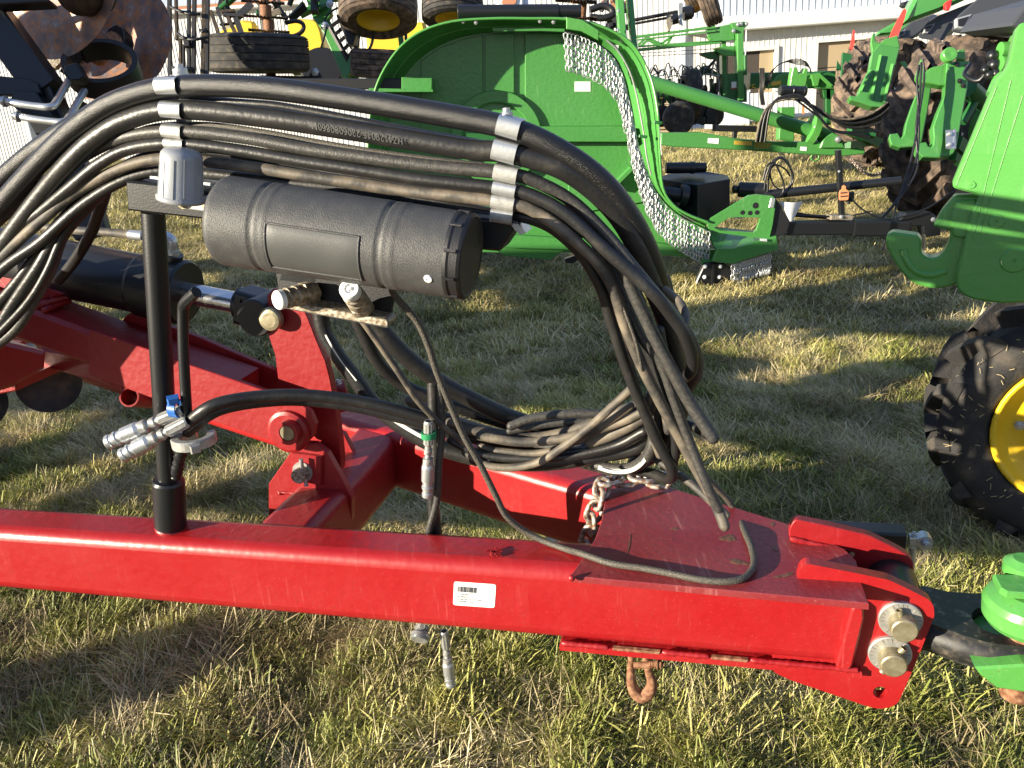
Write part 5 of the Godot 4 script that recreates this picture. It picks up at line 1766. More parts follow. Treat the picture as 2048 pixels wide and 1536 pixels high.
	cyl(st, ga, bz(1532, 381, -6.45), 0.058, 24, 0.008)
	cyl(st, bz(1466, 378, -6.5), ga, 0.03, 14)
	obj("shaft_guard", st, M.black, c)
	st = mb()
	lathe(st, bz(1528, 390, -6.4), bz(1783, 363, -6.2) - bz(1528, 390, -6.4), [0, 0, 0, 0.034, 0.02, 0.036, 0.97, 0.031, 0.97, 0], 20)
	obj("driveline", st, M.black, c)
	zbar("shaft_end", M.green_dark, 1779, 363, 1785, 362, -6.2, 15, 0.05, c, true)
	st = mb()
	lathe(st, bz(1331, 336, -6.6), bz(1413, 335, -6.6) - bz(1331, 336, -6.6), [0, 0, 0, 0.038, 0.015, 0.043, 0.19, 0.043, 0.2, 0.047, 0.225, 0.047, 0.23, 0.040, 0.31, 0.038, 0.318, 0.03, 0.318, 0], 24)
	obj("manual_tube", st, M.black, c)
	zbar("jack_post", M.black, 1676, 300, 1684, 440, -6.16, 9.5, 0.045, c)
	zplate("jack_foot_bracket", M.dirty_steel, [1662, 431, 1706, 431, 1706, 440, 1662, 440], -6.12, 0.09, 0.003, c)
	bolt_at(c, "bolt", M.zinc_bright, bz(1682, 434, -6.12), Vector3.BACK, 0.012)
	bolt_at(c, "bolt", M.zinc_bright, bz(1678, 343, -6.13), Vector3.BACK, 0.008)
	st = mb()
	cyl(st, bz(1698, 392, -6.12), bz(1697, 408, -6.12), 0.012)
	box(st, bz(1700, 394, -6.14), Basis.IDENTITY, Vector3(0.05, 0.07, 0.04), 0.005)
	obj("jack_lock", st, M.black, c)
	zbar("hose_tube", M.black, 1590, 430, 1690, 437, -6.25, 8, 0.03, c, true)
	st = mb()
	slab(st, bzs([1391, 569, 1394, 560, 1408, 530, 1412, 526, 1448, 526, 1467, 541, 1467, 553, 1458, 570], -6.06), Vector3(0, 0, -0.05), 0.008)
	bar(st, bz(1426, 528, -6.05), bz(1424, 570, -6.05), 0.012, 0.03)
	var shoe := obj("skid_shoe", st, M.black, c)
	for q in [[1410, 533], [1440, 533], [1409, 554], [1438, 554]]:
		bolt_at(shoe, "bolt", M.decal_white, bz(q[0], q[1], -6.06), Vector3.BACK, 0.012)
	zplate("shoe_bracket", M.green, [1404, 518, 1450, 524, 1448, 532, 1404, 530], -6.1, 0.03, 0.002, c)
	zplate("rear_shoe", M.black, [1130, 518, 1160, 508, 1168, 512, 1146, 527, 1132, 526], -6.4, 0.05, 0.003, c)
	zplate("decal", M.decal_white, [1520, 477, 1534, 478, 1534, 483, 1520, 482], -6.0, 0.004, 0.0, c)
	var short_s := strand_mesh(4, 0.046, 0.026, 0.0042)
	for i in 22:
		var t := i / 21.0
		var p := bz(lerpf(1466, 1539, t), lerpf(528, 506, t) + 3, -6.05 - 0.10 * sin(t * PI * 0.5))
		var mi := MeshInstance3D.new()
		mi.mesh = short_s
		mi.name = "chain_strand"
		mi.transform = Transform3D(Basis(Vector3.UP, r.randf_range(-0.4, 0.4)), p - c.position)
		c.add_child(mi, true)
	# black bar and rollers across the wing's top
	st = mb()
	lathe(st, bz(915, 24, -6.3), bz(1136, 22, -6.3) - bz(915, 24, -6.3), [0, 0, 0, 0.040, 0.006, 0.046, 0.70, 0.046, 0.71, 0.040, 0.86, 0.040, 0.86, 0], 22)
	obj("top_roller", st, M.black, c)
	zbar("wing_arm", M.black_dull, 560, 168, 806, 168, -6.2, 21, 0.12, c)
	zplate("arm_pocket", M.green, [803, 154, 830, 156, 864, 156, 864, 180, 830, 181, 803, 178], -6.12, 0.2, 0.004, c)
	zplate("arm_flange", M.green, [738, 176, 866, 179, 866, 184, 738, 184], -6.08, 0.22, 0.002, c)
	# paper, tag and hose loop
	var pap := thing("paper_sheet", "curled white paper sheet tucked on the cutter's black tongue", "paper", bz(1580, 440, -6.15))
	st = mb()
	var ps := []
	for i in 9:
		var t := i / 8.0
		ps.append([bz(lerpf(1559, 1606, t), 402 + 3 * sin(t * PI) , -6.15 + 0.05 * sin(t * 2.6)), bz(lerpf(1580, 1588, t), 443 - 6 * t * t, -6.11 - 0.02 * t)])
	for i in 8:
		quad(st, ps[i][1], ps[i + 1][1], ps[i + 1][0], ps[i][0], 1)
		quad(st, ps[i][0] + Vector3(0, 0, -0.002), ps[i + 1][0] + Vector3(0, 0, -0.002), ps[i + 1][1] + Vector3(0, 0, -0.002), ps[i][1] + Vector3(0, 0, -0.002), 2)
	obj("sheet", st, M.decal_white, pap)
	var tg := thing("ear_tag", "orange plastic tag with two lines of print on the jack post", "tag", bz(1688, 386, -6.05))
	st = mb()
	slab(st, bzs([1678, 386, 1680, 381, 1684, 378, 1684, 373, 1688, 370, 1692, 373, 1692, 378, 1696, 381, 1698, 385, 1697, 398, 1695, 400, 1680, 401, 1678, 399], -6.08), Vector3(0, 0, -0.004), 0.001)
	var tp := obj("tag_plate", st, M.orange, tg)
	st = mb()
	for q in [[1682, 386, 1693, 385], [1682, 393, 1694, 392]]:
		for i in 5:
			box(st, bz(lerpf(q[0], q[2], i / 4.0), lerpf(q[1], q[3], i / 4.0), -6.078), Basis.IDENTITY, Vector3(0.006, 0.010, 0.002))
	obj("tag_print", st, M.ink, tp)
	var lp := thing("hose_loop", "coil of thin black hoses standing above the cutter's driveline", "hose coil", bz(1555, 380, -6.4))
	lines("hose", M.black, [1529, 380, 1533, 350, 1545, 324, 1562, 315, 1576, 326, 1584, 348, 1580, 372, 1566, 384], -6.4, 4.5, lp)
	lines("hose", M.black, [1535, 384, 1539, 345, 1552, 320, 1566, 318, 1580, 334, 1587, 360, 1574, 380, 1556, 388], -6.35, 4.5, lp)
	lines("hose", M.black, [1526, 360, 1534, 332, 1548, 326, 1560, 346, 1568, 372, 1560, 392, 1530, 396], -6.32, 4.0, lp)
	lines("hose", M.black, [1580, 352, 1570, 338, 1552, 330, 1540, 342, 1546, 368, 1560, 380], -6.36, 3.5, lp)
	var cbs := thing("tongue_cable", "thin black cables drooping from the jack to the tractor", "cable", bz(1760, 420, -6.1))
	lines("cable", M.black, [1700, 394, 1720, 415, 1745, 430, 1775, 438, 1810, 432, 1850, 418, 1890, 395, 1930, 365], -6.1, 3.5, cbs)
	lines("cable", M.black, [1590, 425, 1640, 432, 1690, 432, 1720, 428, 1745, 422], -6.15, 3.0, cbs)

# ------------------------------------------------------------ tractors
func lugged_wheel(parent: Node3D, c: Vector3, axis: Vector3, R: float, width: float, rim_r: float, lug_h: float, lugs: int, tyre_m: Material, rim_m: Material = M.yellow):   # c: middle of the outer face
	var a := axis.normalized()
	var st := mb()
	var w := width
	var q := (R - rim_r)
	lathe(st, c - a * w, a, [w * 0.10, rim_r, 0.0, rim_r + q * 0.12, -w * 0.03, rim_r + q * 0.45, w * 0.04, rim_r + q * 0.82, w * 0.14, R - lug_h, w * 0.86, R - lug_h, w * 0.96, rim_r + q * 0.82, w * 1.03, rim_r + q * 0.45, w, rim_r + q * 0.12, w * 0.90, rim_r], 56, true)
	obj("tyre", st, tyre_m, parent)
	var ex := a.cross(Vector3.UP).normalized()
	var ey := ex.cross(a).normalized()
	for s in 2:
		for i in lugs:
			var t0 := TAU * (i + 0.5 * s) / lugs
			st = mb()
			var rows := []
			for k in 6:
				var f := k / 5.0
				var t := t0 + f * 0.34
				var x := lerpf(w * 0.5, w * 1.01, f) if s == 0 else lerpf(w * 0.5, -w * 0.01, f)
				var rr := R - 0.004 * f
				if k == 5:
					rr = R - lug_h * 0.5
				var half := lerpf(0.046, 0.064, f) * R
				var d := ex * cos(t) + ey * sin(t)
				var tg := -ex * sin(t) + ey * cos(t)
				var o := c - a * w + a * x
				rows.append([o + d * (R - lug_h - 0.012) - tg * half * 1.25, o + d * rr - tg * half * 0.75, o + d * rr + tg * half * 0.75, o + d * (R - lug_h - 0.012) + tg * half * 1.25])
			for k in 5:
				for j in 3:
					var n: Vector3 = (rows[k][j + 1] - rows[k][j]).cross(rows[k + 1][j] - rows[k][j])
					var out: Vector3 = rows[k][j] - c
					out -= a * out.dot(a)
					if (j == 1 and n.dot(out) > 0) or (j != 1 and n.dot(rows[k][1 if j == 0 else 2] - (rows[k][1] + rows[k][2]) * 0.5) > 0):
						quad(st, rows[k][j], rows[k][j + 1], rows[k + 1][j + 1], rows[k + 1][j])
					else:
						quad(st, rows[k][j], rows[k + 1][j], rows[k + 1][j + 1], rows[k][j + 1])
			var e: Array = rows[5]
			if (e[1] - e[0]).cross(e[2] - e[0]).dot(a * (1.0 if s == 0 else -1.0)) > 0:
				quad(st, e[0], e[1], e[2], e[3])
			else:
				quad(st, e[3], e[2], e[1], e[0])
			obj("tread_lug", st, tyre_m, parent)
	st = mb()
	lathe(st, c - a * w, a, [w * 0.9, rim_r * 1.01, w * 0.985, rim_r * 1.03, w * 1.0, rim_r * 1.0, w * 0.985, rim_r * 0.955, w * 0.90, rim_r * 0.94, w * 0.84, rim_r * 0.80, w * 0.80, rim_r * 0.74, w * 0.80, rim_r * 0.56, w * 0.86, rim_r * 0.50, w * 0.86, 0], 48, true)
	var rim := obj("rim", st, rim_m, parent)
	for i in 8:
		var t := TAU * i / 8.0
		st = mb()
		hexbolt(st, c - a * w * 0.20 + (ex * cos(t) + ey * sin(t)) * rim_r * 0.66, a, rim_r * 0.055)
		obj("wheel_nut", st, M.zinc, rim)
	st = mb()
	lathe(st, c - a * w * 0.16, a, [0, rim_r * 0.45, w * 0.10, rim_r * 0.42, w * 0.16, rim_r * 0.30, w * 0.17, 0], 24)
	obj("hub", st, M.green_cast, parent)

func build_tractors():
	# the nearest one: front wheel and a big lower link with its hook
	var t := thing("tractor", "nearest green tractor: yellow rimmed wheel below a large green hook link", "tractor", Vector3(2.0, 0, -2.4), "green tractors in a row")
	lugged_wheel(t, Vector3(1.685, 0.405, -2.24), Vector3(-0.42, 0, 0.91), 0.418, 0.30, 0.232, 0.055, 13, M.tyre)
	var st := mb()
	var gr := RandomNumberGenerator.new()
	gr.seed = 41
	var wa := Vector3(-0.42, 0, 0.91).normalized()
	var wx := wa.cross(Vector3.UP).normalized()
	for i in 130:
		var a := gr.randf() * TAU
		var rr := gr.randf_range(0.26, 0.40)
		var out_ := 0.012 if rr < 0.33 else 0.008
		var pc := Vector3(1.685, 0.405, -2.24) + (wx * cos(a) + Vector3.UP * sin(a)) * rr + wa * out_
		var d := (wx * gr.randf_range(-1, 1) + Vector3.UP * gr.randf_range(-1, 1)).normalized()
		box(st, pc, Basis(d, wa.cross(d), wa), Vector3(gr.randf_range(0.006, 0.022), 0.0016, 0.001))
	var clip := obj("stuck_clippings", st, M.straw_bits, t)
	stuff(clip)
	var lp := at(1940, 400, 2.30)
	var ln := Vector3(-0.46, 0.05, 0.88).normalized()
	st = mb()
	var hk := fillet(onPls([1773, 470, 1785, 464, 1836, 471, 1843, 482, 1842, 504, 1850, 513, 1862, 517, 1878, 513, 1890, 501, 1898, 484, 1902, 462, 1866, 453, 1885, 420, 1910, 391, 1962, 391, 1960, 500, 1935, 560, 1906, 571, 1880, 577, 1859, 576, 1838, 571, 1816, 559, 1800, 541, 1787, 521, 1777, 503, 1771, 488], lp, ln), 0.006, 2)
	slab(st, hk, -ln * 0.075, 0.006)
	obj("hook", st, M.green_cast, t)
	st = mb()
	tube(st, spline(onPls([1806, 498, 1812, 518, 1826, 538, 1846, 548, 1868, 549, 1892, 542], lp - ln * 0.006, ln), 6), 0.012, 10)
	obj("hook_groove", st, M.green_cast, t)
	st = mb()
	var bo := fillet(onPls([2031, 60, 2040, 45, 2240, 30, 2240, 600, 2048, 606, 2000, 607, 1950, 600, 1925, 590, 1914, 578, 1911, 555, 1925, 500, 1945, 420, 1960, 391, 1902, 375, 1992, 160, 2016, 133], lp + ln * 0.03, ln), 0.016, 4)
	slab(st, bo, -ln * 0.11, 0.006)
	obj("link_plate", st, M.green_cast, t)
	st = mb()
	slab(st, fillet(onPls([1915, 400, 1955, 398, 1950, 470, 1928, 478, 1905, 474, 1900, 440], lp + ln * 0.012, ln), 0.01, 3), -ln * 0.02, 0.006)
	obj("link_boss", st, M.green_cast, t)
	for q in [[2022, 160, 1945, 480, 0.0016], [2046, 190, 1958, 470, 0.0016], [1994, 172, 1912, 372, 0.0016]]:
		st = mb()
		weld(st, onPl(q[0], q[1], lp + ln * 0.03, ln), onPl(q[2], q[3], lp + ln * 0.03, ln), q[4])
		obj("weld_line", st, M.green_cast, t)
	for q in [[1993, 443, 14.0], [2028, 521, 24.0], [1944, 370, 7.0]]:
		st = mb()
		var p := onPl(q[0], q[1], lp + ln * 0.03, ln)
		var k := px(p) * float(q[2])
		lathe(st, p, ln, [0, k * 1.06, 0.002, k, 0.0035, k * 0.9, 0.0035, k * 0.16, 0.001, k * 0.12, 0.001, 0], 28)
		obj("link_plug", st, M.green_cast, t)
	st = mb()
	slab(st, at_list([2022, 52, 2026, 44, 2052, 12, 2200, -30, 2200, 60, 2052, 60], 2.6), Vector3(0, 0, -0.3), 0.01)
	obj("fender", st, M.fender, t)
	st = mb()
	cyl(st, at(1985, 190, 2.7), at(2040, 60, 2.75), 0.02)
	cyl(st, at(2000, 100, 2.7), at(2048, 98, 2.7), 0.025)
	cyl(st, at(2000, 128, 2.7), at(2048, 130, 2.7), 0.025)
	obj("top_link", st, M.green_cast, t)
	st = mb()
	for q in [[1985, 112, 0.02], [1988, 130, 0.022], [1978, 150, 0.016], [1992, 148, 0.02], [1970, 140, 0.014]]:
		ball(st, at(q[0], q[1], 2.72), q[2])
	tube(st, spline(d3([1990, 110, 2.72, 1960, 160, 2.75, 1930, 150, 2.8, 1940, 130, 2.85]), 5), 0.008, 8)
	obj("link_joint", st, M.black, t)

	# the second one, to which the cutter is hitched
	var b := thing("tractor", "second green tractor, its silver bolted hitch leg before a muddy tyre", "tractor", Vector3(3.6, 0, -7.2), "green tractors in a row")
	lugged_wheel(b, at(1978, 262, 7.3), Vector3(0.55, 0, 0.83), 0.82, 0.55, 0.46, 0.075, 20, M.tyre_mud, M.tyre)
	_fender(b, [1902, 64, 1904, 56, 1913, 33, 1944, 7, 1957, -4, 2100, -40, 2100, 90, 2023, 77, 1984, 72, 1935, 66, 1925, 69], 6.9, 0.5)
	_lamp(b, [1913, 36, 1924, 33, 1945, 27, 1930, 54, 1924, 57, 1913, 55], 6.86)
	_leg(b, [1893, 123, 1940, 121, 1935, 177, 1913, 296, 1908, 306, 1899, 312, 1877, 315, 1846, 314, 1836, 306, 1832, 296, 1833, 286, 1853, 284, 1857, 292, 1862, 294, 1866, 290, 1868, 274, 1866, 254, 1877, 221, 1891, 188, 1892, 164], 6.5, 0.12, M.green)
	_leg(b, [1843, 116, 1847, 126, 1853, 142, 1860, 136, 1868, 133, 1884, 130, 1893, 124, 1893, 170, 1880, 170, 1846, 164, 1834, 155, 1833, 148], 6.52, 0.10, M.green_cast)
	_leg(b, [1840, 172, 1863, 175, 1856, 220, 1844, 283, 1836, 292, 1800, 295, 1783, 290, 1778, 276, 1780, 268, 1796, 266, 1802, 276, 1808, 268, 1812, 245, 1826, 205], 6.75, 0.10, M.green)
	st = mb()
	lathe(st, at(1894, 113, 6.46), B.z, [0, 0, 0, 0.055, 0.05, 0.055, 0.055, 0.05, 0.055, 0.025, 0.05, 0.0], 24)
	obj("hitch_roller", st, M.green_cast, b)
	_leg(b, [1912, 119, 1916, 99, 1930, 98, 1930, 119], 6.5, 0.06, M.green_cast)
	_leg(b, [1890, 260, 1908, 258, 1907, 297, 1890, 298], 6.44, 0.02, M.zinc)
	for q in [[1899, 268], [1899, 289], [1914, 129], [1934, 133], [1919, 162], [1926, 171]]:
		st = mb()
		hexbolt(st, at(q[0], q[1], 6.44 if q[0] < 1910 else 6.49), B.z, 0.016)
		obj("bolt", st, M.zinc if q[0] < 1910 else M.black_dull, b)
	st = mb()
	cyl(st, at(1935, 175, 6.7), at(1968, 205, 6.9), 0.075)
	cyl(st, at(1955, 195, 6.8), at(1925, 245, 6.8), 0.035)
	bar(st, at(1912, 285, 6.6), at(1960, 330, 6.9), 0.10, 0.08)
	bar(st, at(1905, 312, 6.6), at(1935, 335, 6.8), 0.06, 0.06)
	obj("lift_cylinder", st, M.green_dark, b)
	st = mb()
	slab(st, at_list([1800, 52, 1830, 40, 1880, 22, 1925, 2, 1960, -14, 1960, -40, 1860, -40, 1830, -6], 9.2), Vector3(0.3, 0, -0.8), 0.04)
	obj("hood", st, M.green, b)
	st = mb()
	slab(st, at_list([1892, 20, 1891, 8, 1897, 2, 1906, -2, 1903, 12, 1899, 21], 9.1), Vector3(0, 0, -0.05), 0.01)
	obj("tail_lamp", st, M.red_lamp, b)
	for q in [[1846, 118, 1848, 160, 1838, 230, 1822, 320, 1790, 420, 1765, 500], [1838, 130, 1834, 170, 1838, 240, 1832, 320, 1800, 390, 1770, 430, 1755, 444], [1842, 125, 1840, 180, 1832, 260, 1835, 330, 1818, 370, 1780, 420]]:
		st = mb()
		tube(st, spline(at_list(q, 6.35), 6), 0.009, 8)
		obj("hose", st, M.black, b)

	# the third
	var c := thing("tractor", "third green tractor, with a red pennant on its ribbed hitch leg", "tractor", Vector3(4.6, 0, -10.5), "green tractors in a row")
	lugged_wheel(c, at(1818, 208, 10.4), Vector3(0.55, 0, 0.83), 0.78, 0.6, 0.42, 0.075, 20, M.tyre_mud, M.tyre)
	_fender(c, [1834, 76, 1849, 51, 1877, 31, 1946, 4, 1960, 2, 1900, 60, 1884, 84, 1860, 80], 9.4, 0.5)
	_lamp(c, [1849, 52, 1856, 50, 1871, 46, 1862, 60, 1856, 66, 1848, 66], 9.36)
	_leg(c, [1759, 88, 1800, 95, 1787, 145, 1775, 190, 1768, 214, 1744, 213, 1720, 205, 1702, 200, 1698, 194, 1701, 191, 1712, 192, 1718, 186, 1719, 176, 1740, 134, 1745, 105], 9.0, 0.14, M.green)
	_leg(c, [1742, 86, 1744, 70, 1749, 63, 1752, 82, 1760, 86, 1770, 78, 1795, 70, 1800, 94, 1745, 104], 9.02, 0.10, M.green_cast)
	for q in [[1742, 140, 1722, 182], [1761, 110, 1742, 200], [1785, 128, 1768, 205]]:
		st = mb()
		bar(st, at(q[0], q[1], 8.97), at(q[2], q[3], 8.97), 0.012, 0.03)
		obj("rib", st, M.green_cast, c)
	_leg(c, [1768, 196, 1790, 206, 1792, 222, 1782, 230, 1764, 216], 9.1, 0.12, M.green_dark)
	_leg(c, [1798, 124, 1810, 122, 1822, 140, 1820, 150, 1812, 140], 9.3, 0.05, M.green_cast)
	st = mb()
	slab(st, at_list([1779, 77, 1784, 62, 1806, 20, 1810, 17, 1813, 22, 1809, 38, 1796, 72, 1792, 77], 9.05), Vector3(0, 0, -0.012), 0.0)
	obj("pennant", st, M.safety, c)
	st = mb()
	bar(st, at(1700, 262, 9.2), at(1790, 300, 9.6), 0.09, 0.1)
	bar(st, at(1695, 290, 9.2), at(1790, 280, 9.8), 0.07, 0.08)
	box(st, at(1735, 268, 9.3), B, Vector3(0.16, 0.08, 0.1), 0.01)
	obj("drawbar", st, M.green_dark, c)
	# the fourth and farthest
	var e := thing("tractor", "farthest green tractor, low dark hitch leg with an upright red pennant", "tractor", Vector3(5.4, 0, -14.0), "green tractors in a row")
	lugged_wheel(e, at(1778, 170, 13.4), Vector3(0.55, 0, 0.83), 0.74, 0.55, 0.40, 0.075, 20, M.tyre_mud, M.tyre)
	_fender(e, [1795, 80, 1797, 68, 1802, 60, 1824, 42, 1856, 33, 1862, 40, 1846, 60, 1830, 74, 1812, 84], 11.6, 0.5)
	_lamp(e, [1799, 63, 1812, 58, 1809, 68, 1798, 75], 11.55)
	_leg(e, [1685, 104, 1707, 109, 1702, 150, 1696, 195, 1686, 192, 1675, 190, 1682, 149], 12.0, 0.12, M.green_dark)
	_leg(e, [1672, 139, 1674, 120, 1680, 130, 1682, 138], 12.0, 0.05, M.green_dark)
	st = mb()
	slab(st, at_list([1699, 100, 1703, 78, 1707, 60, 1710, 62, 1709, 84, 1705, 100], 12.05), Vector3(0, 0, -0.012), 0.0)
	obj("pennant", st, M.safety, e)
	st = mb()
	slab(st, at_list([1752, 72, 1758, 62, 1790, 44, 1830, 36, 1870, 30, 1870, 60, 1790, 70], 13.6), Vector3(0.3, 0, -0.8), 0.04)
	obj("hood", st, M.green, e)
	st = mb()
	slab(st, at_list([1822, 38, 1824, 12, 1846, -6, 1870, -8, 1868, 30], 13.9), Vector3(0, 0, -0.03), 0.0)
	obj("cab_glass", st, M.glass, e)
	st = mb()
	slab(st, at_list([1805, 12, 1808, 4, 1830, -2, 1834, 8, 1812, 16], 12.9), Vector3(0, 0, -0.12), 0.01)
	obj("lamp_bracket", st, M.black_dull, e)
	st = mb()
	cyl(st, at(1708, 112, 12.0), at(1730, 134, 12.2), 0.03)
	bar(st, at(1728, 130, 12.2), at(1745, 142, 12.4), 0.08, 0.08)
	obj("stabiliser", st, M.green_dark, e)
	# loose drag chain on the grass
	var ch := thing("tow_chain", "rusty tow chain sagging between the green beam and third tractor", "chain", bz(1740, 345, -9.0))
	var cp := spline(d3([1702, 318, 8.7, 1716, 334, 8.7, 1734, 348, 8.8, 1752, 350, 8.9, 1768, 342, 9.0, 1782, 330, 9.1]), 6)
	for i in cp.size() - 1:
		st = mb()
		var d: Vector3 = cp[i + 1] - cp[i]
		var s := d.cross(B.z).normalized()
		link(st, (cp[i] + cp[i + 1]) * 0.5, d.normalized(), s if i % 2 == 0 else s.rotated(d.normalized(), 1.3), d.length() * 1.35, 0.035, 0.006, 4, 6)
		obj("link", st, M.rusty_chain, ch)

func at_list(a: Array, d: float) -> Array:
	return ats(a, d)
func _fender(t: Node3D, a: Array, d: float, deep: float):
	var st := mb()
	slab(st, fillet(ats(a, d), 0.05, 4), Vector3(0.35, 0.05, -deep), 0.025)
	obj("fender", st, M.fender, t)
func _lamp(t: Node3D, a: Array, d: float):
	var st := mb()
	slab(st, ats(a, d), -B.z * 0.04, 0.006)
	var o := obj("tail_lamp", st, M.grey_plastic, t)
	st = mb()
	var p := ats(a, d - 0.004)
	var mid := Vector3.ZERO
	for v in p:
		mid += v / p.size()
	for i in p.size():
		p[i] = p[i].lerp(mid, 0.3)
	slab(st, p, -B.z * 0.004, 0.001)
	obj("lens", st, M.black_dull, o)
func _leg(t: Node3D, a: Array, d: float, deep: float, m: Material):
	var st := mb()
	slab(st, ats(a, d), -B.z * deep + Vector3(0.03, 0, 0), 0.008)
	obj("hitch_leg", st, m, t)

# ------------------------------------------------------------ the drill and cart behind the cutter
func build_drill():
	var z := -9.6
	var d := thing("air_drill", "green drill with a round draw tube, hoses and yellow lettering", "seed drill", Vector3(2.6, 0, z))
	zbar("draw_tube", M.green, 1296, 163, 1622, 261, z, 27, 0.2, d, true)
	zplate("lower_beam", M.green, [1322, 266, 1405, 265, 1480, 278, 1560, 284, 1640, 283, 1655, 272, 1668, 268, 1682, 274, 1690, 286, 1730, 298, 1730, 308, 1690, 312, 1600, 308, 1480, 300, 1345, 294, 1322, 290], z + 0.08, 0.16, 0.01, d)
	zplate("pivot_plate", M.green, [1645, 283, 1652, 272, 1666, 266, 1678, 270, 1684, 282, 1690, 296, 1640, 296], z + 0.12, 0.24, 0.008, d)
	for q in [[1676, 279, 0.03], [1631, 254, 0.02], [1632, 272, 0.02]]:
		bolt_at(d, "bolt", M.zinc, bz(q[0], q[1], z + 0.13), Vector3.BACK, q[2])
	var st := mb()
	cyl(st, bz(1618, 258, z), bz(1630, 262, z), 0.17, 20)
	cyl(st, bz(1630, 262, z), bz(1662, 276, z), 0.075, 16)
	obj("tube_flange", st, M.green_cast, d)
	zplate("support_post", M.green, [1562, 215, 1590, 214, 1588, 284, 1558, 280], z - 0.05, 0.12, 0.006, d)
	zplate("support_fork", M.green_cast, [1586, 136, 1594, 134, 1598, 148, 1606, 146, 1610, 136, 1616, 138, 1614, 160, 1610, 176, 1580, 174, 1582, 156], z - 0.3, 0.1, 0.006, d)
	zplate("decal_strip", M.gold, [1468, 281, 1504, 283, 1504, 291, 1468, 289], z + 0.084, 0.002, 0.0, d)
	zplate("decal", M.decal_white, [1416, 276, 1438, 277, 1437, 288, 1415, 286], z + 0.084, 0.002, 0.0, d)
	zplate("decal", M.decal_white, [1601, 293, 1614, 294, 1613, 302, 1600, 301], z + 0.084, 0.002, 0.0, d)
	var rt := Vector3(0.997, -0.07, 0).normalized()
	letters("lettering", "Soil", 0.055, bz(1508, 282.5, z + 0.085), rt, Vector3.UP, M.gold, d, 0.002)
	letters("lettering", "Management", 0.055, bz(1508, 288, z + 0.085), rt, Vector3.UP, M.gold, d, 0.002, "Droid Sans", 0.19)
	letters("lettering", "System", 0.055, bz(1508, 293.5, z + 0.085), rt, Vector3.UP, M.gold, d, 0.002)
	st = mb()
	lathe(st, bz(1560, 181, z + 0.1), bz(1611, 183, z + 0.1) - bz(1560, 181, z + 0.1), [0, 0, 0, 0.05, 0.02, 0.055, 0.13, 0.055, 0.135, 0.06, 0.15, 0.06, 0.155, 0.055, 0.25, 0.055, 0.255, 0.058, 0.27, 0.058, 0.29, 0.045, 0.29, 0], 20)
	obj("document_tube", st, M.black, d)
	for i in 9:
		var k := i * 2.2
		lines("hose", M.hose if i % 3 else M.hose_dusty, [1512 + k, 284, 1520 + k, 246 - k, 1534 + k * 0.8, 216 - k * 0.6, 1562, 200 - k * 0.3, 1600, 200 - k * 0.5, 1630, 214 + k * 0.2, 1665, 234 + k * 0.3, 1705, 238 + k, 1745 + k, 226 + k, 1785 + k * 0.5, 196 + k, 1818 + k, 160 + k], z + 0.25 - 0.03 * (i % 4), 5.0, d, 8)
	lines("hose", M.black, [1600, 196, 1630, 222, 1648, 246, 1668, 262, 1700, 268, 1740, 274], z + 0.3, 4.5, d)
	lines("hose", M.black, [1590, 198, 1640, 236, 1660, 256, 1690, 264, 1760, 262], z + 0.28, 4.0, d)
	zplate("tag", M.orange, [1604, 212, 1609, 212, 1609, 228, 1604, 228], z + 0.22, 0.004, 0.0, d)
	zbar("black_bar", M.black, 1424, 256, 1512, 258, z - 0.2, 12, 0.06, d)
	zbar("bar_leg", M.black, 1470, 262, 1469, 276, z - 0.2, 8, 0.05, d)
	zplate("bar_end", M.decal_white, [1411, 249, 1425, 249, 1425, 258, 1411, 258], z - 0.15, 0.03, 0.003, d)
	st = mb()
	link(st, bz(1630, 314, z + 0.05), Vector3.RIGHT, Vector3.UP, 0.09, 0.08, 0.009, 6, 7)
	obj("tie_ring", st, M.green_cast, d)
	# the machine behind it, with the lattice arms
	var y := -12.2
	var m := thing("planter_frame", "green planter frame with lattice arms and an upright mast, behind the drill", "planter", Vector3(2.2, 0, y))
	zbar("mast", M.green, 1477, 45, 1478, 200, y, 13, 0.2, m)
	zbar("mast", M.green, 1445, 60, 1447, 200, y - 0.3, 9, 0.15, m)
	zplate("head_plate", M.green, [1462, 46, 1486, 43, 1496, 44, 1494, 52, 1484, 64, 1470, 66], y + 0.1, 0.06, 0.005, m)
	for q in [[1476, 49], [1493, 48], [1467, 62], [1482, 48]]:
		bolt_at(m, "bolt", M.zinc, bz(q[0], q[1], y + 0.11), Vector3.BACK, 0.022)
	zplate("arm_box", M.green, [1414, 58, 1470, 46, 1470, 80, 1440, 84, 1420, 80, 1415, 72], y, 0.1, 0.01, m)
	for q in [[1272, 74, 1430, 54, 5.0], [1276, 100, 1440, 84, 6.0], [1274, 80, 1430, 62, 3.0], [1276, 93, 1440, 82, 3.5]]:
		zbar("lattice_chord", M.green, q[0], q[1], q[2], q[3], y, q[4], 0.06, m)
	for q in [[1276, 90, 1292, 76], [1292, 76, 1316, 92], [1316, 92, 1348, 70], [1296, 76, 1330, 92], [1282, 92, 1296, 80], [1344, 72, 1334, 90]]:
		zbar("lattice_web", M.green, q[0], q[1], q[2], q[3], y, 4.5, 0.05, m)
	zbar("cable_wire", M.rust, 1276, 107, 1440, 97, y, 1.2, 0.01, m, true)
	zbar("cable_wire", M.rust, 1280, 113, 1410, 106, y, 1.2, 0.01, m, true)
	zplate("upper_bracket", M.green, [1430, 96, 1448, 92, 1470, 92, 1470, 112, 1448, 112, 1434, 104], y, 0.12, 0.006, m)
	zplate("upper_bracket", M.green_dark, [1401, 106, 1436, 101, 1440, 110, 1436, 120, 1420, 118, 1402, 110], y - 0.1, 0.1, 0.006, m)
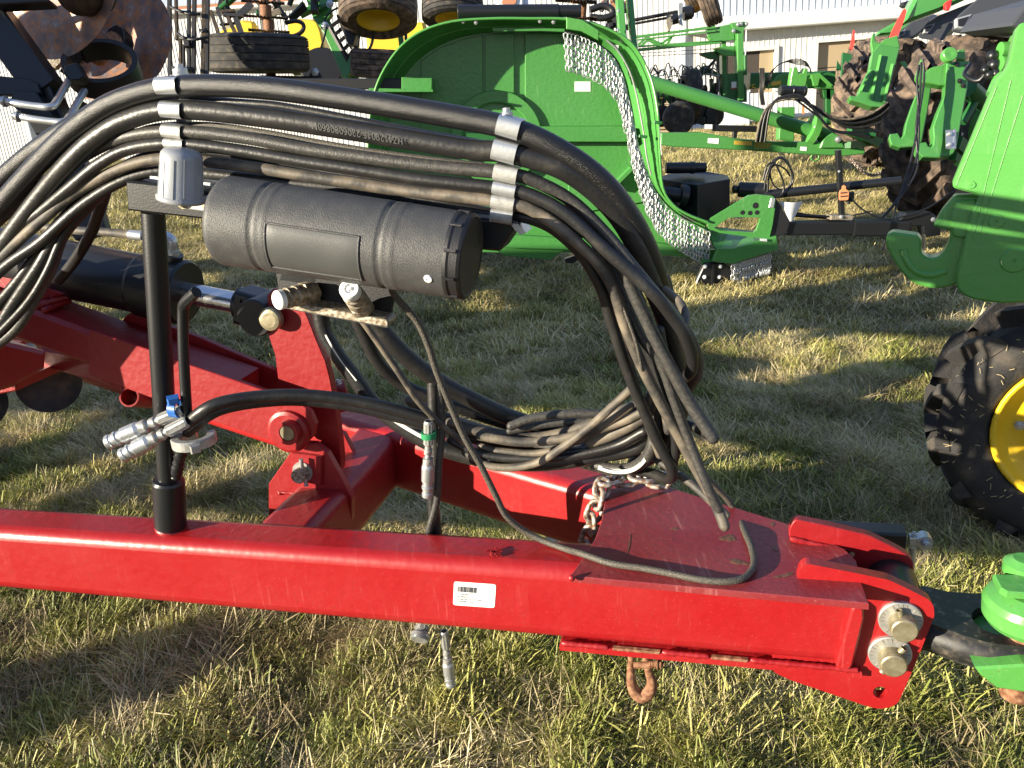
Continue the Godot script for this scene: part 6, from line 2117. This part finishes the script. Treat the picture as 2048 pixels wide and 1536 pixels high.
	zplate("side_plate", M.green_dark, [1394, 148, 1404, 134, 1412, 130, 1424, 138, 1440, 149, 1478, 149, 1484, 160, 1494, 184, 1494, 204, 1480, 204, 1446, 196, 1440, 156, 1430, 152], y, 0.1, 0.004, m)
	zplate("frame_plate", M.green_dark, [1442, 148, 1480, 146, 1494, 178, 1494, 200, 1480, 206, 1446, 196], y + 0.05, 0.14, 0.006, m)
	zbar("upright_ram", M.green_dark, 1449, 152, 1450, 190, y + 0.2, 10, 0.1, m, true)
	zbar("upright_ram", M.green_dark, 1490, 110, 1491, 150, y + 0.1, 7, 0.1, m, true)
	zbar("ram_rod", M.zinc, 1493, 60, 1491, 112, y + 0.1, 2.6, 0.05, m, true)
	zbar("black_ram", M.black, 1412, 140, 1432, 118, y + 0.2, 6, 0.08, m, true)
	zbar("cross_beam", M.green_dark, 1494, 162, 1662, 158, y - 0.1, 30, 0.3, m)
	zplate("gooseneck", M.green, [1534, 176, 1548, 160, 1556, 150, 1572, 146, 1600, 148, 1636, 146, 1650, 156, 1668, 172, 1668, 178, 1600, 176], y + 0.1, 0.3, 0.012, m)
	zplate("neck_web", M.green_cast, [1622, 148, 1640, 146, 1667, 171, 1662, 174, 1640, 156, 1636, 172, 1628, 172], y + 0.16, 0.05, 0.004, m)
	zbar("jack", M.green_dark, 1654, 172, 1655, 250, y, 10, 0.1, m)
	zplate("jack_head", M.green_dark, [1644, 172, 1668, 172, 1670, 190, 1660, 200, 1648, 196], y + 0.05, 0.14, 0.005, m)
	letters("lettering", "75-NT", 0.13, bz(1492, 176.5, y + 0.08), Vector3.RIGHT, Vector3.UP, M.gold, m, 0.003)
	zplate("decal", M.gold, [1543, 164, 1562, 161, 1562, 169, 1543, 172], y + 0.12, 0.004, 0.0, m)
	zplate("decal", M.decal_white, [1463, 164, 1473, 163, 1473, 175, 1463, 176], y + 0.06, 0.004, 0.0, m)
	zplate("decal", M.decal_red, [1462, 176, 1474, 175, 1474, 177, 1462, 178], y + 0.062, 0.004, 0.0, m)
	for i in 5:
		var k := i * 2.4
		lines("hose", M.black, [1528 + k, 172 - i, 1540 + k, 146 - k, 1560 + k, 128 - k * 0.4, 1590, 118 + k, 1612 + k * 0.5, 124 + k, 1622, 140 + k], y + 0.35, 1.8, m, 6)
	for i in 4:
		lines("hose", M.black, [1520 + i * 2.5, 136, 1521 + i * 2.5, 160, 1520 + i * 2, 185, 1523 + i * 2, 210], y + 0.45, 3.0, m, 6)
	st = mb()
	lathe(st, bz(1366, 190, y), Vector3.RIGHT, [0, 0.2, 0.0, 0.28, 0.02, 0.335, 0.05, 0.34, 0.16, 0.34, 0.19, 0.335, 0.21, 0.28, 0.21, 0.2], 36)
	obj("gauge_wheel", st, M.tyre, m)
	st = mb()
	lathe(st, bz(1352, 236, y + 0.5), Vector3(0.2, 0, 1), [0, 0, 0, 0.2, 0.12, 0.22, 0.16, 0.18, 0.16, 0], 30)
	obj("gauge_wheel", st, M.tyre, m)
	# row units, each a small cluster of arms, hoses and rods
	var rr := RandomNumberGenerator.new()
	rr.seed = 77
	for i in 7:
		var u := 1296.0 + i * 21.0
		var rw := thing("row_unit", ["leftmost row unit of the green planter, half behind the cutter", "row unit second from the cutter", "row unit third from the cutter", "row unit left of the narrow black gauge wheel", "row unit behind the narrow black gauge wheel", "row unit right of the narrow black gauge wheel", "row unit nearest the upright mast"][i], "row unit", bz(u, 240, y - 0.3), "row units of the green planter")
		zbar("unit_arm", M.green_dark, u, 150 + rr.randf() * 20, u + 6, 235, y - 0.4 + 0.15 * rr.randf(), 7, 0.08, rw)
		zbar("unit_shank", M.black_dull, u + 9, 160 + rr.randf() * 20, u + 4 + rr.randf() * 8, 246, y - 0.2, 4.5, 0.06, rw)
		zplate("unit_plate", M.green_dark, [u - 6, 176 + rr.randf() * 10, u + 14, 172, u + 16, 200 + rr.randf() * 14, u + 2, 208, u - 7, 196], y - 0.35, 0.08, 0.004, rw)
		var hx := mb()
		lathe(hx, bz(u + 4, 226 + rr.randf() * 8, y - 0.1), Vector3(0.3, 0, 1), [0, 0, 0, 0.14, 0.05, 0.15, 0.06, 0.1, 0.06, 0], 20)
		obj("unit_wheel", hx, M.black_dull, rw)
		zplate("unit_box", M.black, [u - 8, 232, u + 12, 234, u + 12, 250, u - 8, 248], y + 0.1, 0.2, 0.008, rw)
		for j in 3:
			var a := u - 6 + rr.randf() * 20
			lines("unit_hose", M.black if j < 2 else M.zinc_dull, [a, 148 + rr.randf() * 8, a + 4 + rr.randf() * 8, 140 - rr.randf() * 14, a + 14 + rr.randf() * 10, 150 + rr.randf() * 16, a + 10 + rr.randf() * 8, 190 + rr.randf() * 20], y + 0.1 * rr.randf(), 2.4, rw, 6)
		zbar("unit_rod", M.zinc_dull, u - 4, 150 + rr.randf() * 5, u + 18, 147 + rr.randf() * 5, y + 0.15, 2.0, 0.02, rw, true)
		zbar("unit_clip", M.gold if i % 2 else M.decal_white, u + 3, 178 + rr.randf() * 30, u + 8, 178 + rr.randf() * 30, y + 0.2, 3, 0.03, rw)

# ------------------------------------------------------------ the disc gang at the upper left and the implement that carries it
func build_disc_gang():
	var g := thing("disc_gang", "raised gang of rusty concave discs on black arms, upper left", "disc gang", at(130, 80, 3.3))
	var st := mb()
	# two concave discs
	for q in [[80, -130, 3.02, 0.425, -0.42, -0.25, 0.88], [234, 88, 3.45, 0.262, -0.22, 0.10, 0.97]]:
		var c := at(q[0], q[1], q[2])
		var ax := (B * Vector3(q[4], q[5], q[6])).normalized()
		st = mb()
		var pr := []
		for i in 13:
			var rr: float = q[3] * i / 12.0
			pr.append_array([0.16 * q[3] * (1.0 - 1.0 * pow(1.0 - rr / q[3], 2.0)) * 1.4 - 0.2 * q[3], rr])
		lathe(st, c, ax, pr, 64, true)
		obj("disc_blade", st, M.disc, g)
	st = mb()
	var hc := at(155, -14, 2.93)
	var hx := (B * Vector3(-0.05, -0.55, 0.8)).normalized()
	lathe(st, hc - hx * 0.10, hx, [0, 0.095, 0.06, 0.085, 0.11, 0.075, 0.13, 0.065, 0.145, 0.03, 0.147, 0], 32, true)
	obj("hub_cap", st, M.dark_disc, g)
	# black shank tube, clamp and bar
	st = mb()
	bar(st, at(-30, 10, 3.0), at(98, 188, 3.0), 0.115, 0.11, 0.008, B.x)
	bar(st, at(80, 165, 3.0), at(150, 320, 3.05), 0.09, 0.09, 0.008, B.x)
	obj("shank_tube", st, M.black, g)
	st = mb()
	slab(st, at_list([-60, 145, 60, 158, 74, 166, 80, 186, 40, 190, -60, 190], 2.93), -B.z * 0.02, 0.003)
	slab(st, at_list([18, 205, 24, 186, 30, 180, 70, 182, 112, 242, 140, 268, 70, 268, 58, 246, 36, 222], 2.92), -B.z * 0.14, 0.004)
	obj("clamp_plate", st, M.black, g)
	for q in [[0.0, 0.0], [26.0, 30.0]]:
		st = mb()
		var x: float = q[0]
		var y: float = q[1]
		tube(st, spline([at(14 + x, 203 + y, 2.86), at(40 + x, 208 + y, 2.85), at(78 + x, 213 + y, 2.85), at(98 + x, 214 + y, 2.85), at(110 + x, 208 + y, 2.87), at(124 + x, 184 + y, 2.95), at(143 + x, 152 + y, 3.05)], 5), 0.0125, 12)
		obj("u_bolt", st, M.zinc, g)
		bolt_at(g, "u_bolt_nut", M.zinc, at(12 + x, 203 + y, 2.86), (at(0, 200, 2.86) - at(40, 208, 2.86)).normalized(), 0.016)
	st = mb()
	var shk := at_list([128, 130, 152, 124, 160, 140, 168, 152, 158, 160, 140, 160, 126, 146], 3.0)
	slab(st, shk, -B.z * 0.05, 0.004)
	obj("clamp_head", st, M.black, g)
	# spring C shank: a wide flat ring, seen at a slant
	st = mb()
	var ctr := at(205, 138, 3.15)
	var ringax := (B * Vector3(0.15, 0.45, 0.88)).normalized()
	var exx := (B * Vector3(0.985, 0.05, -0.19)).normalized()
	exx = (exx - ringax * exx.dot(ringax)).normalized()
	var eyy := ringax.cross(exx)
	var wide := exx.cross(eyy).normalized() * 0.085
	var n := 34
	for i in n:
		var t0 := deg_to_rad(-200.0 + 330.0 * i / n)
		var t1 := deg_to_rad(-200.0 + 330.0 * (i + 1) / n)
		var a0 := ctr + exx * cos(t0) * 0.135 + eyy * sin(t0) * 0.115
		var a1 := ctr + exx * cos(t1) * 0.135 + eyy * sin(t1) * 0.115
		var b0 := ctr + exx * cos(t0) * 0.115 + eyy * sin(t0) * 0.095
		var b1 := ctr + exx * cos(t1) * 0.115 + eyy * sin(t1) * 0.095
		var w2 := wide * 0.5
		quad(st, a0 + w2, a0 - w2, a1 - w2, a1 + w2, 1)
		quad(st, b0 - w2, b0 + w2, b1 + w2, b1 - w2, 2)
		quad(st, b0 + w2, a0 + w2, a1 + w2, b1 + w2, 3)
		quad(st, a0 - w2, b0 - w2, b1 - w2, a1 - w2, 4)
	obj("spring_shank", st, M.black_dull, g)
	_gleg(g, "bearing_bracket", M.black_dull, [205, 78, 216, 56, 232, 48, 246, 56, 250, 74, 246, 92, 228, 96, 200, 96], 3.35, 0.08)
	_gleg(g, "bearing_bracket", M.black_dull, [140, 98, 180, 92, 168, 118, 130, 150, 118, 142], 3.3, 0.02)
	_gleg(g, "scraper", M.dirty_steel, [88, 120, 104, 98, 142, 94, 136, 112, 112, 136, 102, 138], 3.38, 0.02)
	st = mb()
	cyl(st, at(198, 115, 3.4), at(230, 76, 3.32), 0.03)
	ball(st, at(198, 115, 3.36), 0.035)
	obj("gang_bolt", st, M.rust, g)
	_gleg(g, "shank_lug", M.black, [136, 232, 150, 204, 166, 202, 158, 216, 150, 218], 3.1, 0.05)
	_gleg(g, "lower_shank", M.black, [78, 262, 86, 264, 130, 262, 150, 290, 170, 330, 190, 380, 120, 380, 88, 300], 3.15, 0.06)
	_gleg(g, "rear_shank", M.black_dull, [150, 380, 204, 360, 200, 420, 214, 462, 150, 480, 120, 440], 3.3, 0.05)
	_gleg(g, "top_bar", M.black_dull, [-60, -6, 96, -3, 96, 3, 8, 8, -60, 10], 2.9, 0.06)

	# the carrying implement that stands to the left, outside the picture: its long frame, gangs and folded wings shade the lawn
	var im := thing("folded_implement", "folded black and red tillage implement standing left of the hitch", "farm implement", Vector3(-5.2, 0, -3.9))
	for q in [[-3.4, -2.9, 1.05], [-4.6, -3.1, 1.05], [-5.8, -3.3, 1.05]]:
		st = mb()
		bar(st, Vector3(q[0], q[2], -1.9), Vector3(q[0] - 0.6, q[2], -6.4), 0.2, 0.15, 0.02)
		obj("cross_frame", st, M.red_clean, im)
	for k in 4:
		st = mb()
		bar(st, Vector3(-3.1 - 0.1 * k, 1.0, -2.2 - k * 1.3), Vector3(-7.4, 1.0, -3.0 - k * 1.3), 0.2, 0.15, 0.02)
		obj("long_frame", st, M.red_clean, im)
	for s in 2:
		var zz := -2.6 if s == 0 else -5.7
		for k in (4 if s == 1 else 2):
			st = mb()
			bar(st, Vector3(-3.5 - k * 1.1 - (1.6 if s == 1 else 0.0), 1.1, zz - 0.2 * k), Vector3(-3.4 - k * 1.1 - (1.6 if s == 1 else 0.0), 2.75, zz - 0.2 * k + (0.3 if s == 0 else -0.3)), 0.14, 0.14, 0.01, Vector3.RIGHT)
			obj("wing_upright", st, M.red_clean, im)
		for k in 2:
			st = mb()
			bar(st, Vector3(-3.0 - (1.9 if s == 1 else 0.0), 1.35 + 0.6 * k, zz + 0.1 * k), Vector3(-7.4, 1.35 + 0.6 * k, zz - 0.8 + 0.1 * k), 0.14, 0.14, 0.01)
			obj("wing_beam", st, M.red_clean, im)
		for k in (7 if s == 1 else 3):
			st = mb()
			var pr := []
			for i in 7:
				var rr := 0.30 * i / 6.0
				pr.append_array([0.05 - 0.05 * pow(rr / 0.30, 2.0), rr])
			lathe(st, Vector3(-3.3 - 0.55 * k - (1.9 if s == 1 else 0.0), 1.55 + 0.62 * (k % 2), zz + 0.25 - 0.05 * k), Vector3(0.94, 0.1, 0.33), pr, 28, true)
			obj("disc_blade", st, M.disc, im)
	st = mb()
	bar(st, Vector3(-4.65, 0.45, -0.62), Vector3(-4.8, 1.0, -2.6), 0.12, 0.1, 0.01)
	obj("shade_wheel_arm", st, M.red_clean, im)  # added arm for the unseen wheel that shades the near grass
	for q in [[-5.0, -2.6], [-5.6, -5.6], [-4.7, -0.6]]:  # the last wheel is added out of view to cast shade at lower left
		st = mb()
		lathe(st, Vector3(q[0], 0.48, q[1]), Vector3(0.26, 0, 0.97), [0, 0.2, -0.02, 0.3, 0.04, 0.46, 0.12, 0.48, 0.26, 0.48, 0.32, 0.46, 0.36, 0.3, 0.34, 0.2, 0.34, 0], 36, true)
		obj("unseen_wheel", st, M.tyre, im)
func _gleg(p: Node3D, called: String, m: Material, a: Array, d: float, deep: float):
	var st := mb()
	slab(st, ats(a, d), -B.z * deep, 0.004)
	obj(called, st, m, p)

# ------------------------------------------------------------ the planter beyond, with its wheels in the air and yellow tanks
func ribbed_tyre(parent: Node3D, c: Vector3, axis: Vector3, R: float, w: float, rim_r: float, m: Material, rim := true):
	var a := axis.normalized()
	var st := mb()
	var q := R - rim_r
	var pr := [-w * 0.40, rim_r, -w * 0.46, rim_r + q * 0.15, -w * 0.52, rim_r + q * 0.5, -w * 0.47, rim_r + q * 0.86, -w * 0.40, R * 0.985]
	for i in 4:
		var x := -0.40 + 0.2 * i
		pr.append_array([w * (x + 0.165), R * (1.0 - 0.01 * absf(x + 0.1)), w * (x + 0.175), R - 0.018, w * (x + 0.19), R - 0.018, w * (x + 0.2), R * (1.0 - 0.01 * absf(x + 0.2))])
	pr.append_array([w * 0.47, rim_r + q * 0.86, w * 0.52, rim_r + q * 0.5, w * 0.46, rim_r + q * 0.15, w * 0.40, rim_r])
	lathe(st, c, a, pr, 48)
	obj("tyre", st, m, parent)
	if rim:
		st = mb()
		lathe(st, c, a, [w * 0.40, rim_r * 1.02, w * 0.44, rim_r, w * 0.40, rim_r * 0.95, w * 0.25, rim_r * 0.9, w * 0.12, rim_r * 0.8, w * 0.02, rim_r * 0.74, 0, rim_r * 0.4, 0.0, 0.0], 40, true)
		obj("rim", st, M.yellow, parent)
		st = mb()
		lathe(st, c, -a, [w * 0.40, rim_r * 1.02, w * 0.44, rim_r, w * 0.40, rim_r * 0.95, w * 0.25, rim_r * 0.9, w * 0.05, rim_r * 0.8, w * 0.03, 0.0], 40, true)
		obj("rim", st, M.yellow, parent)

func build_planter():
	var d := 9.4
	var p := thing("folded_planter", "folded green planter with tyres in the air and fluted coulters, top centre", "planter", at(640, 150, d))
	# wheels
	ribbed_tyre(p, at(514, 108, d - 0.6), B * Vector3(0.0, 1.0, 0.36), 0.545, 0.37, 0.28, M.tyre)
	ribbed_tyre(p, at(756, 18, d - 0.2), B * Vector3(0.03, -0.97, 0.06), 0.435, 0.32, 0.235, M.tyre_mud)
	ribbed_tyre(p, at(752, 127, d), B * Vector3(0.05, 1.0, 0.42), 0.29, 0.29, 0.16, M.tyre_mud)
	ribbed_tyre(p, at(905, 18, d + 0.5), B * Vector3(0.03, -0.98, -0.03), 0.37, 0.28, 0.21, M.tyre)
	ribbed_tyre(p, at(1416, 0, d + 0.5), B * Vector3(0.85, 0.25, 0.35), 0.30, 0.20, 0.17, M.tyre_mud)
	ribbed_tyre(p, at(1384, -20, d + 0.7), B * Vector3(0.8, 0.25, 0.5), 0.26, 0.18, 0.15, M.tyre_mud)
	# fluted coulters on a stub axle
	for q in [[526, 4, 42.0, 8.9], [532, 34, 43.0, 8.85], [538, 62, 40.0, 8.8], [1152, 2, 42.0, 6.9], [1164, 36, 30.0, 7.0]]:
		var c := at(q[0], q[1], q[3])
		var r: float = q[2] * px(c)
		var ax := (B * Vector3(0.06, 1.0, 0.42)).normalized()
		var st := mb()
		var ex := ax.cross(Vector3.RIGHT).normalized()
		var ey := ax.cross(ex)
		var nf := 72
		for i in nf:
			var rows := []
			for j in 2:
				var t := TAU * (i + j) / nf
				var dd := ex * cos(t) + ey * sin(t)
				var wv := 0.016 * (1.0 if (i + j) % 2 == 0 else -1.0)
				rows.append([c + dd * r * 0.2, c + dd * r * 0.62 + ax * wv * 0.2, c + dd * r * (1.0 if (i + j) % 4 < 2 else 0.97) + ax * wv])
			for k in 2:
				quad(st, rows[0][k], rows[1][k], rows[1][k + 1], rows[0][k + 1], 1 + k if k == 0 else FLAT)
		obj("fluted_coulter", st, M.dark_disc, p)
		st = mb()
		cyl(st, c - ax * 0.02, c + ax * 0.12, r * 0.26, 18)
		obj("coulter_hub", st, M.rust, p)
	var st := mb()
	cyl(st, at(520, -30, 9.0), at(546, 180, 9.0), 0.05)
	obj("coulter_axle", st, M.black_dull, p)
	# green frames
	for q in [[626, -10, 700, 158, 22.0, 9.6], [690, 158, 712, 110, 14.0, 9.5], [710, -20, 711, 170, 14.0, 9.7], [640, 10, 600, 30, 8.0, 9.5], [800, 60, 806, 110, 10.0, 10.0], [640, -6, 700, -14, 20.0, 9.6], [1238, -10, 1246, 95, 14.0, 8.0], [1258, -10, 1268, 100, 11.0, 8.1]]:
		st = mb()
		var a := at(q[0], q[1], q[5])
		bar(st, a, at(q[2], q[3], q[5]), q[4] * px(a), 0.12, 0.008, Vector3.RIGHT)
		obj("frame_bar", st, M.green, p)
	_gleg(p, "frame_gusset", M.green, [610, -6, 660, 0, 664, 26, 642, 56, 628, 40, 618, 14], 9.5, 0.08)
	for q in [[650, 51], [660, 8], [1236, 60], [1237, 22]]:
		bolt_at(p, "bolt", M.zinc, at(q[0], q[1], 9.42 if q[0] < 1000 else 7.9), B.z, 0.035 if q[0] < 1000 else 0.012)
	# black plastic ladder on the slant
	for q in [[660, 55, 702, 132], [680, 36, 716, 112]]:
		st = mb()
		bar(st, at(q[0], q[1], 9.55), at(q[2], q[3], 9.55), 0.045, 0.05, 0.004)
		obj("step_rail", st, M.black_dull, p)
	for i in 6:
		st = mb()
		var t := i / 5.0
		bar(st, at(lerpf(660, 702, t), lerpf(55, 132, t), 9.54), at(lerpf(682, 718, t), lerpf(38, 112, t), 9.54), 0.04, 0.05, 0.004)
		obj("step", st, M.black_dull, p)
	_gleg(p, "valve_block", M.black_dull, [672, 30, 692, 24, 712, 70, 706, 90, 694, 84], 9.45, 0.2)
	st = mb()
	tube(st, spline(ats([642, 96, 652, 60, 650, 40, 664, 22, 690, 10], 9.4), 5), 0.012, 8)
	tube(st, spline(ats([720, 62, 716, 90, 712, 104], 9.4), 5), 0.014, 8)
	tube(st, spline(ats([747, 62, 744, 86, 735, 108, 742, 124], 9.4), 5), 0.016, 8)
	tube(st, spline(ats([806, 50, 811, 60, 812, 80], 9.9), 5), 0.018, 8)
	obj("hose", st, M.black, p)
	# slanted shanks between the first wheel and the upright tines
	for q in [[422, 22, 440, 78, 6.0, 0], [434, 16, 456, 78, 5.0, 1], [456, 34, 476, 78, 7.0, 0], [472, 36, 486, 76, 10.0, 1], [444, 24, 470, 22, 5.0, 0], [440, 50, 470, 46, 2.0, 0], [448, 30, 486, 32, 6.0, 1]]:
		st = mb()
		var a := at(q[0], q[1], 9.2)
		bar(st, a, at(q[2], q[3], 9.2), float(q[4]) * px(a), 0.05, 0.0, Vector3.RIGHT)
		obj("slanted_shank", st, M.dark_disc if q[5] == 0 else M.black_dull, p)
	st = mb()
	tube(st, spline(ats([570, 46, 592, 42, 606, 48, 606, 60, 594, 70, 576, 74], 9.0), 6), 0.022, 8)
	obj("spring_loop", st, M.black_dull, p)
	_gleg(p, "wheel_bracket", M.black_dull, [618, 152, 622, 142, 636, 140, 644, 152, 642, 162, 560, 162, 520, 156, 520, 150], 9.0, 0.08)
	bolt_at(p, "bolt", M.zinc, at(630, 144, 8.98), B.z, 0.035)
	st = mb()
	var rr := RandomNumberGenerator.new()
	rr.seed = 12
	for i in 46:                                            # valves, springs and clamps packed above the first wheel
		var u := rr.randf_range(425, 640)
		var v := rr.randf_range(-30, 28)
		var c := at(u, v, rr.randf_range(9.2, 9.9))
		var b := Basis(Vector3(rr.randf(), rr.randf(), rr.randf()).normalized(), rr.randf() * 3.0)
		st = mb()
		if i % 3 == 0:
			cyl(st, c, c + b.x * rr.randf_range(0.08, 0.3), rr.randf_range(0.012, 0.04), 10)
		else:
			box(st, c, b, Vector3(rr.randf_range(0.05, 0.26), rr.randf_range(0.03, 0.09), rr.randf_range(0.02, 0.08)), 0.004)
		obj("folded_linkage", st, [M.black_dull, M.black, M.dirty_steel, M.green_dark, M.black_dull][i % 5], p)
	for i in 20:
		var u := rr.randf_range(1205, 1262)
		var v := rr.randf_range(-20, 70)
		st = mb()
		var c := at(u, v, rr.randf_range(8.2, 8.8))
		var b := Basis(Vector3(rr.randf(), rr.randf(), rr.randf()).normalized(), rr.randf() * 3.0)
		box(st, c, b, Vector3(rr.randf_range(0.04, 0.20), rr.randf_range(0.02, 0.07), rr.randf_range(0.02, 0.06)), 0.003)
		obj("folded_linkage", st, [M.black_dull, M.black, M.rust, M.black_dull][i % 4], p)
	st = mb()
	tube(st, spline(ats([1180, 20, 1205, 12, 1222, 18, 1224, 30, 1206, 36, 1180, 34], 7.4), 6), 0.03, 8)
	obj("spring_loop", st, M.black_dull, p)
	_gleg(p, "seed_box", M.black, [1180, 40, 1210, 52, 1216, 62, 1196, 60, 1178, 52], 7.2, 0.2)
	# an axle with hubs that sticks out to the right
	for q in [[1264, 41, 1364, 22, 7.0], [1266, 48, 1334, 36, 5.0]]:
		st = mb()
		var a := at(q[0], q[1], 9.0)
		cyl(st, a, at(q[2], q[3], 9.0), float(q[4]) * 0.5 * px(a), 14)
		obj("axle_tube", st, M.black_dull, p)
	for q in [[1366, 28, 13.0], [1340, 40, 10.0]]:
		st = mb()
		var a := at(q[0], q[1], 8.95)
		lathe(st, a, at(q[0] + 20, q[1] - 4, 8.95) - a, [0, 0, 0, q[2] * px(a), 0.09, q[2] * px(a), 0.09, 0.05, 0.11, 0.05, 0.11, 0], 22)
		obj("axle_hub", st, M.black, p)
	_gleg(p, "hub_fork", M.dirty_steel, [1334, 30, 1346, 28, 1346, 46, 1342, 56, 1340, 62, 1336, 62, 1332, 48], 8.9, 0.03)
	_gleg(p, "hub_fork", M.zinc_dull, [1356, 8, 1362, 4, 1366, 8, 1364, 40, 1366, 50, 1362, 54, 1358, 40], 8.88, 0.03)
	# tines of the black harrow, upright against the wall
	var hz := thing("harrow_rack", "upright black harrow bars with spring tines, right of the rusty disc", "harrow", at(390, 150, 8.0))
	for q in [[339, -8, 340, 160, 7.0, 0], [352, -8, 354, 80, 5.0, 1], [378, -8, 378, 160, 6.0, 0], [389, -8, 387, 160, 7.0, 0], [409, -8, 406, 160, 8.0, 1], [416, -8, 414, 160, 6.0, 0], [361, 72, 362, 150, 5.0, 1], [368, 90, 368, 150, 3.0, 0]]:
		st = mb()
		var a := at(q[0], q[1], 8.0)
		bar(st, a, at(q[2], q[3], 8.0), float(q[4]) * px(a), 0.04, 0.002, Vector3.RIGHT)
		obj("harrow_bar", st, M.black_dull if q[5] == 0 else M.dark_disc, hz)
	for q in [[342, 14, 382, 24], [356, 20, 400, 28], [354, 66, 382, 76], [360, 76, 416, 74], [366, 134, 384, 136], [345, 134, 360, 133], [400, 60, 412, 58]]:
		st = mb()
		tube(st, spline([at(q[0], q[1], 7.96), at((q[0] + q[2]) * 0.5, (q[1] + q[3]) * 0.5 + 4, 7.9), at(q[2], q[3], 7.96)], 5), 0.014, 8)
		obj("tine_clip", st, M.black_dull, hz)
	_gleg(hz, "tine_block", M.black_dull, [365, 78, 378, 78, 378, 92, 368, 92], 7.92, 0.06)
	# yellow tanks behind
	for q in [["yellow seed tank with a white lid, behind the green frame", [575, 44, 590, 36, 632, 38, 642, 60, 652, 112, 648, 120, 610, 124, 575, 110], 11.0], ["yellow seed tank seen between the slanted shanks", [436, 60, 446, 54, 460, 54, 480, 36, 510, 40, 512, 90, 440, 96], 11.4], ["yellow seed tank between the two raised tyres", [730, 70, 760, 62, 800, 64, 830, 42, 850, 40, 856, 70, 800, 130, 735, 120], 11.2]]:
		var tk := thing("seed_tank", q[0], "seed tank", at(q[1][0], q[1][1], q[2]), "yellow seed tanks of the planter")
		st = mb()
		slab(st, fillet(ats(q[1], q[2]), 0.06, 4), -B.z * 0.7, 0.05)
		obj("tank", st, M.tank, tk)
		st = mb()
		var lo := at(q[1][0], q[1][1], q[2])
		bar(st, at(q[1][2], q[1][3] - 1, q[2] + 0.3), at(q[1][4], q[1][5] - 1, q[2] + 0.3), 0.07, 0.4, 0.02)
		obj("lid", st, M.decal_white, tk)
	# small orange and dark pieces low behind the wheel
	var cart := thing("cart_frame", "dark cart frame with an orange guard, under the yellow tank", "cart", at(630, 150, 10.6))
	_gleg(cart, "guard", M.orange, [600, 160, 612, 150, 628, 134, 640, 136, 618, 162], 10.6, 0.1)
	_gleg(cart, "cart_side", M.green_dark, [575, 118, 650, 118, 660, 128, 650, 140, 580, 140], 10.7, 0.2)
	st = mb()
	lathe(st, at(648, 150, 10.5), B * Vector3(0.1, 0.2, 1), [0, 0.0, 0, 0.26, 0.06, 0.28, 0.16, 0.28, 0.2, 0.26, 0.2, 0.0], 30)
	obj("cart_wheel", st, M.black_dull, cart)
	# a white tank with a rust patch far behind
	var sg := thing("white_tank", "white sheet metal bin with a rust patch at the top edge", "bin", at(1040, 0, 12.5))
	st = mb()
	slab(st, ats([998, -60, 1046, -60, 1048, 30, 1052, 60, 990, 60], 12.4), -B.z * 0.6, 0.03)
	obj("bin_side", st, M.decal_white, sg)
	_gleg(sg, "rust_patch", M.rust_trim, [1003, 6, 1008, -12, 1036, -14, 1032, 6, 1026, 11, 1012, 12], 12.37, 0.01)
	_gleg(sg, "bin_edge", M.roofing, [1046, -60, 1062, -60, 1068, 40, 1050, 40], 12.45, 0.3)
